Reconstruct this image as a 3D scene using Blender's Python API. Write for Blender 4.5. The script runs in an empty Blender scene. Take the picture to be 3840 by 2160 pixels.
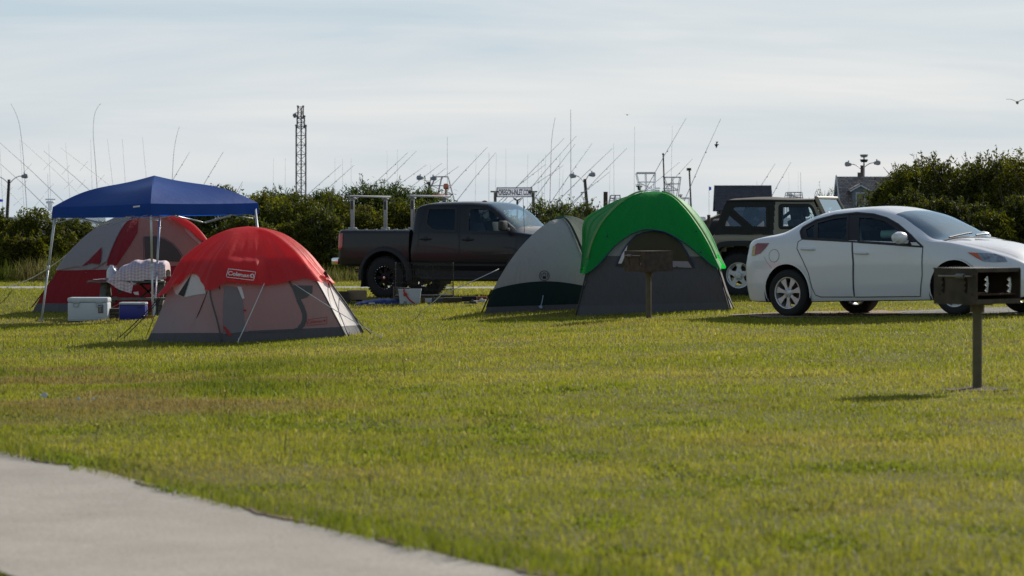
import bpy, bmesh, math, random
import numpy as np
from mathutils import Vector, Matrix, Quaternion
from mathutils.bvhtree import BVHTree
from mathutils.geometry import delaunay_2d_cdt
R = math.radians
random.seed(7)
rng = np.random.default_rng(11)
scene = bpy.context.scene
COL = scene.collection
F = 10500.0      # focal length of the photograph in its own pixels (3840 wide)
HZ = 850.0       # height of the horizon in the photograph
CAMZ = 1.2

def P(px, py, D):
    return Vector(((px - 1920.0) / F * D, D, CAMZ - (py - HZ) / F * D))

# ------------------------------------------------------------------ ground shape
_EX = [(-14, 1.66), (-8, 1.60), (-6, 1.53), (-3.7, 1.50), (-2, 1.43), (0, 1.31), (2, 1.23), (4, 1.215), (6, 1.15), (9, 1.10), (14, 1.08)]
def sstep(a, b, x):
    t = np.clip((x - a) / (b - a), 0, 1)
    return t * t * (3 - 2 * t)
_ex = np.array([p[0] for p in _EX]); _ev = np.array([p[1] for p in _EX])
_fx = np.linspace(-16, 16, 321); _fv = np.interp(_fx, _ex, _ev)
_k = np.hanning(31); _k /= _k.sum()
_fv = np.convolve(np.pad(_fv, 15, mode='edge'), _k, mode='valid')
def gz_np(x, y):
    e0 = np.interp(x, _fx, _fv)
    w = sstep(14, 33, y)
    e = 1.2 * (1 - w) + e0 * w
    w2 = sstep(47, 60, y)
    e = e * (1 - w2) + 1.38 * w2
    w3 = sstep(95, 125, y)
    bump = 0.012 * np.sin(x * 1.7 + y * 0.31) * np.sin(y * 0.9 + 1.3) * (1 - w3)
    return CAMZ - e - 0.9 * w3 + bump
def gz(x, y):
    return float(gz_np(np.array([x], float), np.array([y], float))[0])
def gpt(px, py, lo=6.0, hi=95.0):
    """the point of the ground seen at a pixel"""
    k = (px - 1920.0) / F; j = (py - HZ) / F
    prev = None
    for i in range(2000):
        D = lo + (hi - lo) * i / 1999
        if CAMZ - j * D <= gz(k * D, D):
            break
    return Vector((k * D, D, gz(k * D, D)))

# ------------------------------------------------------------------ materials
MATS = {}
def nodes_of(name):
    m = bpy.data.materials.new(name); m.use_nodes = True
    nt = m.node_tree
    b = nt.nodes['Principled BSDF']
    return m, nt, b
def mat(name, col, rough=0.6, metal=0.0, noise=0.0, nscale=8.0, bump=0.0, bscale=40.0, coat=0.0, spec=0.5, sub=0.0):
    if name in MATS: return MATS[name]
    m, nt, b = nodes_of(name)
    b.inputs['Roughness'].default_value = rough
    b.inputs['Metallic'].default_value = metal
    b.inputs['Specular IOR Level'].default_value = spec
    b.inputs['Coat Weight'].default_value = coat
    c4 = (*col, 1)
    b.inputs['Base Color'].default_value = c4
    tc = None
    if noise or bump:
        tc = nt.nodes.new('ShaderNodeTexCoord')
    if noise:
        n = nt.nodes.new('ShaderNodeTexNoise'); n.inputs['Scale'].default_value = nscale; n.inputs['Detail'].default_value = 5
        nt.links.new(tc.outputs['Object'], n.inputs['Vector'])
        r = nt.nodes.new('ShaderNodeValToRGB')
        lo = tuple(max(0, c * (1 - noise)) for c in col) + (1,); hi = tuple(min(1, c * (1 + noise)) for c in col) + (1,)
        r.color_ramp.elements[0].position = 0.3; r.color_ramp.elements[1].position = 0.7
        r.color_ramp.elements[0].color = lo; r.color_ramp.elements[1].color = hi
        nt.links.new(n.outputs['Fac'], r.inputs['Fac'])
        nt.links.new(r.outputs['Color'], b.inputs['Base Color'])
    if bump:
        n2 = nt.nodes.new('ShaderNodeTexNoise'); n2.inputs['Scale'].default_value = bscale; n2.inputs['Detail'].default_value = 4
        nt.links.new(tc.outputs['Object'], n2.inputs['Vector'])
        bp = nt.nodes.new('ShaderNodeBump'); bp.inputs['Strength'].default_value = bump; bp.inputs['Distance'].default_value = 0.02
        nt.links.new(n2.outputs['Fac'], bp.inputs['Height']); nt.links.new(bp.outputs['Normal'], b.inputs['Normal'])
    MATS[name] = m
    return m
def fabric(name, col, trans=0.45, rough=0.75, wr=0.35, tcol=None, spec=0.3):
    """thin tent cloth: reflects and lets some of the light through, with soft creases"""
    if name in MATS: return MATS[name]
    m, nt, b = nodes_of(name)
    out = nt.nodes['Material Output']
    tc = nt.nodes.new('ShaderNodeTexCoord')
    n = nt.nodes.new('ShaderNodeTexNoise'); n.inputs['Scale'].default_value = 3.0; n.inputs['Detail'].default_value = 3
    mp = nt.nodes.new('ShaderNodeMapping'); mp.inputs['Scale'].default_value = (1.6, 1.6, 0.5)
    nt.links.new(tc.outputs['Object'], mp.inputs['Vector']); nt.links.new(mp.outputs['Vector'], n.inputs['Vector'])
    n3 = nt.nodes.new('ShaderNodeTexNoise'); n3.inputs['Scale'].default_value = 11.0; n3.inputs['Detail'].default_value = 4; n3.inputs['Distortion'].default_value = 0.6
    nt.links.new(mp.outputs['Vector'], n3.inputs['Vector'])
    ad = nt.nodes.new('ShaderNodeMath'); ad.operation = 'MULTIPLY_ADD'; ad.inputs[1].default_value = 0.35
    nt.links.new(n3.outputs['Fac'], ad.inputs[0]); nt.links.new(n.outputs['Fac'], ad.inputs[2])
    bp = nt.nodes.new('ShaderNodeBump'); bp.inputs['Strength'].default_value = wr; bp.inputs['Distance'].default_value = 0.09
    nt.links.new(ad.outputs[0], bp.inputs['Height']); nt.links.new(bp.outputs['Normal'], b.inputs['Normal'])
    b.inputs['Base Color'].default_value = (*col, 1); b.inputs['Roughness'].default_value = rough
    b.inputs['Specular IOR Level'].default_value = spec
    tr = nt.nodes.new('ShaderNodeBsdfTranslucent'); tr.inputs['Color'].default_value = (*(tcol or col), 1)
    nt.links.new(bp.outputs['Normal'], tr.inputs['Normal'])
    mx = nt.nodes.new('ShaderNodeMixShader'); mx.inputs['Fac'].default_value = trans
    nt.links.new(b.outputs[0], mx.inputs[1]); nt.links.new(tr.outputs[0], mx.inputs[2])
    nt.links.new(mx.outputs[0], out.inputs['Surface'])
    MATS[name] = m
    return m
def glass(name, tint=(0.5, 0.55, 0.56), refl=0.0, rough=0.02, alpha=1.0):
    """thin pane: tinted see-through plus a Fresnel reflection"""
    if name in MATS: return MATS[name]
    m, nt, b = nodes_of(name)
    out = nt.nodes['Material Output']; nt.nodes.remove(b)
    t = nt.nodes.new('ShaderNodeBsdfTransparent'); t.inputs['Color'].default_value = (*tint, 1)
    g = nt.nodes.new('ShaderNodeBsdfGlossy'); g.inputs['Roughness'].default_value = rough; g.inputs['Color'].default_value = (0.62, 0.82, 1, 1)  # reflection coloured blue to stand in for mirrored blue sky
    fr = nt.nodes.new('ShaderNodeFresnel'); fr.inputs['IOR'].default_value = 1.52
    ad = nt.nodes.new('ShaderNodeMath'); ad.operation = 'ADD'; ad.inputs[1].default_value = refl; ad.use_clamp = True
    nt.links.new(fr.outputs[0], ad.inputs[0])
    mx = nt.nodes.new('ShaderNodeMixShader')
    nt.links.new(ad.outputs[0], mx.inputs['Fac']); nt.links.new(t.outputs[0], mx.inputs[1]); nt.links.new(g.outputs[0], mx.inputs[2])
    nt.links.new(mx.outputs[0], out.inputs['Surface'])
    MATS[name] = m
    return m

# ------------------------------------------------------------------ mesh builder
class MB:
    def __init__(s): s.v = []; s.f = []; s.mi = []; s.m = 0
    def add(s, vs, fs):
        o = len(s.v); s.v.extend([tuple(v) for v in vs]); s.f.extend([tuple(i + o for i in f) for f in fs]); s.mi.extend([s.m] * len(fs)); return s
    def box(s, c, d, rz=0.0, bev=0.0, M=None):
        hx, hy, hz = d[0] / 2, d[1] / 2, d[2] / 2
        if bev <= 0:
            vs = [Vector((x, y, z)) for z in (-hz, hz) for y in (-hy, hy) for x in (-hx, hx)]
            fs = [(0, 2, 3, 1), (4, 5, 7, 6), (0, 1, 5, 4), (1, 3, 7, 5), (3, 2, 6, 7), (2, 0, 4, 6)]
        else:
            b = min(bev, hx * .99, hy * .99, hz * .99)
            bm = bmesh.new(); bmesh.ops.create_cube(bm, size=1)
            for v in bm.verts: v.co = Vector((v.co.x * d[0], v.co.y * d[1], v.co.z * d[2]))
            bmesh.ops.bevel(bm, geom=bm.edges[:], offset=b, segments=2, affect='EDGES', profile=0.6)
            bm.verts.index_update()
            vs = [v.co.copy() for v in bm.verts]; fs = [[v.index for v in f.verts] for f in bm.faces]; bm.free()
        Mx = (M or Matrix.Identity(4))
        Mt = Matrix.Translation(Vector(c)) @ Matrix.Rotation(rz, 4, 'Z') @ Mx
        return s.add([Mt @ v for v in vs], fs)
    def tube(s, pts, r, n=8, cap=True):
        pts = [Vector(p) for p in pts]
        if not isinstance(r, (list, tuple)): r = [r] * len(pts)
        rings = []; up = None
        for i, p in enumerate(pts):
            t = (pts[min(i + 1, len(pts) - 1)] - pts[max(i - 1, 0)])
            if t.length < 1e-9: t = Vector((0, 0, 1))
            t.normalize()
            if up is None:
                a = Vector((0, 0, 1)) if abs(t.z) < 0.9 else Vector((1, 0, 0))
                up = (a - t * a.dot(t)).normalized()
            else:
                up = (up - t * up.dot(t)).normalized()
            w = t.cross(up)
            rings.append([p + (up * math.cos(2 * math.pi * k / n) + w * math.sin(2 * math.pi * k / n)) * r[i] for k in range(n)])
        vs = [v for rg in rings for v in rg]; fs = []
        for i in range(len(rings) - 1):
            for k in range(n):
                a = i * n + k; b = i * n + (k + 1) % n
                fs.append((a, b, b + n, a + n))
        if cap:
            fs.append(tuple(range(n - 1, -1, -1))); fs.append(tuple((len(rings) - 1) * n + k for k in range(n)))
        return s.add(vs, fs)
    def bar(s, a, b, w, h, up=(0, 0, 1)):
        a = Vector(a); b = Vector(b); t = (b - a).normalized(); u = Vector(up)
        u = (u - t * u.dot(t))
        if u.length < 1e-4: u = Vector((1, 0, 0)) - t * t.x
        u.normalize(); q = t.cross(u)
        vs = [p + q * (sx * w / 2) + u * (sy * h / 2) for p in (a, b) for sx, sy in ((-1, -1), (1, -1), (1, 1), (-1, 1))]
        return s.add(vs, [(0, 1, 2, 3), (7, 6, 5, 4), (0, 4, 5, 1), (1, 5, 6, 2), (2, 6, 7, 3), (3, 7, 4, 0)])
    def lathe(s, prof, n=24, axis='Z', M=None, cap=False):
        """prof: (radius, height) pairs turned about the axis"""
        vs = []; fs = []
        for (r, h) in prof:
            for k in range(n):
                a = 2 * math.pi * k / n
                if axis == 'Z': v = Vector((r * math.cos(a), r * math.sin(a), h))
                elif axis == 'Y': v = Vector((r * math.cos(a), h, r * math.sin(a)))
                else: v = Vector((h, r * math.cos(a), r * math.sin(a)))
                vs.append(M @ v if M else v)
        for i in range(len(prof) - 1):
            for k in range(n):
                a = i * n + k; b = i * n + (k + 1) % n
                fs.append((a, b, b + n, a + n))
        if cap:
            fs.append(tuple(range(n))); fs.append(tuple((len(prof) - 1) * n + k for k in range(n)))
        return s.add(vs, fs)
    def grid(s, rows, close=False):
        n = len(rows[0]); vs = [p for r in rows for p in r]; fs = []
        for i in range(len(rows) - 1):
            for k in range(n - (0 if close else 1)):
                a = i * n + k; b = i * n + (k + 1) % n
                fs.append((a, b, b + n, a + n))
        return s.add(vs, fs)
    def prism(s, poly, M, depth):
        """flat outline (u,v) pushed along its normal, placed by M"""
        n = len(poly)
        vs = [M @ Vector((u, v, -depth / 2)) for u, v in poly] + [M @ Vector((u, v, depth / 2)) for u, v in poly]
        fs = [tuple(range(n - 1, -1, -1)), tuple(range(n, 2 * n))] + [(i, (i + 1) % n, (i + 1) % n + n, i + n) for i in range(n)]
        return s.add(vs, fs)
    def build(s, name, m, parent=None, smooth=False, loc=None, normals=True, ang=40):
        me = bpy.data.meshes.new(name)
        me.from_pydata(s.v, [], s.f); me.validate()
        ms = m if isinstance(m, (list, tuple)) else [m]
        for x in ms: me.materials.append(x)
        if len(ms) > 1 and len(s.mi) == len(me.polygons): me.polygons.foreach_set('material_index', s.mi)
        if normals:
            bm = bmesh.new(); bm.from_mesh(me); bmesh.ops.recalc_face_normals(bm, faces=bm.faces[:]); bm.to_mesh(me); bm.free()
        if smooth:
            me.polygons.foreach_set('use_smooth', [True] * len(me.polygons))
            if ang is not None: me.set_sharp_from_angle(angle=R(ang))
        me.update()
        o = bpy.data.objects.new(name, me); COL.objects.link(o)
        if parent: o.parent = parent
        if loc is not None: o.location = loc
        return o
    def bvh(s): return BVHTree.FromPolygons([Vector(v) for v in s.v], s.f)

def thing(name, label, cat, loc=(0, 0, 0), rz=0.0, group=None):
    o = bpy.data.objects.new(name, None); COL.objects.link(o)
    o.empty_display_size = 0.2
    o.location = loc; o.rotation_euler = (0, 0, rz)
    return tag(o, label, cat, group)
def tag(o, label, cat=None, group=None, kind=None):
    if label: o['label'] = label
    if cat: o['category'] = cat
    if group: o['group'] = group
    if kind: o['kind'] = kind
    return o
def struct(o): o['kind'] = 'structure'; return o
def dup(root, loc, rz, label, group=None):
    r = root.copy(); COL.objects.link(r); r.location = loc; r.rotation_euler = (0, 0, rz)
    r['label'] = label
    if group: r['group'] = group
    for ch in list(root.children):
        c = ch.copy(); COL.objects.link(c); c.parent = r
        for g in list(ch.children):
            d = g.copy(); COL.objects.link(d); d.parent = c
    return r

# ------------------------------------------------------------------ draping
def spline(pts, n):
    """smooth polyline through 2-D/3-D points"""
    pts = [Vector(p) for p in pts]
    out = []; m = len(pts)
    L = [0]
    for i in range(1, m): L.append(L[-1] + (pts[i] - pts[i - 1]).length)
    tot = L[-1]
    for k in range(n):
        s = tot * k / (n - 1)
        i = 0
        while i < m - 2 and L[i + 1] < s: i += 1
        t = (s - L[i]) / max(1e-9, L[i + 1] - L[i])
        p1, p2 = pts[i], pts[i + 1]
        p0 = pts[i - 1] if i > 0 else p1 * 2 - p2
        p3 = pts[i + 2] if i + 2 < m else p2 * 2 - p1
        out.append(0.5 * ((2 * p1) + (p2 - p0) * t + (2 * p0 - 5 * p1 + 4 * p2 - p3) * t * t + (3 * p1 - p0 - 3 * p2 + p3) * t ** 3))
    return out
def densify(poly, sp):
    out = []
    n = len(poly)
    for i in range(n):
        a = Vector(poly[i]); b = Vector(poly[(i + 1) % n]); k = max(1, int((b - a).length / sp))
        for j in range(k): out.append(a.lerp(b, j / k))
    return out
def inpoly(x, y, poly):
    c = False; n = len(poly); j = n - 1
    for i in range(n):
        xi, yi = poly[i][0], poly[i][1]; xj, yj = poly[j][0], poly[j][1]
        if (yi > y) != (yj > y) and x < (xj - xi) * (y - yi) / (yj - yi + 1e-12) + xi: c = not c
        j = i
    return c
def cam_ray(u, v):
    o = Vector((0, 0, CAMZ)); return o, (P(u, v, 1.0) - o).normalized()
def drape_tri(mb, tris_v, tris_f, ray, bvh, off):
    vs = []; last = None
    for p in tris_v:
        o, d = ray(p[0], p[1]); h = bvh.ray_cast(o, d)
        if h[0] is None:
            vs.append(None)
        else:
            n = h[1]
            if n.dot(d) > 0: n = -n
            vs.append(h[0] + n * off - d * off * 0.3)
            last = h[0]
    fs = [f for f in tris_f if all(vs[i] is not None for i in f)]
    vs = [v if v is not None else Vector((0, 0, 0)) for v in vs]
    mb.add(vs, fs)
def drape(mb, poly, ray, bvh, off=0.004, sp=0.05):
    bd = densify(poly, sp)
    pts = [Vector((p[0], p[1])) for p in bd]; n = len(pts)
    edges = [(i, (i + 1) % n) for i in range(n)]
    x0 = min(p.x for p in pts); x1 = max(p.x for p in pts); y0 = min(p.y for p in pts); y1 = max(p.y for p in pts)
    y = y0 + sp * 0.5
    row = 0
    while y < y1:
        x = x0 + sp * (0.5 if row % 2 else 0.2)
        while x < x1:
            if inpoly(x, y, pts):
                if min((q - Vector((x, y))).length for q in pts) > sp * 0.45: pts.append(Vector((x, y)))
            x += sp
        y += sp; row += 1
    r = delaunay_2d_cdt(pts, edges, [], 1, 1e-6)
    drape_tri(mb, r[0], r[2], ray, bvh, off)
def ribbon(mb, line, w, ray, bvh, off=0.004, sp=0.05, closed=False):
    """a draped strip along a 2-D line"""
    pl = densify(line, sp) if closed else densify(line, sp)[:]
    if not closed:
        out = []
        for i in range(len(line) - 1):
            a = Vector(line[i]); b = Vector(line[i + 1]); k = max(1, int((b - a).length / sp))
            out += [a.lerp(b, j / k) for j in range(k)]
        pl = out + [Vector(line[-1])]
    n = len(pl); vs = []; fs = []
    for i in range(n):
        a = pl[(i - 1) % n] if closed or i > 0 else pl[i]; b = pl[(i + 1) % n] if closed or i < n - 1 else pl[i]
        t = (b - a); t = t.normalized() if t.length > 1e-9 else Vector((1, 0))
        q = Vector((-t.y, t.x)) * w / 2
        vs += [pl[i] + q, pl[i] - q]
    m = n if closed else n - 1
    for i in range(m):
        j = (i + 1) % n
        fs.append((2 * i, 2 * i + 1, 2 * j + 1, 2 * j))
    drape_tri(mb, vs, fs, ray, bvh, off)
_font_cache = {}
def glyphs(text, bold=0.0):
    """filled letters as 2-D triangles, 1 unit cap-ish height"""
    key = (text, bold)
    if key in _font_cache: return _font_cache[key]
    cu = bpy.data.curves.new('letters', 'FONT'); cu.body = text; cu.size = 1.0; cu.offset = bold; cu.resolution_u = 4
    ob = bpy.data.objects.new('letters', cu); COL.objects.link(ob)
    dg = bpy.context.evaluated_depsgraph_get(); dg.update()
    me = bpy.data.meshes.new_from_object(ob.evaluated_get(dg))
    me.calc_loop_triangles()
    vs = [(v.co.x, v.co.y) for v in me.vertices]; fs = [tuple(t.vertices) for t in me.loop_triangles]
    bpy.data.objects.remove(ob); bpy.data.curves.remove(cu); bpy.data.meshes.remove(me)
    x0 = min(v[0] for v in vs); x1 = max(v[0] for v in vs); y0 = min(v[1] for v in vs); y1 = max(v[1] for v in vs)
    vs = [((v[0] - x0) / (x1 - x0), (v[1] - y0) / (y1 - y0)) for v in vs]
    _font_cache[key] = (vs, fs)
    return vs, fs
def drape_text(mb, text, quad, ray, bvh, off=0.006, bold=0.0):
    """letters stretched over a quad (bottom-left, bottom-right, top-right, top-left)"""
    vs, fs = glyphs(text, bold)
    a, b, c, d = [Vector(q) for q in quad]
    pts = [(a.lerp(b, u)).lerp(d.lerp(c, u), v) for u, v in vs]
    drape_tri(mb, pts, fs, ray, bvh, off)
def tri_solid(m, name, mt, parent=None):
    return m.build(name, mt, parent, normals=False)
def weld(mb, d=1e-4):
    bm = bmesh.new(); me = bpy.data.meshes.new('t'); me.from_pydata(mb.v, [], mb.f)
    me.polygons.foreach_set('material_index', mb.mi); bm.from_mesh(me); bpy.data.meshes.remove(me)
    bmesh.ops.remove_doubles(bm, verts=bm.verts[:], dist=d)
    bm.verts.index_update(); mb.v = [tuple(v.co) for v in bm.verts]; mb.f = [tuple(v.index for v in f.verts) for f in bm.faces]; mb.mi = [f.material_index for f in bm.faces]; bm.free(); return mb
# ================================================================== camera, sky, sun
cam = bpy.data.cameras.new('camera'); camo = bpy.data.objects.new('camera', cam); COL.objects.link(camo)
camo.location = (0, 0, CAMZ); camo.rotation_euler = (R(90), 0, 0)
cam.sensor_width = 36.0; cam.lens = F / 3840.0 * 36.0
cam.shift_y = -(1080.0 - HZ) / 3840.0
cam.clip_start = 0.5; cam.clip_end = 20000
cam.dof.use_dof = True; cam.dof.focus_distance = 47.0; cam.dof.aperture_fstop = 5.2
scene.camera = camo
scene.view_settings.view_transform = 'Standard'; scene.view_settings.look = 'None'; scene.view_settings.exposure = 0.12; scene.view_settings.gamma = 1
scene.cycles.max_bounces = 8; scene.cycles.transparent_max_bounces = 24
scene.cycles.use_denoising = True
SUN_AZ, SUN_EL = R(33), R(26)
sd = Vector((math.sin(SUN_AZ) * math.cos(SUN_EL), math.cos(SUN_AZ) * math.cos(SUN_EL), math.sin(SUN_EL)))
sl = bpy.data.lights.new('sun', 'SUN'); sl.energy = 5.0; sl.angle = R(0.6); sl.color = (1.0, 0.93, 0.82)
so = bpy.data.objects.new('sun', sl); COL.objects.link(so); so.rotation_euler = sd.to_track_quat('Z', 'Y').to_euler()
w = bpy.data.worlds.new('World'); scene.world = w; w.use_nodes = True
nt = w.node_tree; bg = nt.nodes['Background']; bg.inputs['Strength'].default_value = 0.08
sky = nt.nodes.new('ShaderNodeTexSky'); sky.sky_type = 'NISHITA'; sky.sun_disc = False
sky.sun_elevation = SUN_EL; sky.sun_rotation = SUN_AZ; sky.air_density = 1.2; sky.dust_density = 1.0
tc = nt.nodes.new('ShaderNodeTexCoord')
mp = nt.nodes.new('ShaderNodeMapping'); mp.inputs['Scale'].default_value = (4.0, 4.0, 42.0); mp.inputs['Rotation'].default_value = (0, R(2.0), 0); mp.inputs['Location'].default_value = (0.7, 0, 0.35)
nt.links.new(tc.outputs['Generated'], mp.inputs['Vector'])
n1 = nt.nodes.new('ShaderNodeTexNoise'); n1.inputs['Scale'].default_value = 1.0; n1.inputs['Detail'].default_value = 7; n1.inputs['Roughness'].default_value = 0.55; n1.inputs['Distortion'].default_value = 0.5
nt.links.new(mp.outputs['Vector'], n1.inputs['Vector'])
r1 = nt.nodes.new('ShaderNodeValToRGB'); r1.color_ramp.elements[0].position = 0.34; r1.color_ramp.elements[1].position = 0.70
r1.color_ramp.elements[0].color = (6.1, 7.38, 8.45, 1); r1.color_ramp.elements[1].color = (8.9, 9.2, 9.5, 1)
nt.links.new(n1.outputs['Fac'], r1.inputs['Fac'])
mx = nt.nodes.new('ShaderNodeMix'); mx.data_type = 'RGBA'; 
# bright haze on the sun's side of the sky, thinning to plain blue overhead and behind
dt = nt.nodes.new('ShaderNodeVectorMath'); dt.operation = 'DOT_PRODUCT'; dt.inputs[1].default_value = (math.sin(SUN_AZ) * .94, math.cos(SUN_AZ) * .94, .34)
nt.links.new(tc.outputs['Generated'], dt.inputs[0])
mr = nt.nodes.new('ShaderNodeMapRange'); mr.inputs[1].default_value = -.2; mr.inputs[2].default_value = .72; mr.inputs[3].default_value = .26; mr.inputs[4].default_value = .92
sz = nt.nodes.new('ShaderNodeSeparateXYZ'); nt.links.new(tc.outputs['Generated'], sz.inputs[0])
mz = nt.nodes.new('ShaderNodeMapRange'); mz.inputs[1].default_value = .10; mz.inputs[2].default_value = .62; mz.inputs[3].default_value = 1.0; mz.inputs[4].default_value = .22; nt.links.new(sz.outputs['Z'], mz.inputs[0])
mu = nt.nodes.new('ShaderNodeMath'); mu.operation = 'MULTIPLY'; nt.links.new(mr.outputs[0], mu.inputs[0]); nt.links.new(mz.outputs[0], mu.inputs[1])
nt.links.new(dt.outputs['Value'], mr.inputs[0]); nt.links.new(mu.outputs[0], mx.inputs[0])
nt.links.new(sky.outputs[0], mx.inputs[6]); nt.links.new(r1.outputs[0], mx.inputs[7])
nt.links.new(mx.outputs[2], bg.inputs['Color'])

# ================================================================== ground
def vnoise(x, y, s, seed=0):
    x = x / s; y = y / s
    xi = np.floor(x).astype(int); yi = np.floor(y).astype(int); fx = x - xi; fy = y - yi
    fx = fx * fx * (3 - 2 * fx); fy = fy * fy * (3 - 2 * fy)
    def h(a, b):
        v = np.sin(a * 127.1 + b * 311.7 + seed * 74.7) * 43758.5453
        return v - np.floor(v)
    return (h(xi, yi) * (1 - fx) + h(xi + 1, yi) * fx) * (1 - fy) + (h(xi, yi + 1) * (1 - fx) + h(xi + 1, yi + 1) * fx) * fy
def ground_mat():
    m, nt, b = nodes_of('lawn soil')
    tc = nt.nodes.new('ShaderNodeTexCoord')
    n = nt.nodes.new('ShaderNodeTexNoise'); n.inputs['Scale'].default_value = 1.2; n.inputs['Detail'].default_value = 8
    nt.links.new(tc.outputs['Object'], n.inputs['Vector'])
    r = nt.nodes.new('ShaderNodeValToRGB'); r.color_ramp.elements[0].position = .3; r.color_ramp.elements[1].position = .7
    r.color_ramp.elements[0].color = (.085, .095, .018, 1); r.color_ramp.elements[1].color = (.14, .125, .032, 1)
    nt.links.new(n.outputs['Fac'], r.inputs['Fac']); nt.links.new(r.outputs[0], b.inputs['Base Color'])
    b.inputs['Roughness'].default_value = 1; b.inputs['Specular IOR Level'].default_value = 0.1
    return m
xs = np.array([-6000, -2000, -700, -250, -100, -50, -32] + list(np.linspace(-24, 24, 97)) + [32, 50, 100, 250, 700, 2000, 6000], float)
ys = np.array([-300, -60, -10, 2] + list(np.linspace(5, 130, 251)) + [145, 170, 260, 500, 1200, 3000, 9000], float)
X, Y = np.meshgrid(xs, ys)
Z = gz_np(np.clip(X, -16, 16).ravel(), Y.ravel()).reshape(X.shape)
g = MB(); g.grid([[Vector((X[i, j], Y[i, j], Z[i, j])) for j in range(len(xs))] for i in range(len(ys))])
struct(g.build('ground', ground_mat(), smooth=True))

PATH_A, PATH_B = Vector((-3.95, 17.05)), Vector((0.62, 8.55))      # far edge of the path
pd = (PATH_B - PATH_A).normalized(); pn = Vector((pd.y, -pd.x))     # towards the camera side
if pn.y > 0: pn = -pn
PATH_W = 1.57
path_poly = []
def path_xy(t, k): 
    q = PATH_A + pd * t + pn * (PATH_W * k); return q
Lp = (PATH_B - PATH_A).length + 3
rows = []
tt = np.linspace(-8, Lp, 130)
for t in tt:
    # the far edge bends very slightly, as poured concrete does
    e = 0.012 * math.sin(t * 1.9) + 0.01 * math.sin(t * 5.3) + 0.06 * math.sin(t * 0.33 + 0.5)
    row = []
    for k in np.linspace(0, 1, 9):
        q = path_xy(t, k) + pn * (-e if k == 0 else (e * .5 if k == 1 else 0))
        row.append(Vector((q.x, q.y, gz(q.x, q.y) + 0.012)))
    rows.append(row)
path_poly = [(r[0].x, r[0].y) for r in rows] + [(r[-1].x, r[-1].y) for r in rows[::-1]]
def concrete_mat():
    m, nt, b = nodes_of('concrete slab')
    tc = nt.nodes.new('ShaderNodeTexCoord')
    n = nt.nodes.new('ShaderNodeTexNoise'); n.inputs['Scale'].default_value = 1.6; n.inputs['Detail'].default_value = 9; n.inputs['Roughness'].default_value = .65
    n2 = nt.nodes.new('ShaderNodeTexNoise'); n2.inputs['Scale'].default_value = 55; n2.inputs['Detail'].default_value = 4
    n3 = nt.nodes.new('ShaderNodeTexVoronoi'); n3.inputs['Scale'].default_value = 5.5
    for q in (n, n2, n3): nt.links.new(tc.outputs['Object'], q.inputs['Vector'])
    r = nt.nodes.new('ShaderNodeValToRGB'); r.color_ramp.elements[0].position = .25; r.color_ramp.elements[1].position = .75
    r.color_ramp.elements[0].color = (.275, .246, .210, 1); r.color_ramp.elements[1].color = (.40, .362, .317, 1)
    nt.links.new(n.outputs['Fac'], r.inputs['Fac'])
    r2 = nt.nodes.new('ShaderNodeValToRGB'); r2.color_ramp.elements[0].position = .3; r2.color_ramp.elements[1].position = .6
    r2.color_ramp.elements[0].color = (.78, .77, .76, 1); r2.color_ramp.elements[1].color = (1, 1, 1, 1)
    nt.links.new(n2.outputs['Fac'], r2.inputs['Fac'])
    r3 = nt.nodes.new('ShaderNodeValToRGB'); r3.color_ramp.elements[0].position = .0; r3.color_ramp.elements[1].position = .06
    r3.color_ramp.elements[0].color = (.35, .28, .22, 1); r3.color_ramp.elements[1].color = (1, 1, 1, 1)
    nt.links.new(n3.outputs['Distance'], r3.inputs['Fac'])
    m1 = nt.nodes.new('ShaderNodeMix'); m1.data_type = 'RGBA'; m1.blend_type = 'MULTIPLY'; m1.inputs[0].default_value = 1
    m2 = nt.nodes.new('ShaderNodeMix'); m2.data_type = 'RGBA'; m2.blend_type = 'MULTIPLY'; m2.inputs[0].default_value = .5
    nt.links.new(r.outputs[0], m1.inputs[6]); nt.links.new(r2.outputs[0], m1.inputs[7])
    nt.links.new(m1.outputs[2], m2.inputs[6]); nt.links.new(r3.outputs[0], m2.inputs[7])
    nt.links.new(m2.outputs[2], b.inputs['Base Color']); b.inputs['Roughness'].default_value = .9
    bp = nt.nodes.new('ShaderNodeBump'); bp.inputs['Strength'].default_value = .35; bp.inputs['Distance'].default_value = .01
    nt.links.new(n2.outputs['Fac'], bp.inputs['Height']); nt.links.new(bp.outputs['Normal'], b.inputs['Normal'])
    return m
g = MB(); g.grid(rows)
CONC = concrete_mat()
struct(g.build('concrete_path', CONC, smooth=True))

def strip(name, poly, m, off=0.006, sp=0.4, edge=0.0):
    """a sheet laid on the ground inside an outline"""
    pl = densify(poly, sp)
    if edge:
        c = sum((Vector(p) for p in pl), Vector((0, 0))) / len(pl)
        pl = [p + (p - c).normalized() * random.uniform(-edge, edge) for p in pl]
    pts = [Vector(p) for p in pl]; n = len(pts)
    x0 = min(p.x for p in pts); x1 = max(p.x for p in pts); y0 = min(p.y for p in pts); y1 = max(p.y for p in pts)
    y = y0
    while y < y1:
        x = x0
        while x < x1:
            if inpoly(x, y, pts) and min((q - Vector((x, y))).length for q in pts) > sp * .4: pts.append(Vector((x, y)))
            x += sp
        y += sp
    r = delaunay_2d_cdt(pts, [(i, (i + 1) % n) for i in range(n)], [], 1, 1e-6)
    m_ = MB(); m_.add([Vector((p.x, p.y, gz(p.x, p.y) + off)) for p in r[0]], r[2])
    o = m_.build(name, m, smooth=True, ang=None)
    return o, [(p.x, p.y) for p in [Vector(q) for q in pl]]
GRAVEL = mat('gravel road', (.30, .29, .27), .95, noise=.35, nscale=14, bump=.5, bscale=60)
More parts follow.
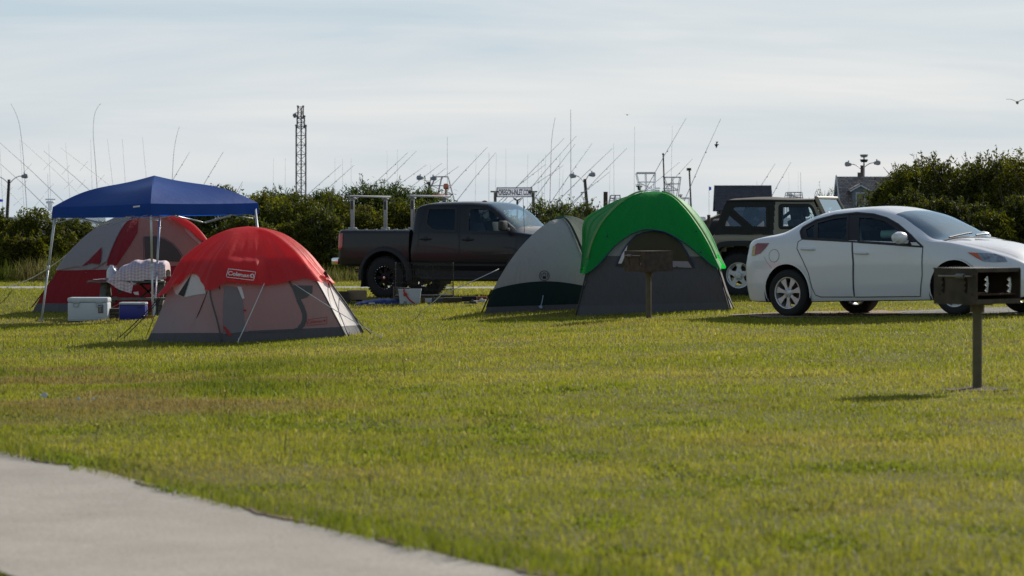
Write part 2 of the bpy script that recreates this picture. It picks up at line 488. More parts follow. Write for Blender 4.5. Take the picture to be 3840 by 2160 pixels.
SAND = mat('sandy dirt', (.22, .15, .095), .95, noise=.35, nscale=6, bump=.6, bscale=30)
ASPH = mat('pad asphalt', (.11, .105, .10), .95, noise=.3, nscale=9, bump=.4, bscale=70)
road_y0, road_y1 = 62.2, 64.4
o, road_poly = strip('road', [(-26, road_y0), (26, road_y0 - .3), (26, road_y1 - .3), (-26, road_y1)], GRAVEL, sp=1.0); struct(o)
o, pad_poly = strip('parking_pad', [(4.55, 37.0), (5.6, 36.2), (16, 35.6), (16, 38.6), (5.2, 39.0)], ASPH, sp=.4, edge=.06); struct(o)
o, dirt_poly = strip('sand_patch', [(2.95, 38.2), (3.4, 37.3), (4.3, 36.9), (5.1, 37.25), (5.4, 38.3), (5.2, 39.3), (4.4, 39.7), (3.6, 39.2)], SAND, off=.011, sp=.2, edge=.1); struct(o)
SOILE = mat('path edge soil', (.17, .115, .075), 1, noise=.5, nscale=30, bump=.8, bscale=60)
for t0, L_ in ((3.1, .5), (4.6, .32), (5.9, .65), (7.2, .3), (8.3, .42), (9.3, .3)):
    ep = [(path_xy(t, 0) - pn * (.05 + .03 * math.sin(t * 9)) ) for t in np.linspace(t0, t0 + L_, 12)] + [(path_xy(t, 0) + pn * (-.02 + .05 * math.sin(math.pi * (t - t0) / L_) * random.uniform(.5, 1))) for t in np.linspace(t0 + L_, t0, 12)]
    o, _p = strip('soil_patch', [(q.x, q.y) for q in ep], SOILE, off=.017, sp=.06); struct(o)
GR1 = gpt(3665, 1457); GR2 = gpt(2432, 1195)
def disc(c, rx, ry, n=20): return [(c.x + rx * math.cos(2 * math.pi * i / n) * random.uniform(.6, 1.25), c.y + ry * math.sin(2 * math.pi * i / n) * random.uniform(.6, 1.25)) for i in range(n)]
MULCH = mat('dark mulch', (.085, .052, .036), 1, noise=.6, nscale=40, bump=1, bscale=60)
d1 = disc(GR1 + Vector((-.02, -.16, 0)), .27, .25); o, d1 = strip('bare_earth', d1, MULCH, sp=.05); struct(o)
d2 = disc(GR2 + Vector((-.05, -.1, 0)), .42, .4); o, d2 = strip('bare_earth', d2, MULCH, sp=.06); struct(o)

# ================================================================== grass: real blades
def pip_np(x, y, poly):
    c = np.zeros(x.shape, bool); n = len(poly); j = n - 1
    for i in range(n):
        xi, yi = poly[i]; xj, yj = poly[j]
        c ^= ((yi > y) != (yj > y)) & (x < (xj - xi) * (y - yi) / (yj - yi + 1e-12) + xi)
        j = i
    return c
def grass_mat(name='grass blade', gloss=.5):
    m, nt, b = nodes_of(name); out = nt.nodes['Material Output']
    at = nt.nodes.new('ShaderNodeAttribute'); at.attribute_name = 'tint'
    nt.links.new(at.outputs['Color'], b.inputs['Base Color'])
    b.inputs['Roughness'].default_value = gloss; b.inputs['Specular IOR Level'].default_value = .045
    hs = nt.nodes.new('ShaderNodeHueSaturation'); hs.inputs['Saturation'].default_value = 1.15; hs.inputs['Value'].default_value = 1.35
    nt.links.new(at.outputs['Color'], hs.inputs['Color'])
    tr = nt.nodes.new('ShaderNodeBsdfTranslucent'); nt.links.new(hs.outputs[0], tr.inputs['Color'])
    mx = nt.nodes.new('ShaderNodeMixShader'); mx.inputs[0].default_value = .42
    nt.links.new(b.outputs[0], mx.inputs[1]); nt.links.new(tr.outputs[0], mx.inputs[2]); nt.links.new(mx.outputs[0], out.inputs[0])
    return m
GRASS = grass_mat()
def blades(name, x, y, h, wd, col, lean=.45, mt=None, z=None):
    n = len(x); z = gz_np(x, y) - .004 if z is None else z
    a = rng.uniform(0, 2 * np.pi, n); la = rng.uniform(0, 2 * np.pi, n); ln = np.abs(rng.normal(0, lean, n)) * h
    dx = np.cos(a) * wd / 2; dy = np.sin(a) * wd / 2
    lx = np.cos(la) * ln; ly = np.sin(la) * ln
    V = np.zeros((n, 5, 3))
    V[:, 0] = np.stack([x - dx, y - dy, z], 1); V[:, 1] = np.stack([x + dx, y + dy, z], 1)
    V[:, 2] = np.stack([x - dx * .8 + lx * .35, y - dy * .8 + ly * .35, z + h * .6], 1); V[:, 3] = np.stack([x + dx * .8 + lx * .35, y + dy * .8 + ly * .35, z + h * .6], 1)
    V[:, 4] = np.stack([x + lx, y + ly, z + h * np.clip(1 - .35 * (ln / h) ** 2, .45, 1)], 1)
    b0 = (np.arange(n) * 5)[:, None]
    T = np.concatenate([b0 + [0, 1, 3], b0 + [0, 3, 2], b0 + [2, 3, 4]], 1).reshape(-1, 3).astype(np.int32)
    me = bpy.data.meshes.new(name)
    me.vertices.add(n * 5); me.vertices.foreach_set('co', V.astype(np.float32).ravel())
    nt_ = len(T); me.loops.add(nt_ * 3); me.loops.foreach_set('vertex_index', T.ravel())
    me.polygons.add(nt_); me.polygons.foreach_set('loop_start', (np.arange(nt_) * 3).astype(np.int32))
    try: me.polygons.foreach_set('loop_total', np.full(nt_, 3, np.int32))
    except Exception: pass
    me.update(calc_edges=True)
    at = me.attributes.new('tint', 'FLOAT_COLOR', 'POINT')
    c4 = np.ones((n, 5, 4), np.float32); c4[:, :, :3] = col[:, None, :]
    at.data.foreach_set('color', c4.ravel())
    me.materials.append(mt or GRASS)
    o = bpy.data.objects.new(name, me); COL.objects.link(o); return o
def sample_lawn(y0, y1, dens, margin):
    """random points of the lawn strip seen between two distances"""
    A = (0.366 / 2 * (y1 * y1 - y0 * y0) + margin * 2 * (y1 - y0)); n = int(A * dens)
    u = rng.uniform(0, 1, n); y = np.sqrt(y0 * y0 + u * (y1 * y1 - y0 * y0)); x = rng.uniform(-1, 1, n) * (0.183 * y + margin)
    return x, y
gx, gy, gh, gw = [], [], [], []
edges_ = [7.9, 10, 12.5, 16, 20, 25, 31, 38, 46, 54, 62, 76]
for a, b in zip(edges_[:-1], edges_[1:]):
    mid = (a + b) / 2
    dn = 2600 * min(1.0, (14 / mid)) ** 1.55
    x, y = sample_lawn(a, b, dn, .5 + .02 * mid)
    gx.append(x); gy.append(y); gw.append(np.full(len(x), .0042 * max(1, mid / 14) ** .78)); gh.append(np.full(len(x), .027 + .0003 * mid))
    no = int((b - a) * 2 * 4.2 * dn * .42); y = rng.uniform(a, b, no); x = rng.choice([-1, 1], no) * (.183 * y + .5 + .02 * mid + rng.uniform(0, 1, no) ** 1.3 * 4.2)     # thinner turf beyond the frame
    gx.append(x); gy.append(y); gw.append(np.full(no, .0062 * max(1, mid / 14) ** .78)); gh.append(np.full(no, .03 + .0003 * mid))
gx = np.concatenate(gx); gy = np.concatenate(gy); gh = np.concatenate(gh); gw = np.concatenate(gw)
keep = np.ones(len(gx), bool)
sdp = (gx - PATH_A.x) * pn.x + (gy - PATH_A.y) * pn.y            # > 0: over the slab
lap = .045 * vnoise(gx * 1.0, gy, .16, 61) + .05 * np.clip(vnoise(gx, gy, .55, 62) - .45, 0, 1)
keep &= ~(pip_np(gx, gy, path_poly) & ~((sdp < lap * 1.2 - .01) & (gy > 8.2)))
keep &= ~pip_np(gx, gy, road_poly)
keep &= ~(pip_np(gx, gy, pad_poly) & (rng.uniform(0, 1, len(gx)) < .97))
for pl, pr in ((dirt_poly, .88), (d1, .975), (d2, .9)):
    keep &= ~(pip_np(gx, gy, pl) & (rng.uniform(0, 1, len(gx)) < pr))
gx, gy, gh, gw = gx[keep], gy[keep], gh[keep], gw[keep]
n = len(gx)
patch = vnoise(gx, gy, 1.7, 1) * .5 + vnoise(gx * .35, gy, .8, 2) * .5          # bands run across the view, as mowing leaves them
patch2 = vnoise(gx, gy, .45, 3); big = vnoise(gx * .35, gy, 2.3, 4)
dry = np.clip((patch - .42) * 2.2, 0, 1) * .55 + np.clip((big - .5) * 2.2, 0, 1) * .5
dry = np.clip(dry + (patch2 - .5) * .16 + rng.normal(0, .06, n), 0, 1)
gA = np.array([.212, .228, .040]); gB = np.array([.365, .318, .085]); gC = np.array([.44, .37, .14])
col = gA * (1 - dry[:, None]) + gB * dry[:, None]
straw = rng.uniform(0, 1, n) < (.03 + .05 * dry); col[straw] = gC
col *= rng.uniform(.89, 1.11, (n, 1)); col *= (.86 + .3 * vnoise(gx, gy, .22, 9))[:, None]
gh *= rng.uniform(.55, 1.35, n) * (.62 + .75 * vnoise(gx, gy, .6, 6))
# long uncut fringe along the path, weeds on the left
dp = np.abs((gx - PATH_A.x) * pn.x + (gy - PATH_A.y) * pn.y)
fr = (dp < .35) & (gy > 8); gh[fr] *= 1 + (1 - dp[fr] / .35) * (0.5 + 1.5 * vnoise(gx[fr], gy[fr], .35, 8)); col[fr] = col[fr] * .62 + np.array([.05, .10, .014]) * .38
wz = sstep(-.3, -2.5, gx) * sstep(15, 19, gy) * sstep(33, 27, gy); rough = wz * np.clip((vnoise(gx, gy, .5, 12) * .6 + vnoise(gx, gy * .8, 1.3, 14) * .6 - .35) * 1.7, 0, 1)
gh *= 1 + 1.1 * rough; col = col * (1 - .75 * rough[:, None]) + np.array([.085, .115, .024]) * .75 * rough[:, None]
bare = np.clip((vnoise(gx * .6, gy, .9, 41) - .70) * 6, 0, 1) * (.35 + .65 * wz); col = col * (1 - .7 * bare[:, None]) + np.array([.25, .17, .085]) * .7 * bare[:, None]; gh *= 1 - .35 * bare
clv = np.clip((vnoise(gx, gy, .38, 51) - .66) * 7, 0, 1) * np.clip(1.5 - np.abs(gy - 15) / 9, 0, 1); gw *= 1 + 1.4 * clv; gh *= 1 - .25 * clv; col = col * (1 - .32 * clv[:, None]) + np.array([.085, .145, .03]) * .32 * clv[:, None]
tag(blades('grass', gx, gy, gh, gw, col, lean=.8), 'mown lawn of green and yellowing blades across the campground', None, None, 'stuff')
# stray straw-coloured stalks lying in the lawn
x, y = sample_lawn(8.2, 40, 2.2, .5); k = ~pip_np(x, y, path_poly); x, y = x[k], y[k]; n = len(x)
tag(blades('straw', x, y, rng.uniform(.04, .10, n), .0028 + .00009 * y, np.tile(np.array([.34, .31, .18]), (n, 1)) * rng.uniform(.7, 1.1, (n, 1)), lean=1.1), 'pale dry stalks scattered through the mown lawn', None, None, 'stuff')
# yellow flower heads in the weedy corner
nf = 46; fl = MB()
for i in range(nf):
    q = gpt(random.gauss(150, 150), random.uniform(1268, 1350)) if i < 36 else gpt(random.uniform(0, 1700), random.uniform(1300, 1900))
    if pip_np(np.array([q.x]), np.array([q.y]), path_poly)[0]: continue
    h = random.uniform(.07, .16); s = random.uniform(.008, .014)
    fl.m = 0; fl.tube([q, q + Vector((random.uniform(-.02, .02), 0, h))], .0025, 4)
    fl.m = 1; fl.lathe([(.001, -.3 * s), (s, 0), (s * .7, .5 * s), (.001, .6 * s)], 7, M=Matrix.Translation(q + Vector((0, 0, h))) @ Matrix.Rotation(random.uniform(-.7, .7), 4, 'X'))
tag(fl.build('wildflowers', [mat('weed stem', (.07, .11, .02)), mat('yellow petals', (.62, .36, .02))]), 'small yellow wildflowers dotted in the weedy grass at left', None, None, 'stuff')
# litter
for i, (px, py, lab) in enumerate([(165, 1513, 'crumpled white paper scrap in the grass at far left'), (295, 1523, 'small white paper scrap right of the crumpled one in the grass'), (350, 1522, 'tiny pale wrapper in the grass beside the small white scrap')]):
    q = gpt(px, py); s = (.026, .014, .011)[i]; m_ = MB()
    rows = [[q + Vector(((u - .5) * 2 * s, (v - .5) * s, .045 + s * .8 * math.sin(u * 7 + v * 4 + i) * .5 + v * s)) for u in np.linspace(0, 1, 5)] for v in np.linspace(0, 1, 5)]
    m_.grid(rows); tag(m_.build('paper_scrap', mat('litter paper', (.55, .55, .53), .8)), lab, 'litter', 'scraps of litter in the lawn')
# ================================================================== vehicle tools
def pch(xs, vs):
    """monotone cubic through a table"""
    xs = np.array(xs, float); vs = np.array(vs, float); h = np.diff(xs); d = np.diff(vs) / h; m = np.zeros(len(xs))
    m[0] = d[0]; m[-1] = d[-1]
    for i in range(1, len(xs) - 1):
        if d[i - 1] * d[i] > 0:
            w1 = 2 * h[i] + h[i - 1]; w2 = h[i] + 2 * h[i - 1]
            m[i] = (w1 + w2) / (w1 / d[i - 1] + w2 / d[i])
    def f(x):
        i = int(np.clip(np.searchsorted(xs, x) - 1, 0, len(xs) - 2)); t = (x - xs[i]) / h[i]; t = min(1, max(0, t))
        return (2 * t ** 3 - 3 * t * t + 1) * vs[i] + (t ** 3 - 2 * t * t + t) * h[i] * m[i] + (-2 * t ** 3 + 3 * t * t) * vs[i + 1] + (t ** 3 - t * t) * h[i] * m[i + 1]
    return f
class Shell:
    """a car body: cross-sections (half) along x, key points joined by smooth curves"""
    def __init__(s, xs, table, xr, counts, n, tight=0.5):
        fs = [(pch(xs, y) if not np.isscalar(y) else (lambda x, v=y: v), pch(xs, z) if not np.isscalar(z) else (lambda x, v=z: v)) for y, z in table]
        s.X = np.linspace(xr[0], xr[1], n); s.counts = counts; s.rows = []; s.vkey = []
        for k, c in enumerate(counts):
            for j in range(c): s.vkey.append(k + j / c)
        s.vkey.append(len(counts))
        for x in s.X:
            K = [(fy(x), fz(x)) for fy, fz in fs]
            row = []
            for k, c in enumerate(counts):
                p1 = K[k]; p2 = K[k + 1]
                p0 = K[k - 1] if k else (2 * p1[0] - p2[0], 2 * p1[1] - p2[1])
                p3 = K[k + 2] if k + 2 < len(K) else (-K[k][0], K[k][1])
                for j in range(c):
                    t = j / c; o = []
                    for a in (0, 1):
                        m1 = (p2[a] - p0[a]) * tight * .5 * 2 * .5; m2 = (p3[a] - p1[a]) * tight * .5 * 2 * .5
                        # keep tangents from overshooting on short segments
                        L = abs(p2[a] - p1[a]) * 2.2
                        m1 = max(-L, min(L, m1)); m2 = max(-L, min(L, m2))
                        o.append((2 * t ** 3 - 3 * t * t + 1) * p1[a] + (t ** 3 - 2 * t * t + t) * m1 + (-2 * t ** 3 + 3 * t * t) * p2[a] + (t ** 3 - t * t) * m2)
                    row.append((x, max(0.0, o[0]), o[1]))
            row.append((x, 0.0, K[-1][1]))
            s.rows.append(row)
        s.n = n; s.m = len(row)
    def quads(s):
        for i in range(s.n - 1):
            for j in range(s.m - 1):
                a, b, c, d = s.rows[i][j], s.rows[i][j + 1], s.rows[i + 1][j + 1], s.rows[i + 1][j]
                yield i, j, (a, b, c, d)
    def bvh(s, caps=True):
        m = MB()
        for sg in (1, -1):
            for i, j, q in s.quads(): m.add([(p[0], p[1] * sg, p[2]) for p in q], [(0, 1, 2, 3)])
            if caps:
                for i in (0, s.n - 1):
                    r = s.rows[i]; m.add([(p[0], p[1] * sg, p[2]) for p in r] , [tuple(range(s.m))])
        return m.bvh()
    def mesh(s, pred, mb, caps=(True, True), inset=0.0):
        """pred(x, y, z, vkey) -> material index, or None to leave the face out"""
        idx = {}
        def vid(i, j, sg):
            if j == s.m - 1 or (j == 0 and s.rows[i][0][1] == 0): sg = 1
            k = (i, j, sg)
            if k not in idx:
                p = s.rows[i][j]; idx[k] = len(mb.v); mb.v.append((p[0], max(0, p[1] - inset) * sg, p[2]))
            return idx[k]
        for sg in (1, -1):
            for i, j, q in s.quads():
                cx = sum(p[0] for p in q) / 4; cy = sum(p[1] for p in q) / 4; cz = sum(p[2] for p in q) / 4
                r = pred(cx, cy, cz, (s.vkey[j] + s.vkey[j + 1]) / 2)
                if r is None: continue
                f = [vid(i, j, sg), vid(i, j + 1, sg), vid(i + 1, j + 1, sg), vid(i + 1, j, sg)]
                f = list(dict.fromkeys(f))
                if len(f) < 3: continue
                mb.f.append(tuple(f if sg > 0 else f[::-1])); mb.mi.append(r)
        for e, i in ((0, 0), (1, s.n - 1)):
            if caps[e]:
                ring = [vid(i, j, 1) for j in range(s.m)] + [vid(i, j, -1) for j in range(s.m - 2, -1, -1)]
                ring = list(dict.fromkeys(ring)); mb.f.append(tuple(ring)); mb.mi.append(caps[e] if not isinstance(caps[e], bool) else 0)
def side_ray(sg):
    return lambda u, v: (Vector((u, sg * 6, v)), Vector((0, -sg, 0)))
def top_ray(u, v): return Vector((u, v, 6)), Vector((0, 0, -1))
def front_ray(u, v): return Vector((12, u, v)), Vector((-1, 0, 0))
def back_ray(u, v): return Vector((-6, u, v)), Vector((1, 0, 0))
def arc(cx, cz, r, a0, a1, n):
    return [(cx + r * math.cos(R(a0 + (a1 - a0) * i / (n - 1))), cz + r * math.sin(R(a0 + (a1 - a0) * i / (n - 1)))) for i in range(n)]
def circle(cx, cz, r, n=28): return [(cx + r * math.cos(2 * math.pi * i / n), cz + r * math.sin(2 * math.pi * i / n)) for i in range(n)]
def rounded(poly, r=0.05, n=4):
    """round the corners of an outline"""
    out = []; m = len(poly)
    for i in range(m):
        p = Vector(poly[i]); a = Vector(poly[i - 1]); b = Vector(poly[(i + 1) % m])
        ra = min(r, (a - p).length * .45); rb = min(r, (b - p).length * .45)
        s_ = p + (a - p).normalized() * ra; e_ = p + (b - p).normalized() * rb
        for k in range(n + 1):
            t = k / n; out.append(tuple((s_ * (1 - t) + p * t) * (1 - t) + (p * (1 - t) + e_ * t) * t))
    return out
class Local:
    """turns photo pixels into points on a placed body"""
    def __init__(s, M, bvh): s.Mi = M.inverted(); s.bvh = bvh
    def hit(s, px, py):
        o, d = cam_ray(px, py); o2 = s.Mi @ o; d2 = (s.Mi.to_3x3() @ d).normalized()
        return s.bvh.ray_cast(o2, d2)[0]
    def xz(s, pts):
        out = []
        for p in pts:
            h = s.hit(*p)
            if h is not None: out.append((h.x, h.z))
        return out
TYRE = mat('tyre rubber', (.018, .018, .019), .85, bump=.4, bscale=90)
ALLOY = mat('silver wheel paint', (.52, .53, .56), .38, metal=.55, noise=.08, nscale=20)
BLKW = mat('black wheel paint', (.012, .012, .013), .6, spec=.25)
BRAKE = mat('brake rust', (.10, .06, .045), .6, metal=.6)
DARK = mat('black trim', (.014, .014, .016), .5)
DARKP = mat('dark plastic', (.022, .022, .024), .65, bump=.2, bscale=120)
CHROME = mat('chrome', (.75, .76, .78), .12, metal=1)
def wheel(parent, x, y, z, sg, r, w, rr, style, name='wheel'):
    """sg = -1: the outer face looks to -y"""
    T = Matrix.Translation((x, y, z)) @ (Matrix.Identity(4) if sg < 0 else Matrix.Rotation(math.pi, 4, 'Z'))
    hub = MB()
    hub.lathe([(.04, -w * .12), (.075, -w * .1), (.08, w * .3), (.16, w * .3), (.16, w * .42), (.02, w * .42)], 20, 'Y', T)
    hub.lathe([(rr * .64, w * .02), (rr * .64, w * .08), (.03, w * .08)], 24, 'Y', T); hub.lathe([(rr * .64, w * .02), (.03, w * .02)], 24, 'Y', T)
    wo = hub.build(name, BRAKE, parent, smooth=True)
    t = MB(); h = w / 2
    prof = [(rr * .97, -h * .8), (rr * 1.03, -h * .98), (rr + (r - rr) * .35, -h * 1.04), (rr + (r - rr) * .7, -h * 1.0), (r * .965, -h * .86), (r * .99, -h * .7), (r, -h * .5)]
    prof = prof + [(a, -b) for a, b in prof[::-1]] + [(rr * .97, -h * .8)]
    t.lathe(prof, 56, 'Y', T)
    nl = 44 if r > .36 else 0
    for k in range(nl):                                              # tread lugs
        a = 2 * math.pi * k / nl
        for yy, da in ((-h * .62, 0), (0, .5), (h * .62, 0)):
            aa = a + da * 2 * math.pi / nl
            M = T @ Matrix.Rotation(aa, 4, 'Y') @ Matrix.Translation((r + .003, yy, 0))
            t.box((0, 0, 0), (.022, h * .55, r * 2 * math.pi / nl * .6), M=Matrix.Identity(4)) if False else t.add([M @ Vector((sx * .011, sy * h * .27, sz * r * math.pi / nl * .6)) for sx in (-1, 1) for sy in (-1, 1) for sz in (-1, 1)], [(0, 1, 3, 2), (4, 6, 7, 5), (0, 4, 5, 1), (2, 3, 7, 6), (0, 2, 6, 4), (1, 5, 7, 3)])
    t.build('tyre', TYRE, wo, smooth=True)
    rm = MB()
    rm.lathe([(rr * .99, -h * .84), (rr * 1.0, -h * .9), (rr * .93, -h * .88), (rr * .90, -h * .6), (rr * .88, h * .7), (rr * .97, h * .8)], 48, 'Y', T)
    MX = T @ Matrix.Rotation(R(90), 4, 'X')                           # (u,v) -> (x,z), normal along -y
    fy = -h * .62
    if style == 'seven':
        for k in range(7):
            a = 2 * math.pi * k / 7 + .2
            M = T @ Matrix.Rotation(-a, 4, 'Y') @ Matrix.Translation((0, fy, 0)) @ Matrix.Rotation(R(90), 4, 'X')
            rm.prism([(.05, -.024), (rr * .45, -.021), (rr * .92, -.047), (rr * .95, 0), (rr * .92, .047), (rr * .45, .021), (.05, .024)], M, .02)
        rm.lathe([(.002, fy - .022), (.045, fy - .02), (.066, fy - .008), (.066, fy + .03)], 24, 'Y', T)
        for k in range(5):
            a = 2 * math.pi * k / 5
            rm.lathe([(.002, fy - .026), (.009, fy - .024), (.009, fy)], 8, 'Y', T @ Matrix.Translation((.05 * math.cos(a), 0, .05 * math.sin(a))))
        m = ALLOY
    elif style == 'five':
        for k in range(5):
            a = 2 * math.pi * (k + .25) / 5
            M = T @ Matrix.Rotation(-a, 4, 'Y') @ Matrix.Translation((0, fy, 0)) @ Matrix.Rotation(R(90), 4, 'X')
            rm.prism([(.05, -.062), (rr * .55, -.034), (rr * .76, -.045), (rr * .93, -.085), (rr * .95, 0), (rr * .93, .085), (rr * .76, .045), (rr * .55, .034), (.05, .062)], M, .024)
        rm.lathe([(rr * .9, fy - .006), (rr * .76, fy + .012), (rr * .78, fy + .03)], 40, 'Y', T)
        rm.lathe([(.002, fy - .04), (.052, fy - .038), (.058, fy - .02), (.085, fy - .014), (.088, fy + .02)], 24, 'Y', T)
        for k in range(5):
            a = 2 * math.pi * k / 5 + .3
            rm.lathe([(.002, fy - .034), (.011, fy - .032), (.011, fy)], 8, 'Y', T @ Matrix.Translation((.068 * math.cos(a), 0, .068 * math.sin(a))))
        m = ALLOY
    else:
        for k in range(8):
            a = 2 * math.pi * k / 8
            M = T @ Matrix.Rotation(-a, 4, 'Y') @ Matrix.Translation((0, fy + .02, 0)) @ Matrix.Rotation(R(90), 4, 'X')
            rm.prism([(.05, -.03), (rr * .5, -.022), (rr * .93, -.045), (rr * .95, 0), (rr * .93, .045), (rr * .5, .022), (.05, .03)], M, .03)
        rm.lathe([(.002, fy - .05), (.05, fy - .046), (.06, fy - .01), (.1, fy), (.1, fy + .03)], 24, 'Y', T)
        m = BLKW
    rm.build('rim', m, wo, smooth=True)
    if style == 'bead':
        bl = MB(); rows = []
        for k in range(96):
            a = 2 * math.pi * k / 96; up = .018 if k % 4 == 0 else 0
            rows.append([T @ Vector((q_ * math.cos(a), y_, q_ * math.sin(a))) for q_, y_ in ((rr * .90, -h * .86), (rr * .925, -h * .9 - up), (rr * .965, -h * .9 - up), (rr * .99, -h * .86))])
        rows.append(rows[0])
        for i in range(96): bl.m = 1 if (i % 4 in (0, 3)) else 0; bl.grid(rows[i:i + 2])
        weld(bl); bl.build('bead_ring', [BLKW, CHROME], wo)
        bl = MB(); bl.lathe([(.002, fy - .056), (.026, fy - .054), (.03, fy - .04)], 10, 'Y', T); bl.build('hub_cap', CHROME, wo, smooth=True)
    return wo
def arch_cut(ax):
    return lambda x, z: any((x - cx) ** 2 + (z - cz) ** 2 < r * r for cx, cz, r in ax)
def wheel_well(mb, cx, cz, r, y0, y1, sg):
    rows = []
    for a in np.linspace(-20, 200, 24):
        c, s_ = math.cos(R(a)), math.sin(R(a))
        rows.append([Vector((cx + r * c, sg * y1, cz + r * s_)), Vector((cx + r * c, sg * y0, cz + r * s_)), Vector((cx, sg * y0, cz))])
    mb.grid(rows)
def seat(mb, x, y, z, w=.48, hb=.62, head=True, tilt=.22):
    mb.box((x, y, z + .07), (.48, w, .16), bev=.05)
    M = Matrix.Rotation(-tilt, 4, 'Y')
    mb.box((x - .27, y, z + .12 + hb / 2), (.13, w * .95, hb), bev=.05, M=M)
    if head:
        mb.box((x - .34, y, z + .2 + hb + .06), (.09, w * .52, .19), bev=.04, M=M)
SEATM = mat('seat cloth', (.045, .045, .05), .9)
CABIN = mat('cabin lining', (.03, .03, .033), .9)
GLASS_SIDE = glass('side glass', (.74, .84, .84), .0)
GLASS_WIND = glass('windscreen glass', (.30, .38, .43), .13, .02)
GLASS_DARK = glass('privacy glass', (.05, .055, .06), .0)
# ================================================================== white sedan
WHITE = mat('white car paint', (.74, .75, .785), .3, coat=1.0, spec=.5)
def make_sedan():
    xs = [.14, .21, .245, .30, .48, .8, 1.2, 1.6, 2.1, 2.6, 3.0, 3.3, 3.5, 3.8, 4.1, 4.35, 4.5, 4.58]
    ym = [.54, .735, .785, .835, .868, .878, .880, .880, .880, .880, .878, .876, .872, .855, .80, .69, .55, .42]
    ys = [.48, .62, .72, .79, .82, .842, .848, .848, .848, .848, .848, .845, .84, .82, .77, .66, .52, .38]
    yb = [.50, .655, .70, .765, .815, .838, .846, .850, .850, .846, .84, .832, .82, .78, .70, .58, .45, .34]
    zb = [.60, .625, .66, .965, 1.02, 1.035, 1.035, 1.02, .995, .97, .95, .935, .905, .85, .775, .68, .58, .47]
    yr = [.40, .50, .60, .68, .71, .705, .66, .615, .595, .62, .72, .785, .755, .66, .57, .46, .35, .27]
    zr = [.62, .64, .70, 1.025, 1.075, 1.115, 1.265, 1.36, 1.378, 1.285, 1.10, .965, .945, .89, .81, .715, .61, .50]
    yq = [.22, .27, .32, .38, .42, .43, .40, .38, .36, .38, .43, .45, .42, .38, .33, .27, .2, .15]
    zq = [.63, .65, .715, 1.04, 1.09, 1.165, 1.35, 1.425, 1.44, 1.355, 1.19, 1.03, .975, .925, .85, .745, .63, .515]
    zt = [.635, .655, .72, 1.045, 1.095, 1.18, 1.37, 1.442, 1.455, 1.375, 1.21, 1.045, .985, .937, .863, .755, .635, .52]
    zs = [.36, .31, .27, .25, .24, .23, .23, .23, .23, .23, .23, .23, .23, .23, .22, .22, .24, .28]
    zlo = [.36, .30, .25, .22, .2, .19, .19, .19, .19, .19, .19, .19, .19, .19, .19, .19, .22, .27]
    z1 = [.45, .45, .47, .46, .45, .43, .42, .42, .42, .42, .42, .42, .42, .42, .41, .40, .38, .36]
    zm = [.54, .60, .70, .72, .74, .75, .745, .74, .73, .725, .72, .71, .69, .66, .60, .53, .46, .41]
    y1 = [a - .006 for a in ym]; ys = [a - .012 for a in ys]
    sh = Shell(xs, [(0.0, zlo), ([a * .95 for a in ys], zlo), (ys, zs), (y1, z1), (ym, zm), (yb, zb), (yr, zr), (yq, zq), (0.0, zt)], (0.14, 4.58), [1, 2, 14, 18, 14, 22, 8, 12], 300, 1.0)
    AX0, AX1, RW = 1.0, 3.66, .318
    base = gpt(2966, 1187)
    rz = R(-42.5)
    c, s_ = math.cos(rz), math.sin(rz)
    off = Vector((AX0 * c - (-.80) * s_, AX0 * s_ + (-.80) * c, 0))
    loc = base - off; 
    fr = loc + Vector((AX1 * c + .8 * s_, AX1 * s_ - .8 * c, 0))
    pitch = math.atan2(gz(fr.x, fr.y) + .02 - base.z, AX1 - AX0)
    loc.z = base.z - math.tan(pitch) * AX0
    root = thing('parked_car', 'white four-door sedan parked side-on behind the front grill', 'car', loc, rz)
    root.rotation_euler = (0, -pitch, rz)
    M = Matrix.Translation(loc) @ root.rotation_euler.to_matrix().to_4x4()
    bv = sh.bvh(); L = Local(M, bv)
    Z3 = lambda pts: [(2600 + x * .4830, 550 + y * .4830) for x, y in pts]
    dlo = L.xz(Z3([(845, 715), (832, 655), (850, 628), (950, 572), (1100, 533), (1270, 515), (1400, 526), (1500, 555), (1590, 605), (1690, 690), (1784, 778), (1600, 765), (1240, 738)]))
    wq = L.xz(Z3([(885, 712), (868, 660), (872, 640), (948, 594), (945, 716)]))
    wr = L.xz(Z3([(962, 718), (965, 588), (1100, 552), (1203, 541), (1203, 733)]))
    wf = L.xz(Z3([(1285, 740), (1285, 542), (1400, 548), (1490, 572), (1560, 615), (1640, 690), (1690, 765)]))
    door_r = L.xz(Z3([(815, 740), (845, 720), (1232, 740), (1240, 900), (1250, 1166), (990, 1166), (950, 1150), (925, 1100), (895, 980), (850, 880), (806, 790)]))
    door_f = L.xz(Z3([(1238, 741), (1783, 782), (1778, 1000), (1764, 1162), (1256, 1167), (1248, 900)]))
    if False: print('dlo', dlo); print('wr', wr); print('doorf', door_f); print('doorr', door_r)
    arches = arch_cut([(AX0, RW + .02, .375), (AX1, RW + .02, .375)])
    HEAD, COWL = 2.57, 3.40
    def pred(x, y, z, v):
        if v < 5 and y > .55 and arches(x, z): return None
        if v < 2 and arches(x, z): return None
        if 5 <= v < 6 and (inpoly(x, z, wq) or inpoly(x, z, wr) or inpoly(x, z, wf)): return None
        if 5 <= v < 6.02 and inpoly(x, z, dlo): return 1
        if v > 6.25 and HEAD < x < COWL: return None
        if v > 6.3 and .62 < x < 1.36: return None
        if v < 1.5: return 1
        return 0
    b = MB(); sh.mesh(pred, b)
    body = b.build('body', [WHITE, DARK], root, smooth=True, ang=35)
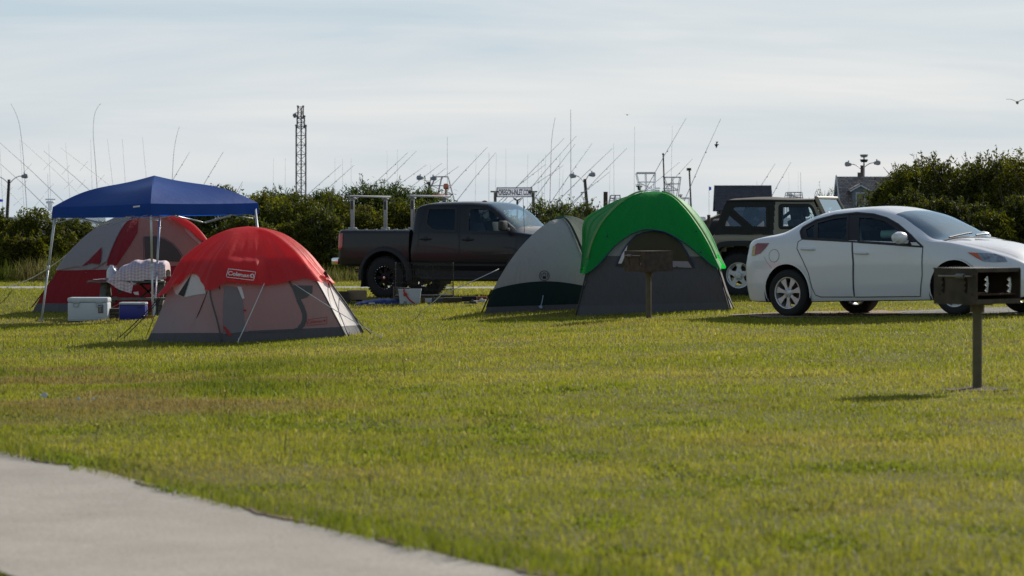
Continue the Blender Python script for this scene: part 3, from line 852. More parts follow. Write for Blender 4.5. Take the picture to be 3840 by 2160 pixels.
    for nm, pr, gm in (('windscreen', lambda x, y, z, v: 0 if v > 6.25 and HEAD < x < COWL else None, GLASS_WIND), ('rear_window', lambda x, y, z, v: 0 if v > 6.3 and .62 < x < 1.36 else None, GLASS_SIDE)):
        q = MB(); sh.mesh(pr, q, caps=(False, False)); q.build(nm, gm, root, smooth=True, ang=None)
    for sg in (-1, 1):
        ray = side_ray(sg)
        for poly in (wq, wr, wf):
            q = MB(); drape(q, poly, ray, bv, -.003, .06); q.build('window', GLASS_SIDE, root, smooth=True, ang=None)
        q = MB()
        for poly in (wq, wr, wf): ribbon(q, poly, .034, ray, bv, .004, .04, True)
        ribbon(q, dlo, .022, ray, bv, .006, .04, True)
        q.build('window_trim', DARK, root, smooth=True)
        for poly, hx in ((door_r, (835, 943, 795)), (door_f, (1250, 1362, 827))):
            q = MB(); drape(q, poly, ray, bv, .004, .07); d = q.build('door', WHITE, root, smooth=True, ang=None)
            q = MB(); ribbon(q, poly, .011, ray, bv, .0055, .04, True); q.build('door_seam', mat('seam dark', (.05, .05, .055), .7), d)
            a = L.hit(*Z3([(hx[0], hx[2])])[0]); e = L.hit(*Z3([(hx[1], hx[2] + 3)])[0])
            if a and e:
                q = MB(); mid = (a + e) / 2; yy = sg * abs(mid.y)
                q.tube([(a.x, sg * abs(a.y) + sg * -.004, a.z), (a.x + .02, yy + sg * .028, a.z + .004), (mid.x, yy + sg * .036, mid.z + .005), (e.x - .02, yy + sg * .028, e.z + .004), (e.x, sg * abs(e.y) - sg * .004, e.z)], [.010, .015, .017, .015, .010], 10)
                q.build('handle', WHITE, d, smooth=True)
        # fuel flap outline, sill line, tail lamp, head lamp
        if sg < 0:
            cpt = L.hit(*Z3([(627, 847)])[0])
            if cpt:
                q = MB(); drape(q, circle(cpt.x, cpt.z, .083), ray, bv, .0025, .04); fl = q.build('fuel_flap', WHITE, root, smooth=True)
                q = MB(); ribbon(q, circle(cpt.x, cpt.z, .085), .007, ray, bv, .0035, .03, True); q.build('flap_seam', mat('seam grey', (.25, .25, .26), .6), fl)
        tl = L.xz(Z3([(465, 830), (470, 800), (480, 765), (500, 750), (590, 750), (560, 790), (520, 830), (462, 848)]))
        q = MB(); drape(q, tl, ray, bv, .006, .04)
        q.build('tail_lamp', mat('red lamp', (.28, .025, .03), .18, coat=.8, noise=.35, nscale=9), root, smooth=True)
        q = MB(); drape(q, [(tl[0][0] - .02, tl[0][1] - .03), (tl[0][0] - .01, tl[0][1] + .1), (tl[0][0] + .05, tl[0][1] + .1), (tl[0][0] + .045, tl[0][1] - .03)], ray, bv, .009, .03)
        q.build('indicator', mat('amber lamp', (.52, .36, .12), .2, coat=.8), root, smooth=True)
        hl = L.xz(Z3([(2130, 822), (2250, 826), (2350, 835), (2420, 862), (2440, 895), (2340, 898), (2255, 893), (2190, 860)]))
        if len(hl) > 4:
            q = MB(); drape(q, hl, ray, bv, .005, .04); h_ = q.build('headlight', mat('headlamp glass', (.30, .33, .38), .06, metal=.4, coat=1, noise=.6, nscale=14), root, smooth=True)
            am = L.xz(Z3([(2130, 822), (2205, 826), (2245, 886), (2185, 855)]))
            q = MB(); drape(q, am, ray, bv, .008, .04); q.build('indicator', mat('orange lamp', (.62, .12, .03), .2, coat=.8), h_, smooth=True)
        # arch lips and liners
        for cx in (AX0, AX1):
            q = MB(); ribbon(q, arc(cx, RW + .02, .382, -14, 194, 40), .03, ray, bv, .008, .04); q.build('arch_lip', WHITE, root, smooth=True)
            q = MB(); wheel_well(q, cx, RW + .02, .39, .40, .865, sg); q.build('wheel_well', DARKP, root)
        for cx in (AX0, AX1): wheel(root, cx, sg * .775, RW, sg, RW, .205, .215, 'seven')
        # mirror
        q = MB(); mc = L.hit(*Z3([(1640, 745)])[0])
        mx_, mz_ = (mc.x, mc.z) if mc else (2.9, 1.0)
        q.lathe([(.001, -.125), (.055, -.105), (.078, -.04), (.08, .03), (.065, .09), (.001, .115)], 16, 'Y', Matrix.Translation((mx_ + .02, sg * .985, mz_ + .065)))
        q.box((mx_ + .03, sg * .86, mz_ + .01), (.06, .12, .05), bev=.015)
        q.build('wing_mirror', WHITE, root, smooth=True)
        bs = L.xz(Z3([(548, 852), (575, 900), (612, 945)]))
        q = MB(); ribbon(q, bs, .006, ray, bv, .003, .03); q.build('bumper_seam', mat('seam pale', (.32, .32, .33), .7), root)
    # bonnet shut line and wipers
    q = MB(); ribbon(q, [(3.43, -.72), (3.42, -.3), (3.42, .3), (3.43, .72)], .05, top_ray, bv, .004, .05); q.build('cowl', DARK, root)
    q = MB(); ribbon(q, [(3.5, -.69), (3.8, -.62), (4.1, -.53), (4.35, -.43)], .007, top_ray, bv, .003, .05); ribbon(q, [(3.5, .69), (3.8, .62), (4.1, .53), (4.35, .43)], .007, top_ray, bv, .003, .05)
    q.build('bonnet_seam', mat('seam grey', (.25, .25, .26), .6), root)
    q = MB(); q.tube([(3.44, -.62, 1.0), (3.40, -.2, 1.045), (3.39, -.02, 1.06)], .011, 6); q.tube([(3.43, .02, 1.03), (3.39, .4, 1.045)], .011, 6); q.build('wiper', DARK, root)
    # bumper inlets and grille at the nose
    q = MB(); drape(q, [(-.42, .30), (.42, .30), (.36, .42), (-.36, .42)], front_ray, bv, .006, .05); q.build('grille', DARK, root)
    # cabin
    q = MB(); q.box((2.1, 0, .42), (2.5, 1.4, .3)); q.build('cabin_floor', CABIN, root)
    q = MB()
    sh.mesh(lambda x, y, z, v: 0 if 3 < v < 4.98 and 1.0 < x < 3.4 and not arches(x, z) else None, q, caps=(False, False), inset=.045); q.build('door_lining', CABIN, root, smooth=True)
    for y in (-.37, .37):
        q = MB(); seat(q, 2.45, y, .40, .56); q.build('seat', SEATM, root, smooth=True)
    q = MB(); q.box((1.55, 0, .62), (.5, 1.25, .16), bev=.05); q.box((1.22, 0, .88), (.16, 1.2, .5), bev=.05, M=Matrix.Rotation(-.3, 4, 'Y'))
    for y in (-.38, .38): q.box((1.14, y, 1.12), (.09, .25, .16), bev=.04)
    q.build('rear_bench', SEATM, root, smooth=True)
    q = MB(); q.box((2.02, -.37, .98), (.05, .40, .5), bev=.02, M=Matrix.Rotation(-.22, 4, 'Y')); q.build('seat_towel', mat('pale towel', (.42, .50, .52), .9), root, smooth=True)
    q = MB(); q.box((3.25, 0, .86), (.5, 1.35, .22), bev=.08); q.build('dashboard', CABIN, root, smooth=True)
    q = MB(); q.lathe([(.175 + .014 * math.cos(t), .014 * math.sin(t)) for t in np.linspace(0, 2 * math.pi, 9)], 28, 'X', Matrix.Translation((2.92, .37, .93)) @ Matrix.Rotation(-.4, 4, 'Y')); q.build('steering_wheel', CABIN, root, smooth=True)
    q = MB(); q.tube([(2.25, -.42, 1.07), (2.95, -.30, 1.08)], .055, 12); q.build('rolled_mat', mat('mint foam mat', (.45, .68, .62), .8), root, smooth=True)
    q = MB(); q.box((2.66, 0, 1.29), (.03, .23, .065), bev=.012); q.build('rear_view_mirror', CABIN, root)
    return root, L
sedan, SL = make_sedan()
# ================================================================== dark crew-cab pickup
GREY = mat('charcoal truck paint', (.013, .0135, .017), .35, coat=.25, spec=.35)
FLARE = mat('fender flare', (.020, .020, .022), .7, bump=.15, bscale=150)
ALU = mat('brushed aluminium', (.30, .31, .33), .45, metal=.5)
def make_truck():
    Z5 = lambda pts: [(1200 + x * .37267, 700 + y * .37267) for x, y in pts]
    AX0, AX1, RW, rr = 1.22, 4.42, .405, .235
    base = gpt(1450, 1119); rz = R(-27)
    c, s_ = math.cos(rz), math.sin(rz)
    loc = base - Vector((AX0 * c + .84 * s_, AX0 * s_ - .84 * c, 0)); loc.z = base.z
    root = thing('pickup_truck', 'dark grey crew-cab pickup with an aluminium ladder rack over its bed', 'pickup', loc, rz)
    M = Matrix.Translation(loc) @ Matrix.Rotation(rz, 4, 'Z')
    # ---- bed
    xs = [.14, .17, .22, .4, 1.0, 1.76]
    W = [.86, .885, .905, .915, .918, .92]
    bed = Shell(xs, [(0.0, .62), ([a * .9 for a in W], [.62] * 6), ([a - .03 for a in W], [.66] * 6), ([a - .006 for a in W], [.80] * 6), (W, [1.0] * 6), ([a - .02 for a in W], [1.25] * 6), ([a - .04 for a in W], [1.315] * 6), ([a - .10 for a in W], [1.325] * 6), (0.0, 1.32)], (.14, 1.755), [1, 2, 10, 12, 12, 4, 2, 3], 110, .5)
    bb = bed.bvh(); Lb = Local(M, bb)
    # ---- cab and bonnet
    xs = [1.79, 1.84, 1.95, 2.2, 2.8, 3.3, 3.6, 4.0, 4.2, 4.6, 5.0, 5.2, 5.30]
    ym = [.90, .915, .92, .92, .92, .92, .92, .92, .92, .915, .88, .80, .70]
    yb = [.85, .875, .89, .89, .89, .89, .89, .885, .87, .85, .82, .74, .64]
    zb = [1.24, 1.26, 1.27, 1.27, 1.255, 1.245, 1.24, 1.235, 1.23, 1.20, 1.14, 1.02, .86]
    yr = [.70, .71, .70, .68, .675, .68, .71, .79, .80, .74, .70, .62, .54]
    zr = [1.70, 1.755, 1.80, 1.825, 1.83, 1.80, 1.66, 1.33, 1.285, 1.245, 1.18, 1.05, .88]
    yq = [.5, .5, .5, .5, .5, .5, .5, .5, .5, .46, .44, .4, .35]
    zq = [1.75, 1.80, 1.845, 1.875, 1.885, 1.86, 1.72, 1.40, 1.31, 1.28, 1.21, 1.07, .89]
    zt = [1.765, 1.815, 1.86, 1.89, 1.90, 1.875, 1.735, 1.42, 1.325, 1.295, 1.22, 1.075, .895]
    n_ = len(xs)
    cab = Shell(xs, [(0.0, [.56] * n_), ([a * .93 for a in ym], [.56] * n_), ([a - .05 for a in ym], [.60] * n_), ([a - .012 for a in ym], [.74] * n_), (ym, [.95] * n_), (yb, zb), (yr, zr), (yq, zq), (0.0, zt)], (1.79, 5.30), [1, 2, 8, 12, 12, 22, 6, 8], 230, .9)
    cb = cab.bvh(); L = Local(M, cb)
    wr = rounded([p for p in L.xz(Z5([(1068, 380), (1092, 218), (1372, 218), (1368, 450), (1135, 442)]))], .05)
    wf = rounded(L.xz(Z5([(1490, 456), (1494, 222), (1665, 212), (1735, 240), (1800, 300), (1880, 385), (1905, 456)])), .04)
    dr = rounded(L.xz(Z5([(1000, 400), (1030, 300), (1065, 195), (1080, 180), (1400, 180), (1404, 500), (1404, 752), (1130, 752), (1060, 740), (1015, 640), (985, 600)])), .05)
    df = rounded(L.xz(Z5([(1412, 190), (1470, 185), (1690, 188), (1790, 245), (1920, 385), (1980, 455), (1980, 752), (1412, 752)])), .05)
    FZ, ar = RW + .02, .54
    arch_b = arch_cut([(AX0, FZ, .50)]); arch_c = arch_cut([(AX1, FZ, .50)])
    HEAD, COWL = 3.32, 4.02
    b = MB(); bed.mesh(lambda x, y, z, v: None if (v < 5 and y > .5 and arch_b(x, z)) else (1 if v < 1.5 or (v > 6.9 and x > .2) else 0), b)
    b.build('bed', [GREY, DARKP], root, smooth=True, ang=35)
    def pred(x, y, z, v):
        if v < 5 and y > .5 and arch_c(x, z): return None
        if 5 <= v < 6 and (inpoly(x, z, wr) or inpoly(x, z, wf)): return None
        if v > 6.2 and HEAD < x < COWL: return None
        return 1 if v < 1.5 else 0
    b = MB(); cab.mesh(pred, b); b.build('cab', [GREY, DARK], root, smooth=True, ang=35)
    q = MB(); cab.mesh(lambda x, y, z, v: 0 if v > 6.2 and HEAD < x < COWL else None, q, caps=(False, False)); q.build('windscreen', glass('truck windscreen', (.27, .47, .60), .06, .03), root, smooth=True, ang=None)  # glass tint also carries the blue sky reflection, painted in
    for sg in (-1, 1):
        ray = side_ray(sg)
        for poly, gm in ((wr, GLASS_DARK), (wf, GLASS_SIDE)):
            q = MB(); drape(q, poly, ray, cb, -.003, .06); q.build('window', gm, root, smooth=True, ang=None)
            q = MB(); ribbon(q, poly, .045, ray, cb, .004, .04, True); q.build('window_trim', DARK, root, smooth=True)
        for poly, hx in ((dr, (1008, 1118, 528)), (df, (1430, 1545, 533))):
            q = MB(); ribbon(q, poly, .012, ray, cb, .003, .05, True); q.build('door_seam', DARK, root)
            low = [p for p in poly if p[1] < 1.19]
            x0 = min(p[0] for p in low) + .01; x1 = max(p[0] for p in low) - .01; z0 = min(p[1] for p in low) + .01
            q = MB(); drape(q, rounded([(x0 + (.1 if poly is dr else 0), z0), (x1, z0), (x1, 1.2), (x0, 1.2), (x0 + .0, z0 + .32)] if poly is dr else [(x0, z0), (x1, z0), (x1, 1.2), (x0, 1.2)], .04), ray, cb, .004, .08); d = q.build('door', GREY, root, smooth=True)
            a = L.hit(*Z5([(hx[0], hx[2])])[0]); e = L.hit(*Z5([(hx[1], hx[2])])[0])
            q = MB(); mx = (a.x + e.x) / 2; y0 = sg * abs(a.y)
            q.tube([(a.x, y0, a.z), (a.x + .05, y0 + sg * .03, a.z), (e.x - .05, y0 + sg * .03, a.z), (e.x, y0, a.z)], .017, 8)
            q.lathe([(.002, -.012), (.05, -.01), (.055, .01)], 16, 'Y', Matrix.Translation((mx, y0, a.z)) @ (Matrix.Identity(4) if sg < 0 else Matrix.Rotation(math.pi, 4, 'Z')))
            q.build('handle', DARK, d, smooth=True)
        # flares
        for cx, bv_ in ((AX0, bb), (AX1, cb)):
            rows = []
            for a in np.linspace(-8, 188, 36):
                ca, sa = math.cos(R(a)), math.sin(R(a)); rw = []
                for rad, yy in ((.60, .905), (.585, .935), (.55, .965), (.505, .972), (.495, .95), (.495, .88)): rw.append(Vector((cx + rad * ca, sg * yy, FZ + rad * sa)))
                rows.append(rw)
            q = MB(); q.grid(rows); q.build('fender_flare', FLARE, root, smooth=True)
            q = MB(); wheel_well(q, cx, FZ, .51, .45, .9, sg); q.build('wheel_well', DARKP, root)
            wheel(root, cx, sg * .80, RW, sg, RW, .29, rr, 'bead')
            q = MB(); q.box((cx - .50, sg * .82, .40), (.02, .26, .36), bev=.006, M=Matrix.Rotation(.12, 4, 'Y')); q.build('mud_flap', DARKP, root)
        q = MB(); q.box((2.85, sg * .885, .665), (2.02, .03, .05), bev=.012); q.build('rocker_trim', FLARE, root)
        q = MB(); q.tube([(1.95, sg * .80, .45), (2.05, sg * .90, .40), (3.7, sg * .90, .40), (3.8, sg * .80, .45)], .045, 10); q.build('side_step', DARKP, root, smooth=True)
        q = MB(); q.box((2.85, sg * .78, .53), (2.0, .12, .22)); q.build('rocker', DARKP, root)
        tl = [(.150, 1.00), (.150, 1.235), (.20, 1.27), (.262, 1.27), (.262, 1.02), (.225, .955), (.17, .94)]
        q = MB(); drape(q, tl, ray, bb, .008, .04); q.build('tail_lamp', mat('bright red lamp', (.55, .015, .02), .2, coat=.8), root, smooth=True)
        mc = L.hit(*Z5([(1885, 430)])[0])
        q = MB(); q.box((mc.x + .02, sg * 1.06, mc.z + .07), (.11, .22, .19), bev=.035); q.box((mc.x + .05, sg * .93, mc.z + .0), (.06, .12, .06), bev=.01); q.build('wing_mirror', DARK, root, smooth=True)
    # rear bumper, tailgate, underbody
    q = MB(); q.box((.05, 0, .72), (.16, 1.72, .13), bev=.03); q.build('rear_bumper', CHROME, root, smooth=True)
    q = MB(); q.box((.13, 0, 1.02), (.04, 1.5, .5), bev=.015); q.build('tailgate', GREY, root, smooth=True)
    q = MB(); q.box((2.7, 0, .6), (4.3, .9, .16)); q.tube([(AX0, -.75, RW), (AX0, .75, RW)], .06, 10); q.lathe([(.02, -.16), (.14, -.08), (.14, .08), (.02, .16)], 14, 'Y', Matrix.Translation((AX0, .1, RW))); q.tube([(AX1, -.75, RW), (AX1, .75, RW)], .05, 8); q.build('chassis', DARKP, root)
    q = MB(); q.tube([(1.6, -.35, .55), (.9, -.5, .56), (.35, -.55, .53)], .04, 10); q.build('exhaust', mat('exhaust steel', (.2, .17, .15), .5, metal=.8), root, smooth=True)
    q = MB(); q.box((.95, 0, 1.335), (1.5, 1.55, .012)); q.build('bed_cover', mat('bed vinyl', (.06, .06, .065), .5, bump=.3, bscale=20), root)
    # ladder rack: two T bars
    for k, (x, n) in enumerate(((.34, 2), (1.70, 2))):
        q = MB(); q.box((x, 0, 2.005), (.085, 1.64, .042), bev=.015)
        for y in (-.82, .82): q.box((x, y, 2.005), (.085, .02, .04), bev=.005)
        cb_ = q.build('crossbar', ALU, root, smooth=True)
        for y in (-.66, .66):
            q = MB(); q.box((x, y, 1.655), (.072, .045, .62), bev=.012); q.box((x, y, 1.36), (.17, .09, .06), bev=.015); q.box((x, y, 1.965), (.12, .10, .035), bev=.01); q.build('rack_post', ALU, root, smooth=True)
            q = MB(); q.box((x + .003, y - .0295, 1.83), (.045, .004, .17)); q.build('decal', mat('dark decal', (.04, .04, .05), .5), root)
    for y in (-.80, .80):
        q = MB(); q.box((.95, y, 1.335), (1.55, .05, .02), bev=.006)
        for x in np.linspace(.3, 1.6, 7): q.box((x, y, 1.35), (.05, .045, .018), bev=.004)
        q.build('bed_rail', ALU, root)
    # copper lamp and red tie-down at the far end of the front crossbar, roof antenna
    q = MB(); q.tube([(1.62, .86, 2.03), (1.62, .86, 2.09), (1.65, .80, 2.15)], .018, 8); q.lathe([(.004, -.07), (.05, -.05), (.058, 0), (.045, .05), (.004, .06)], 14, 'Z', Matrix.Translation((1.66, .79, 2.21))); q.box((1.60, .55, 2.045), (.09, .28, .03), bev=.01)
    q.build('rack_lamp', mat('copper lamp', (.45, .16, .10), .3, metal=.6), root, smooth=True)
    q = MB(); q.lathe([(.06, 0), (.055, .02), (.02, .035), (.001, .036)], 12, 'Z', Matrix.Translation((3.05, -.2, 1.878))); q.build('roof_antenna', DARK, root, smooth=True)
    q = MB(); q.tube([(4.15, -.66, 1.28), (4.12, -.66, 1.95)], .005, 5); q.build('whip_antenna', DARK, root)
    q = MB(); q.tube([(4.08, -.70, 1.31), (4.02, -.2, 1.40), (4.02, -.1, 1.41)], .013, 6); q.tube([(4.07, 0, 1.345), (4.02, .45, 1.40)], .013, 6); q.build('wiper', DARK, root)
    # nose
    q = MB(); q.box((5.28, 0, .72), (.16, 1.7, .22), bev=.05); q.build('front_bumper', CHROME, root, smooth=True)
    q = MB(); drape(q, [(-.4, .9), (.4, .9), (.45, 1.0), (-.45, 1.0)], front_ray, cb, .01, .08); q.build('grille', CHROME, root)
    for y in (-.56, .56):
        q = MB(); drape(q, rounded([(y - .14, .88), (y + .14, .88), (y + .12, 1.02), (y - .12, 1.02)], .03), front_ray, cb, .012, .05); q.build('headlight', mat('headlamp glass', (.30, .33, .38), .06, metal=.4, coat=1, noise=.6, nscale=14), root)
    # cabin
    q = MB(); cab.mesh(lambda x, y, z, v: 0 if 3 < v < 4.98 and 1.85 < x < 4.0 else None, q, caps=(False, False), inset=.05); q.box((2.9, 0, .72), (2.1, 1.5, .2)); q.build('cabin_lining', CABIN, root)
    for y in (-.4, .4):
        q = MB(); seat(q, 3.28, y, .82, .52, .56); q.build('seat', SEATM, root, smooth=True)
    q = MB(); q.box((2.4, 0, .9), (.5, 1.35, .16), bev=.05); q.box((2.12, 0, 1.2), (.14, 1.35, .55), bev=.05, M=Matrix.Rotation(-.2, 4, 'Y')); q.build('rear_bench', SEATM, root, smooth=True)
    q = MB(); q.box((3.95, 0, 1.16), (.4, 1.45, .22), bev=.07); q.build('dashboard', CABIN, root, smooth=True)
    q = MB(); q.lathe([(.185 + .014 * math.cos(t), .014 * math.sin(t)) for t in np.linspace(0, 2 * math.pi, 9)], 28, 'X', Matrix.Translation((3.68, .40, 1.22)) @ Matrix.Rotation(-.4, 4, 'Y')); q.build('steering_wheel', CABIN, root, smooth=True)
    return root, L
truck, TL = make_truck()
# ================================================================== tan soft-top off-roader
TAN = mat('khaki car paint', (.235, .205, .145), .4, coat=.3)
SOFT = mat('black soft-top cloth', (.020, .019, .018), .85, bump=.4, bscale=30)
def make_jeep():
    Z4 = lambda pts: [(2640 + x * .29677, 700 + y * .29677) for x, y in pts]
    AX0, AX1, RW = .62, 3.04, .375
    base = gpt(2776, 1113); rz = R(-23)
    c, s_ = math.cos(rz), math.sin(rz)
    loc = base - Vector((AX0 * c + .80 * s_, AX0 * s_ - .80 * c, 0)); loc.z = base.z
    root = thing('offroad_car', 'tan off-road car with black soft top parked behind the white sedan', 'car', loc, rz)
    M = Matrix.Translation(loc) @ Matrix.Rotation(rz, 4, 'Z')
    # tub and bonnet
    xs = [.10, .13, .3, 1.0, 2.25, 2.45, 2.75, 3.2, 3.5, 3.56]
    yw = [.74, .765, .77, .77, .77, .76, .70, .64, .61, .58]
    zt = [1.06, 1.08, 1.08, 1.08, 1.08, 1.10, 1.12, 1.12, 1.10, 1.06]
    n_ = len(xs)
    tub = Shell(xs, [(0.0, [.52] * n_), ([a - .02 for a in yw], [.52] * n_), (yw, [.57] * n_), (yw, [1.0] * n_), ([a - .008 for a in yw], [z - .02 for z in zt]), ([a - .04 for a in yw], zt), (0.0, [z + .012 for z in zt])], (.10, 3.56), [1, 1, 8, 4, 2, 4], 150, .4)
    tb = tub.bvh()
    arches = arch_cut([(AX0, RW + .06, .47), (AX1, RW + .06, .47)])
    b = MB(); tub.mesh(lambda x, y, z, v: None if (v < 4 and y > .5 and arches(x, z)) or (v > 5.1 and .2 < x < 2.2) else (1 if v < 1 else 0), b); b.build('body', [TAN, DARKP], root, smooth=True, ang=35)
    # soft top: a loft whose back leans in
    xs = [.14, .30, .45, .9, 1.2, 1.8, 2.2, 2.34]
    # rear face slopes: low stations carry only the lower part
    def top_pt(u, v, sg):
        """u along the car 0..1, v from the belt (0) over the rail (.8) to the centre (1)"""
        z0, z1 = 1.085, 1.675
        if v <= .8:
            t = v / .8; z = z0 + (z1 - z0) * t; y = .765 - .11 * t - .03 * max(0, t - .85) / .15
        else:
            t = (v - .8) / .2; z = z1 + .045 * math.sin(t * math.pi / 2); y = (.625) * (1 - t)
        xr = .12 + .20 * min(1, (z - z0) / (z1 - z0)); xf = 2.22 - .0 * t - .34 * max(0, (z - z0) / (z1 - z0))
        x = xr + (xf - xr) * u
        z += .018 * math.sin(u * math.pi * 2 - .6) * (v - .7) / .3 if v > .7 else 0
        return Vector((x, sg * y, z))
    def top_grid(mb, pred, nu=110, nv=60):
        for sg in (-1, 1):
            for i in range(nu):
                for j in range(nv):
                    q = [top_pt(a / nu, b / nv, sg) for a, b in ((i, j), (i + 1, j), (i + 1, j + 1), (i, j + 1))]
                    cc = sum(q, Vector()) / 4
                    r = pred(cc, (j + .5) / nv)
                    if r is not None: mb.m = r; mb.add(q, [(0, 1, 2, 3)])
        mb.m = 0
    fullm = MB(); top_grid(fullm, lambda c_, v: 0, 40, 30); tv = fullm.bvh(); L = Local(M, tv)
    w1 = rounded(L.xz(Z4([(245, 515), (262, 450), (312, 335), (505, 500), (500, 522)])), .03)
    w2 = rounded(L.xz(Z4([(345, 285), (385, 240), (800, 238), (800, 524), (605, 518)])), .03)
    wd = rounded(L.xz(Z4([(958, 520), (958, 235), (1330, 235), (1368, 270), (1420, 400), (1460, 522)])), .04)
    bx = L.hit(*Z4([(888, 400)])[0]).x
    hood = [(0, 0)]
    def pred(cc, v):
        if v < .8 and (inpoly(cc.x, cc.z, w1) or inpoly(cc.x, cc.z, w2) or inpoly(cc.x, cc.z, wd)): return None
        if cc.x > bx: return 2 if v < .76 else 1
        return 0 if v < .8 else 1
    b = MB(); top_grid(b, lambda cc, v: pred(cc, v) if (pred(cc, v) is None or pred(cc, v) < 2) else None)
    # back panel with its window
    nb = 14
    for i in range(nb):
        t0, t1 = i / nb * .8, (i + 1) / nb * .8
        a0, a1, c0, c1 = top_pt(0, t0, -1), top_pt(0, t0, 1), top_pt(0, t1, -1), top_pt(0, t1, 1)
        if 3 <= i < 12:
            for s0, s1 in ((0, .14), (.86, 1)): b.add([a0.lerp(a1, s0), a0.lerp(a1, s1), c0.lerp(c1, s1), c0.lerp(c1, s0)], [(0, 1, 2, 3)])
        else: b.add([a0, a1, c1, c0], [(0, 1, 2, 3)])
    b.build('soft_top', [SOFT, SOFT], root, normals=False)
    b = MB(); top_grid(b, lambda cc, v: 0 if pred(cc, v) == 2 else None); b.build('door_frame', TAN, root, normals=False)
    CLR = glass('soft plastic pane', (.72, .74, .78), .05, .08)
    for sg in (-1, 1):
        ray = side_ray(sg)
        for poly, gm in ((w1, CLR), (w2, CLR), (wd, GLASS_SIDE)):
            q = MB(); drape(q, poly, ray, tv, -.003, .08); q.build('window', gm, root, smooth=True)
            q = MB(); ribbon(q, poly, .05, ray, tv, .005, .05, True); q.build('window_trim', SOFT, root)
        q = MB(); q.tube([top_pt(u, .8, sg) + Vector((0, sg * .012, -.012)) for u in np.linspace(0, 1, 24)], .02, 8); q.build('top_seam', SOFT, root, smooth=True)
        # lower door, seam and handle
        q = MB(); drape(q, rounded([(bx, .60), (2.24, .60), (2.24, 1.05), (bx, 1.05)], .06), ray, tb, .006, .1); d = q.build('door', TAN, root, smooth=True)
        q = MB(); ribbon(q, rounded([(bx, .60), (2.24, .60), (2.24, 1.05), (bx, 1.05)], .06), .012, ray, tb, .004, .06, True); q.build('door_seam', DARK, d)
        q = MB(); q.box((bx + .12, sg * .79, .97), (.13, .04, .04), bev=.01); q.build('handle', DARK, d)
        for cx in (AX0, AX1):
            path = [(cx - .60, .50), (cx - .50, .74), (cx - .40, .915), (cx - .25, .965), (cx + .28, .965), (cx + .42, .90), (cx + .54, .70), (cx + .60, .58)]
            pl = spline([(p[0], p[1], 0) for p in path], 30); rows = []
            for i, p in enumerate(pl):
                inn = Vector((cx + (p.x - cx) * .86, p.y * .905, 0)) if p.y > .6 else Vector((cx + (p.x - cx) * .88, p.y, 0))
                rows.append([Vector((p.x, sg * .76, p.y)), Vector((p.x, sg * .90, p.y - .005)), Vector((p.x, sg * .93, p.y - .03)), Vector((inn.x, sg * .93, inn.y)), Vector((inn.x, sg * .76, inn.y))])
            q = MB(); q.grid(rows); q.build('fender_flare', FLARE, root, smooth=True)
            q = MB(); wheel_well(q, cx, RW + .06, .475, .42, .77, sg); q.build('wheel_well', DARKP, root)
            wheel(root, cx, sg * .79, RW, sg, RW, .235, .225, 'five')
        q = MB(); q.box((.085, sg * .70, .95), (.05, .11, .2), bev=.015); q.build('tail_lamp', mat('bright red lamp', (.55, .015, .02), .2, coat=.8), root)
        q = MB(); q.box((2.24, sg * .90, 1.17), (.1, .19, .16), bev=.03); q.build('wing_mirror', DARK, root, smooth=True)
    # windscreen frame
    q = MB()
    q.tube([(2.27, -.70, 1.09), (1.93, -.62, 1.71), (1.93, .62, 1.71), (2.27, .70, 1.09)], .035, 8); q.box((2.275, 0, 1.1), (.09, 1.45, .06), bev=.02); q.build('windscreen_frame', TAN, root, smooth=True)
    q = MB(); q.add([(2.265, -.68, 1.11), (2.265, .68, 1.11), (1.95, .60, 1.69), (1.95, -.60, 1.69)], [(0, 1, 2, 3)]); q.build('windscreen', glass('sky tinted windscreen', (.20, .36, .47), .16, .03), root)  # sky's blue reflection is put into the pane tint
    # headliner strip joining frame and top
    q = MB(); q.add([top_pt(1, .8, -1), top_pt(1, .9, -1), top_pt(1, 1, 1), top_pt(1, .9, 1), top_pt(1, .8, 1), Vector((1.93, .62, 1.71)), Vector((1.93, -.62, 1.71))], [(0, 1, 2, 3, 4, 5, 6)]); q.build('top_front', SOFT, root)
    # spare wheel on the back
    S = MB(); prof = [(.225, -.11), (.24, -.12), (.34, -.115), (.372, -.08), (.375, 0), (.372, .08), (.34, .115), (.24, .12), (.05, .1)]
    S.lathe(prof, 40, 'X', Matrix.Translation((-.05, .05, .98))); S.lathe([(.001, -.1), (.225, -.1)], 24, 'X', Matrix.Translation((-.05, .05, .98))); S.build('spare_wheel', TYRE, root, smooth=True)
    q = MB(); q.box((.03, 0, .60), (.14, 1.5, .16), bev=.03); q.build('rear_bumper', DARKP, root)
    q = MB(); q.box((3.68, 0, .62), (.18, 1.5, .18), bev=.03); q.build('front_bumper', DARKP, root)
    q = MB(); q.box((3.57, 0, .90), (.04, 1.1, .42), bev=.015); gr = q.build('grille', TAN, root)
    for y in (-.42, .42):
        q = MB(); q.lathe([(.001, .02), (.09, .02), (.1, 0)], 18, 'X', Matrix.Translation((3.60, y, .95))); q.build('headlight', CHROME, root)
    # roll cage and cabin
    q = MB()
    for y in (-.56, .56):
        q.tube([(.55, y, 1.1), (.62, y * .95, 1.42), (.75, y * .93, 1.58), (1.3, y * .93, 1.62), (1.92, y * .95, 1.62)], .032, 8); q.tube([(1.28, y * .95, 1.0), (1.28, y * .93, 1.62)], .035, 8); q.tube([(1.25, y * .93, 1.58), (.75, y * .95, 1.2)], .03, 8)
    q.tube([(1.28, -.52, 1.62), (1.28, .52, 1.62)], .032, 8); q.build('roll_cage', DARKP, root, smooth=True)
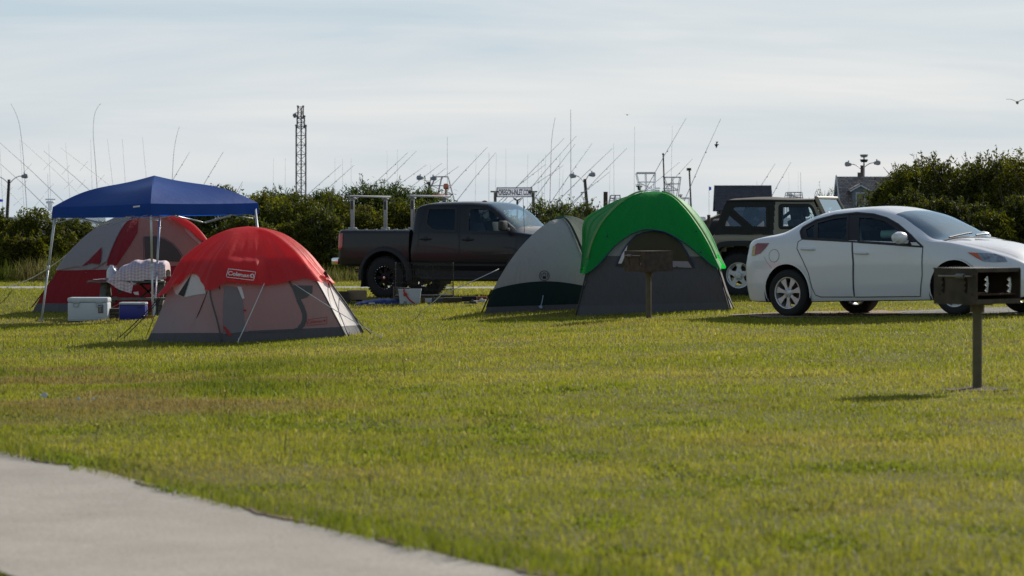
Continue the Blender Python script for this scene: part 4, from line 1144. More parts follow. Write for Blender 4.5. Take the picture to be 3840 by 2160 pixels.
    q = MB(); q.box((1.3, 0, .60), (2.0, 1.4, .1)); q.build('cabin_floor', CABIN, root)
    for y in (-.36, .36):
        q = MB(); seat(q, 1.78, y, .66, .5, .56); q.build('seat', SEATM, root, smooth=True)
    q = MB(); q.box((.85, 0, .85), (.45, .9, .14), bev=.04); q.box((.6, 0, 1.1), (.12, .9, .45), bev=.04); q.build('rear_bench', SEATM, root, smooth=True)
    q = MB(); q.box((2.14, 0, 1.02), (.25, 1.35, .2), bev=.06); q.build('dashboard', CABIN, root)
    q = MB(); q.box((1.6, 0, .42), (2.9, .7, .2)); q.tube([(AX0, -.7, RW), (AX0, .7, RW)], .05, 8); q.tube([(AX1, -.7, RW), (AX1, .7, RW)], .05, 8); q.build('chassis', DARKP, root)
    q = MB(); q.box((2.20, -.72, 1.40), (.05, .05, .14), bev=.01, M=Matrix.Rotation(-.48, 4, 'Y')); q.build('orange_marker', mat('vivid orange', (.85, .16, .06), .5), root)  # small orange block beside the windscreen
    return root
jeep = make_jeep()
# ================================================================== tents
def G(px, D):
    x = (px - 1920) / F * D; return Vector((x, D, gz(x, D)))
def pole(base, pts):
    """base: ground point; pts: (px, py, D) up to the top"""
    return [base] + [P(*p) for p in pts]
class Dome:
    """cloth stretched between curved poles that meet at the top"""
    def __init__(s, poles, M=30, K=12, sag=.03, out=0.0):
        s.M, s.K = M, K; PL = [spline(p, M) for p in poles]; s.n = len(PL)
        s.c = sum((p[0] for p in PL), Vector()) / s.n
        s.cols = []
        for i in range(s.n):
            a = PL[i]; b = PL[(i + 1) % s.n]
            for k in range(K):
                t = k / K; col = []
                for j in range(M):
                    q = a[j].lerp(b[j], t); h = Vector((q.x - s.c.x, q.y - s.c.y, 0))
                    w = 4 * t * (1 - t); d = (b[j] - a[j]).length
                    hn = h.normalized() if h.length > 1e-4 else Vector()
                    q = q - hn * (sag * w * min(1, d)) 
                    if j == 0: q.z = gz(q.x, q.y) - .01
                    col.append(q)
                s.cols.append(col)
        s.N = len(s.cols)
    def at(s, u, t, off=0.0):
        """u in pole units (0..n), t 0 at the ground .. 1 at the top, pushed out by off"""
        f = (u % s.n) * s.K; i = int(f); w = f - i; g = t * (s.M - 1); j = min(s.M - 2, int(g)); v = g - j
        A = s.cols[i % s.N]; B = s.cols[(i + 1) % s.N]
        q = A[j].lerp(A[j + 1], v).lerp(B[j].lerp(B[j + 1], v), w)
        if off:
            du = (s.raw(u + .05, t) - s.raw(u - .05, t)); dv = (s.raw(u, min(1, t + .03)) - s.raw(u, max(0, t - .03)))
            n = du.cross(dv)
            if n.length < 1e-7 or t > .985: n = Vector((0, 0, 1))
            n.normalize(); h = q - (s.c + Vector((0, 0, .3)))
            if n.dot(h) < 0: n = -n
            q = q + n * off
        return q
    def raw(s, u, t): return s.at(u, t, 0.0)
    def shell(s, mb, mfun=None, top=1.0):
        for i in range(s.N):
            for j in range(s.M - 1):
                if (j + .5) / (s.M - 1) > top: continue
                a, b = s.cols[i], s.cols[(i + 1) % s.N]
                if mfun: mb.m = mfun((i + .5) / s.K, (j + .5) / (s.M - 1))
                mb.add([a[j], b[j], b[j + 1], a[j + 1]], [(0, 1, 2, 3)])
        mb.m = 0
    def patch(s, mb, u0, u1, lo, hi=lambda u: 1.0, off=.03, nu=40, nv=16, push=None):
        rows = []
        for i in range(nu + 1):
            u = u0 + (u1 - u0) * i / nu; row = []
            for j in range(nv + 1):
                t = lo(u) + (hi(u) - lo(u)) * j / nv
                o = off(u, t) if callable(off) else off
                q = s.at(u, t, o)
                if push: q = q + push(q)
                row.append(q)
            rows.append(row)
        mb.grid(rows)
def tab(pts): return pch([p[0] for p in pts], [p[1] for p in pts])
def px_of(q): return 1920 + q.x / q.y * F, HZ - (q.z - CAMZ) / q.y * F
def rope(mb, pts, r=.006):
    out = []
    for i in range(len(pts) - 1):
        a, b = Vector(pts[i]), Vector(pts[i + 1]); n = 6
        for k in range(n + (1 if i == len(pts) - 2 else 0)):
            t = k / n; q = a.lerp(b, t); q.z -= .02 * 4 * t * (1 - t) * (a - b).length * .4; out.append(q)
    mb.tube(out, r, 5)
WROPE = mat('white guy line', (.62, .63, .65), .7); KROPE = mat('black guy line', (.03, .03, .035), .8)
REDF = fabric('red nylon', (.88, .085, .095), .60, .5, .13, spec=.14, tcol=(.98, .07, .07))
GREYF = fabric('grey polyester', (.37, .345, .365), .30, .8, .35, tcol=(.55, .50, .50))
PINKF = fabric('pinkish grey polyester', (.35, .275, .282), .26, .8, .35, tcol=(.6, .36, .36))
HEMF = fabric('dark grey hem', (.115, .118, .13), .12, .8, .4)
DGREYF = fabric('slate polyester', (.105, .10, .108), .14, .8, .6)
MESHF = mat('insect mesh', (.045, .042, .04), .9)
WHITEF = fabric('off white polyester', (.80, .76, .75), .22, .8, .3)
GREENF = fabric('green nylon', (.014, .33, .07), .45, .55, .2, spec=.12, tcol=(.01, .62, .06))
DGREENF = fabric('dark green polyester', (.010, .028, .026), .2, .75, .35)
PGREENF = fabric('grey green nylon', (.026, .060, .050), .22, .75, .2, spec=.04, tcol=(.04, .10, .075))
def hem_solver(dm, pts, off):
    xs = [p[0] for p in pts]; ts = []
    for u, yy in pts:
        lo, hi = .02, .95
        for _ in range(24):
            m = (lo + hi) / 2
            if px_of(dm.at(u, m, off))[1] > yy: lo = m
            else: hi = m
        ts.append(lo)
    return pch(xs, ts)
BEIGEF = fabric('beige grey polyester', (.44, .43, .43), .25, .8, .55, tcol=(.5, .47, .44))
NAVYF = mat('navy piping', (.02, .025, .09), .7)
STRAPG = mat('grey zip tape', (.10, .10, .11), .8)
LETW = mat('white print', (.72, .70, .70), .7); LETR = mat('red print', (.42, .05, .05), .7); LETK = mat('black print', (.02, .02, .025), .7)
def L3(pts): return [(500 + x * .36576, 800 + y * .36576) for x, y in pts]
def L2(pts): return [(x * .3882, 750 + y * .3882) for x, y in pts]
def L4(pts): return [(1780 + x * .3882, 700 + y * .3882) for x, y in pts]

def front_tent():
    d0 = gpt(835, 1287).y; dc = d0 + 1.25
    root_loc = Vector((P(950, 1280, dc).x, dc, 0)); root_loc.z = gz(root_loc.x, root_loc.y)
    A = pole(G(548, d0 + .55), [(582, 1215, d0 + .6), (612, 1140, d0 + .68), (645, 1055, d0 + .78), (690, 975, d0 + .9), (785, 903, d0 + 1.08), (865, 868, d0 + 1.2), (930, 858, dc)])
    B = pole(G(835, d0), [(815, 1200, d0 + .02), (790, 1105, d0 + .06), (795, 1030, d0 + .18), (825, 960, d0 + .42), (865, 900, d0 + .8), (895, 870, d0 + 1.08), (930, 858, dc)])
    C = pole(G(1297, d0 + .05), [(1252, 1180, d0 + .08), (1205, 1090, d0 + .14), (1160, 1020, d0 + .3), (1105, 950, d0 + .58), (1040, 895, d0 + .92), (985, 868, d0 + 1.12), (930, 858, dc)])
    D = pole(G(1364, d0 + 1.15), [(1308, 1160, d0 + 1.12), (1250, 1080, d0 + 1.12), (1205, 1015, d0 + 1.14), (1145, 945, d0 + 1.16), (1070, 890, d0 + 1.2), (995, 866, d0 + 1.24), (930, 858, dc)])
    E = pole(G(1150, d0 + 2.45), [(1120, 1170, d0 + 2.4), (1100, 1070, d0 + 2.3), (1070, 1000, d0 + 2.15), (1040, 935, d0 + 1.9), (1000, 885, d0 + 1.6), (960, 866, d0 + 1.4), (930, 858, dc)])
    Fp = pole(G(700, d0 + 2.2), [(715, 1170, d0 + 2.15), (730, 1080, d0 + 2.05), (750, 1000, d0 + 1.9), (790, 930, d0 + 1.7), (845, 882, d0 + 1.5), (890, 866, d0 + 1.35), (930, 858, dc)])
    dm = Dome([A, B, C, D, E, Fp], 34, 14, .085)
    root = thing('camping_tent', 'red and grey dome tent standing nearest the camera with a sunlit right wall', 'tent', root_loc)
    Mi = Matrix.Translation(-root_loc)
    def fin(mb, name, m, par=root, smooth=True, w=False, ang=None):
        if w: weld(mb)
        mb.v = [tuple(Vector(v) - root_loc) for v in mb.v]; return mb.build(name, m, par, smooth=smooth, ang=ang)
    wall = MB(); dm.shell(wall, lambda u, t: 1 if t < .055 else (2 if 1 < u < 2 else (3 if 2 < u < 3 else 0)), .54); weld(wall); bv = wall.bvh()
    body = fin(wall, 'wall', [GREYF, HEMF, PINKF, WHITEF], ang=50)  # right panel's sunlight is put into paler cloth
    hem = hem_solver(dm, [(-.3, 1085), (-.1, 1108), (0, 1118), (.08, 1106), (.22, 1060), (.36, 1028), (.48, 1024), (.62, 1032), (.8, 1055), (.92, 1078), (1.0, 1090), (1.05, 1080), (1.14, 1060), (1.35, 1064), (1.5, 1069), (1.7, 1062), (1.84, 1048), (1.93, 1042), (2.0, 1058), (2.1, 1062), (2.4, 1038), (2.65, 1034), (2.85, 1046), (3.0, 1064), (3.3, 1040), (4, 1020), (5, 1040), (5.7, 1085)], .05)
    fly = MB()
    def off(u, t): return .035 + .07 * max(0, 1 - (t - hem(((u + .3) % 6) - .3)) / .12) * (1.2 if (u < .2 or u > 5.6) else .35) + (.016 * math.sin(u * 19) + .010 * math.sin(u * 43 + 1.7 * math.sin(u * 5)) + .006 * math.sin(u * 87)) * max(0, .80 - t) * 1.5
    def push(q):
        px, py = px_of(q)
        wx = sstep(832, 878, px) * sstep(1006, 962, px); v = sstep(960, 982, py) * (1 - sstep(985, 1075, py) * .9)
        return Vector((0, -.13 * float(wx * v), 0))
    dm.patch(fly, -.3, 5.7, lambda u: hem(u), off=off, nu=260, nv=44, push=push); weld(fly, 2e-4); fb = fly.bvh()
    fl = fin(fly, 'rainfly', REDF, ang=60)
    # lettering on the hood
    q = MB(); drape_text(q, 'Coleman', L3([(972, 636), (1186, 660), (1192, 622), (980, 592)]), cam_ray, fb, .012, .03)
    ribbon(q, L3([(953, 655), (980, 573), (1258, 605), (1230, 688)]), 2.6, cam_ray, fb, .012, 6, True); drape(q, L3(circle(1218, 643, 22)), cam_ray, fb, .011, 3); fin(q, 'logo', LETW, fl, False)
    q = MB(); drape(q, L3([(1210, 655), (1209, 640), (1218, 628), (1228, 640), (1226, 655)]), cam_ray, fb, .016, 2); fin(q, 'emblem', REDF, fl, False)
    # details of the walls, laid on the cloth
    q = MB(); drape(q, L3([(387, 722), (430, 680), (490, 643), (560, 622), (600, 618), (660, 640), (705, 685), (735, 750), (748, 822), (640, 838), (528, 864), (440, 832)]), cam_ray, bv, .01, 8); win = fin(q, 'vent_panel', WHITEF)
    q = MB(); drape(q, L3([(602, 630), (560, 760), (528, 860), (466, 836)]), cam_ray, bv, .018, 5); fin(q, 'vent_mesh', MESHF, win)
    q = MB(); ribbon(q, L3([(1600, 700), (1640, 770), (1682, 880), (1722, 960), (1748, 1020), (1752, 1090), (1735, 1140), (1690, 1182), (1640, 1196), (1400, 1205), (1180, 1216)]), 8, cam_ray, bv, .008, 6); ribbon(q, L3([(1690, 880), (1730, 960), (1755, 1030), (1756, 1090), (1738, 1140), (1700, 1180)]), 17, cam_ray, bv, .006, 6); dz = fin(q, 'door_zip', STRAPG, ang=None)
    q = MB(); drape(q, L3([(1625, 738), (1840, 742), (1836, 815), (1780, 862), (1700, 888), (1662, 800)]), cam_ray, bv, .004, 8); fin(q, 'window', fabric('grey mesh cloth', (.16, .155, .15), .3), ang=None)
    q = MB(); drape(q, L3([(935, 742), (1095, 760), (1125, 900), (1150, 1212), (918, 1240), (920, 900)]), cam_ray, bv, .005, 9); fin(q, 'door', fabric('mauve grey polyester', (.27, .245, .265), .25), ang=None)
    q = MB(); drape(q, L3([(1063, 752), (1108, 757), (1140, 872), (1116, 880)]), cam_ray, bv, .012, 5); fin(q, 'flap', WHITEF)
    q = MB(); drape(q, L3([(915, 1155), (946, 1166), (1012, 1250), (972, 1256)]), cam_ray, bv, .012, 5); fin(q, 'tape', mat('red webbing', (.45, .03, .03), .8))
    q = MB(); drape(q, L3([(1125, 985), (1160, 990), (1150, 1010), (1130, 1000)]), cam_ray, bv, .012, 4); fin(q, 'zip_pull', mat('red webbing', (.45, .03, .03), .8))
    q = MB(); drape_text(q, 'Coleman', L3([(1786, 1132), (1938, 1118), (1940, 1086), (1788, 1098)]), cam_ray, bv, .008, .02); ribbon(q, L3([(1776, 1092), (1986, 1063), (1982, 1132), (1786, 1150)]), 2.0, cam_ray, bv, .008, 6, True); ribbon(q, L3([(1948, 1102), (1972, 1098)]), 4, cam_ray, bv, .008, 3); ribbon(q, L3([(1960, 1088), (1962, 1112)]), 3, cam_ray, bv, .009, 3); fin(q, 'logo', LETR, root, False)
    # seams over the poles
    for u in (1, 2, 3):
        q = MB(); q.tube([dm.at(u, t, .012) for t in np.linspace(.01, .47, 20)], .011, 6); fin(q, 'pole', STRAPG)
    # guy lines
    ends = [(WROPE, (1343, 718), (1070, 1338), 0, .0065), (WROPE, (1622, 706), (2540, 1285), 0, .005), (KROPE, (760, 800), (552, 1320), 0, .006), (KROPE, (755, 790), (912, 1320), 0, .006), (KROPE, (884, 700), (908, 1318), 0, .006),
            (KROPE, (2000, 715), (2205, 1272), 0, .007), (KROPE, (2110, 870), (2430, 1250), 0, .006), (KROPE, (262, 870), (-140, 1285), 0, .007), (KROPE, (275, 880), (-95, 1290), 0, .006), (KROPE, (252, 860), (246, 1070), 1, .006)]
    for m_, a, b, k, r in ends:
        pa = L3([a])[0]; pb = L3([b])[0]
        o, d = cam_ray(*pa); h = fb.ray_cast(o, d)[0] or bv.ray_cast(o, d)[0]
        if h is None: h = P(pa[0], pa[1], d0 + .45)
        e = gpt(*pb) if k == 0 else P(pb[0], pb[1], h.y)
        q = MB(); rope(q, [h, e + Vector((0, 0, .02))], r); 
        if k == 0: q.tube([e + Vector((0, 0, -.03)), e + Vector((.012, 0, .07))], .006, 5)
        fin(q, 'guy_line', m_)
    # the fly's loose corners with their straps
    q = MB(); q.tube([dm.at(5.95, .36, .12), dm.at(0, .2, .05), dm.at(0, .02, .03)], .005, 5); fin(q, 'strap', KROPE)
    q = MB(); a = dm.at(2.9, .43, .07); q.tube([a, dm.at(2.95, .38, .03)], .02, 6); fin(q, 'strap', KROPE)
    return root
front_tent()

def rear_tent():
    d0 = 50.2; dc = d0 + 1.5
    root_loc = G(480, dc)
    A = pole(G(120, d0 + .9), [(160, 1100, d0 + .92), (196, 1046, d0 + .95), (240, 975, d0 + 1.0), (290, 920, d0 + 1.1), (350, 868, d0 + 1.2), (440, 818, d0 + 1.4), (548, 800, dc)])
    B = pole(G(415, d0), [(422, 1105, d0 + .02), (430, 1040, d0 + .06), (443, 970, d0 + .2), (460, 905, d0 + .5), (480, 850, d0 + .9), (508, 815, d0 + 1.25), (548, 800, dc)])
    C = pole(G(862, d0 + .3), [(830, 1060, d0 + .35), (800, 990, d0 + .42), (772, 925, d0 + .55), (735, 875, d0 + .75), (690, 838, d0 + 1.0), (630, 810, d0 + 1.25), (548, 800, dc)])
    D = pole(G(810, d0 + 2.6), [(790, 1060, d0 + 2.55), (765, 980, d0 + 2.4), (735, 910, d0 + 2.2), (700, 860, d0 + 2.0), (650, 822, d0 + 1.8), (600, 806, d0 + 1.65), (548, 800, dc)])
    E = pole(G(330, d0 + 2.8), [(345, 1060, d0 + 2.7), (365, 980, d0 + 2.55), (390, 910, d0 + 2.3), (425, 855, d0 + 2.05), (470, 818, d0 + 1.8), (510, 804, d0 + 1.6), (548, 800, dc)])
    dm = Dome([A, B, C, D, E], 34, 16, .04)
    root = thing('camping_tent', 'grey and red dome tent behind the blue canopy and picnic table', 'tent', root_loc)
    def fin(mb, name, m, par=root, smooth=True, w=False, ang=None):
        if w: weld(mb)
        mb.v = [tuple(Vector(v) - root_loc) for v in mb.v]; return mb.build(name, m, par, smooth=smooth, ang=ang)
    wall = MB()
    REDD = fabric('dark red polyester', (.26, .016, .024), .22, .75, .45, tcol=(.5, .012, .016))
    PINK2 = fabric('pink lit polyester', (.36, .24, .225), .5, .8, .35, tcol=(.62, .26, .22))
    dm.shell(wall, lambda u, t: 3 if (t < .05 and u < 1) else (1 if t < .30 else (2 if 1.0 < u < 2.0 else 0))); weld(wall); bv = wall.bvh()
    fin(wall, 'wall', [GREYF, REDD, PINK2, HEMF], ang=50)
    q = MB(); dm.patch(q, .82, 1.0, lambda u: .33, lambda u: .98, .012, 8, 30); dm.patch(q, 1.0, 1.2, lambda u: .33 + (u - 1) * 1.5, lambda u: .98, .012, 8, 30); weld(q, 2e-4); fin(q, 'band', REDD)
    q = MB(); dm.patch(q, -.45, .82, lambda u: tab([(-.5, .32), (0, .30), (.3, .325), (.55, .30), (.82, .36)])(u), lambda u: .995, lambda u, t: .03 + .05 * max(0, .42 - t) , 60, 24); weld(q, 2e-4); fb = q.bvh(); fl = fin(q, 'rainfly', GREYF)
    q = MB(); dm.patch(q, 1.80, 2.25, lambda u: tab([(1.8, .80), (1.9, .60), (2.0, .42), (2.1, .46), (2.25, .6)])(u), lambda u: .975, lambda u, t: .05 + .05 * sstep(.9, .6, t), 30, 16); weld(q, 2e-4); fin(q, 'rainfly', REDF)
    q = MB(); drape(q, L2([(1392, 362), (1500, 358), (1585, 382), (1660, 425), (1720, 490), (1755, 545), (1730, 600), (1560, 590), (1405, 592)]), cam_ray, bv, .012, 8); fin(q, 'window', fabric('brown mesh cloth', (.10, .075, .07), .25))
    q = MB(); ribbon(q, L2([(1390, 592), (1385, 362), (1500, 354), (1590, 376), (1670, 425), (1730, 490), (1765, 545)]), 3, cam_ray, bv, .016, 6); fin(q, 'zip', STRAPG)
    q = MB(); drape(q, L2([(988, 460), (984, 540), (968, 628), (880, 612), (790, 648), (860, 590)]), cam_ray, fb, .02, 6); fin(q, 'vent_flap', REDD, fl)
    q = MB(); drape(q, L2([(1612, 186), (1640, 182), (1662, 208), (1640, 204)]), cam_ray, bv, .02, 4); drape(q, L2([(1780, 278), (1830, 300), (1955, 428), (1935, 440), (1860, 375), (1795, 310)]), cam_ray, bv, .02, 5); fin(q, 'side_panel', fabric('white lit cloth', (.62, .60, .58), .5))
    q = MB(); drape(q, L2([(1285, 890), (1335, 885), (1342, 918), (1300, 915)]), cam_ray, bv, .02, 4); fin(q, 'logo', LETW, root, False)
    q = MB(); ribbon(q, L2([(835, 700), (875, 694)]), 3, cam_ray, fb, .02, 4); fin(q, 'tag', LETR, fl, False)
    for m_, a, b, r in ((WROPE, (688, 494), (60, 845), .010), (WROPE, (840, 610), (425, 1045), .008), (WROPE, (832, 700), (712, 945), .008), (KROPE, (488, 790), (292, 1055), .012), (WROPE, (1190, 462), (1192, 640), .009)):
        pa = L2([a])[0]; pb = L2([b])[0]; o, d = cam_ray(*pa); h = fb.ray_cast(o, d)[0] or bv.ray_cast(o, d)[0] or P(pa[0], pa[1], d0 + 1)
        e = P(pb[0], pb[1], h.y - .05) if a[0] == 1190 else gpt(*pb)
        q = MB(); rope(q, [h, e], r); fin(q, 'guy_line', m_)
rear_tent()

def green_tent():
    d0 = gpt(2300, 1180).y; dc = d0 + 1.15
    root_loc = G(2460, dc)
    top = (2450, 727, dc)
    FL = pole(G(2163, d0), [(2187, 1090, d0 + .05), (2208, 1000, d0 + .12), (2226, 920, d0 + .22), (2262, 845, d0 + .4), (2320, 780, d0 + .68), (2385, 738, d0 + .95), top])
    FR = pole(G(2738, d0 + .1), [(2714, 1085, d0 + .12), (2690, 1010, d0 + .16), (2655, 925, d0 + .25), (2610, 850, d0 + .4), (2560, 785, d0 + .65), (2510, 742, d0 + .92), top])
    BR = pole(G(2752, d0 + 2.2), [(2722, 1070, d0 + 2.15), (2700, 1000, d0 + 2.1), (2664, 900, d0 + 2.0), (2618, 822, d0 + 1.85), (2568, 768, d0 + 1.6), (2510, 734, d0 + 1.35), top])
    BL = pole(G(2196, d0 + 2.2), [(2196, 1070, d0 + 2.2), (2194, 990, d0 + 2.15), (2192, 900, d0 + 2.1), (2196, 832, d0 + 1.95), (2248, 794, d0 + 1.7), (2345, 748, d0 + 1.35), top])
    dm = Dome([FL, FR, BR, BL], 36, 22, .035)
    root = thing('camping_tent', 'bright green domed tent with dark grey walls and an arched mesh window', 'tent', root_loc)
    def fin(mb, name, m, par=root, smooth=True, ang=None):
        mb.v = [tuple(Vector(v) - root_loc) for v in mb.v]; return mb.build(name, m, par, smooth=smooth, ang=ang)
    wall = MB(); dm.shell(wall, lambda u, t: 2 if t < .07 else (1 if t < .335 else 0)); weld(wall); bv = wall.bvh()
    fin(wall, 'wall', [GREYF, DGREYF, HEMF], ang=50)
    hem = hem_solver(dm, [(-.12, 1032), (0, 1031), (.05, 1006), (.18, 926), (.32, 880), (.46, 864), (.62, 871), (.77, 903), (.92, 970), (1.0, 1013), (1.08, 1000), (1.5, 950), (1.9, 985), (2.0, 1010), (2.1, 985), (2.5, 900), (2.9, 985), (3, 1025), (3.1, 1020), (3.5, 990), (3.88, 1032)], .05)
    fly = MB()
    dm.patch(fly, -.12, 3.88, lambda u: hem(u), off=lambda u, t: .04 + (.022 * math.sin(u * 23) + .010 * math.sin(u * 51 + 2 * math.sin(u * 7)) + .005 * math.sin(u * 97)) * max(0, .85 - t) + .03 * max(0, 1 - (t - hem(((u + .12) % 4) - .12)) / .1), nu=280, nv=36); weld(fly, 2e-4); fb = fly.bvh()
    fl = fin(fly, 'rainfly', GREENF, ang=60)
    for u in (0, 1):
        q = MB(); q.tube([dm.at(u, t, .06) for t in np.linspace(.32, .93, 24)], .014, 6); fin(q, 'pole_sleeve', fabric('pale green seam', (.25, .48, .18), .4), fl)
        q = MB(); q.tube([dm.at(u, t, .02) for t in np.linspace(.0, .36, 12)], .012, 6); fin(q, 'pole', KROPE)
    # piping along the hem of the fly and around the window
    q = MB(); q.tube([dm.at(u, hem(u), .075) for u in np.linspace(.02, .98, 50)], .009, 5); fin(q, 'piping', NAVYF, fl)
    arch = L4([(1372, 770), (1400, 690), (1440, 610), (1490, 540), (1560, 475), (1640, 445), (1730, 438), (1830, 450), (1920, 490), (1990, 550), (2050, 640), (2095, 720), (2120, 788)])
    MESHG = fabric('olive mesh', (.085, .075, .045), .35, .9, .2, tcol=(.22, .18, .07))
    q = MB(); drape(q, arch + L4([(1900, 785), (1600, 775)]), cam_ray, bv, .012, 9); wn = fin(q, 'window', MESHG)
    q = MB(); ribbon(q, arch, 4.5, cam_ray, bv, .017, 6); fin(q, 'window_trim', NAVYF, wn)
    q = MB(); drape(q, L4([(1385, 745), (1420, 660), (1475, 572), (1462, 640), (1420, 745)]), cam_ray, bv, .018, 5); fin(q, 'window_flap', WHITEF, wn)
    q = MB(); drape(q, L4([(1600, 740), (1900, 720), (2060, 725), (2100, 785), (1900, 780), (1600, 772)]), cam_ray, bv, .018, 6); fin(q, 'inner_flap', GREYF, wn)
    q = MB(); ribbon(q, L4([(1240, 560), (1100, 850), (985, 1225)]), 3, cam_ray, bv, .03, 8); ribbon(q, L4([(1930, 800), (1960, 770)]), 2, cam_ray, bv, .03, 4); fin(q, 'strap', KROPE)
    for a in ((1280, 485), (2140, 440), (2180, 640)):
        c = L4([a])[0]; q = MB(); drape(q, [(c[0] - 5, c[1] + 3), (c[0], c[1] - 7), (c[0] + 5, c[1] + 2)], cam_ray, fb, .02, 3); fin(q, 'fastener', NAVYF, fl, False)
    for k, (a, b) in enumerate((((2340, 800), (2420, 1180)), ((2350, 810), (2455, 1195)), ((2330, 800), (2510, 1190)))):
        pa, pb = L4([a])[0], L4([b])[0]; o, d = cam_ray(*pa); h = fb.ray_cast(o, d)[0] or P(pa[0], pa[1], d0 + .2)
        q = MB(); rope(q, [h, gpt(*pb)], .009); fin(q, 'guy_line', KROPE)
green_tent()

def beige_tent():
    d0 = gpt(2000, 1172).y + .3; dc = d0 + 1.0
    root_loc = G(2110, dc)
    top = (2108, 819, dc)
    FL = pole(G(1815, d0), [(1838, 1110, d0 + .02), (1868, 1050, d0 + .06), (1910, 982, d0 + .16), (1958, 920, d0 + .34), (2012, 866, d0 + .58), (2062, 830, d0 + .82), top])
    FR = pole(G(2275, d0 + .1), [(2245, 1100, d0 + .12), (2220, 1040, d0 + .16), (2192, 985, d0 + .24), (2168, 930, d0 + .38), (2148, 880, d0 + .58), (2128, 840, d0 + .82), top])
    BR = pole(G(2390, d0 + 1.9), [(2360, 1090, d0 + 1.85), (2330, 1030, d0 + 1.8), (2295, 970, d0 + 1.7), (2255, 905, d0 + 1.55), (2215, 855, d0 + 1.4), (2160, 826, d0 + 1.2), top])
    BL = pole(G(1900, d0 + 2.0), [(1915, 1100, d0 + 1.95), (1935, 1040, d0 + 1.9), (1960, 980, d0 + 1.8), (1990, 920, d0 + 1.6), (2030, 868, d0 + 1.4), (2070, 832, d0 + 1.2), top])
    dm = Dome([FL, FR, BR, BL], 32, 14, .03)
    root = thing('camping_tent', 'beige grey dome tent with a dark green skirt left of the green tent', 'tent', root_loc)
    def fin(mb, name, m, par=root, smooth=True, ang=None):
        mb.v = [tuple(Vector(v) - root_loc) for v in mb.v]; return mb.build(name, m, par, smooth=smooth, ang=ang)
    wall = MB(); dm.shell(wall, lambda u, t: 1 if t < .06 else 0); weld(wall); bv = wall.bvh()
    fin(wall, 'wall', [BEIGEF, HEMF], ang=50)
    q = MB(); dm.patch(q, 0, 4, lambda u: .055, lambda u: .175 + .07 * math.sin(math.pi * (u % 1)) ** .7, .006, 120, 6); weld(q, 2e-4); fin(q, 'skirt', DGREENF)
    q = MB(); dm.patch(q, 1.04, 2.92, lambda u: tab([(1, .50), (1.25, .44), (1.6, .42), (2, .3), (2.5, .42), (3, .3)])(u), lambda u: .985, .05, 60, 16); weld(q, 2e-4); fin(q, 'rainfly', PGREENF)
    q = MB(); q.tube([dm.at(1, t, .012) for t in np.linspace(.3, .98, 20)], .012, 6); fin(q, 'pole_sleeve', fabric('pale seam', (.5, .47, .42), .3))
    q = MB(); cx, cy = 672, 862
    ribbon(q, L4(circle(cx, cy, 47)), 2.4, cam_ray, bv, .01, 4, True)
    for poly in ([(cx - 16, cy + 8), (cx + 16, cy + 8), (cx + 17, cy + 30), (cx - 17, cy + 30)], [(cx - 8, cy - 30), (cx + 8, cy - 30), (cx + 20, cy - 22), (cx - 20, cy - 22)]): drape(q, L4(poly), cam_ray, bv, .01, 4)
    ribbon(q, L4([(cx - 13, cy - 22), (cx - 14, cy - 4), (cx - 10, cy + 6), (cx + 10, cy + 6), (cx + 14, cy - 4), (cx + 13, cy - 22)]), 1.8, cam_ray, bv, .01, 3)
    for k in range(5):
        for sg in (-1, 1):
            an = R(-28 + 14 * k); ribbon(q, L4([(cx + sg * 26 * math.cos(an), cy - 4 + 26 * math.sin(an)), (cx + sg * 38 * math.cos(an), cy - 4 + 38 * math.sin(an))]), 1.6, cam_ray, bv, .01, 3)
    fin(q, 'emblem', LETK, root, False)
    q = MB(); ribbon(q, L4([(660, 1050), (648, 1120), (630, 1170)]), 2.6, cam_ray, bv, .03, 4); drape(q, L4([(615, 1160), (640, 1140), (656, 1165), (640, 1180)]), cam_ray, bv, .03, 3); fin(q, 'tie_cord', mat('pale blue cord', (.4, .5, .72), .7))
    pa = L4([(235, 795)])[0]; pb = (1655, 1165); o, d = cam_ray(*pa); h = bv.ray_cast(o, d)[0] or P(pa[0], pa[1], d0 + .1)
    q = MB(); rope(q, [h, P(pb[0], pb[1] - 60, d0 - .3), gpt(1570, 1168)], .006); fin(q, 'guy_line', WROPE)
    q = MB(); e = gpt(1805, 1176); q.tube([dm.at(0, .17, .02), e], .012, 5); fin(q, 'pole', KROPE)
beige_tent()
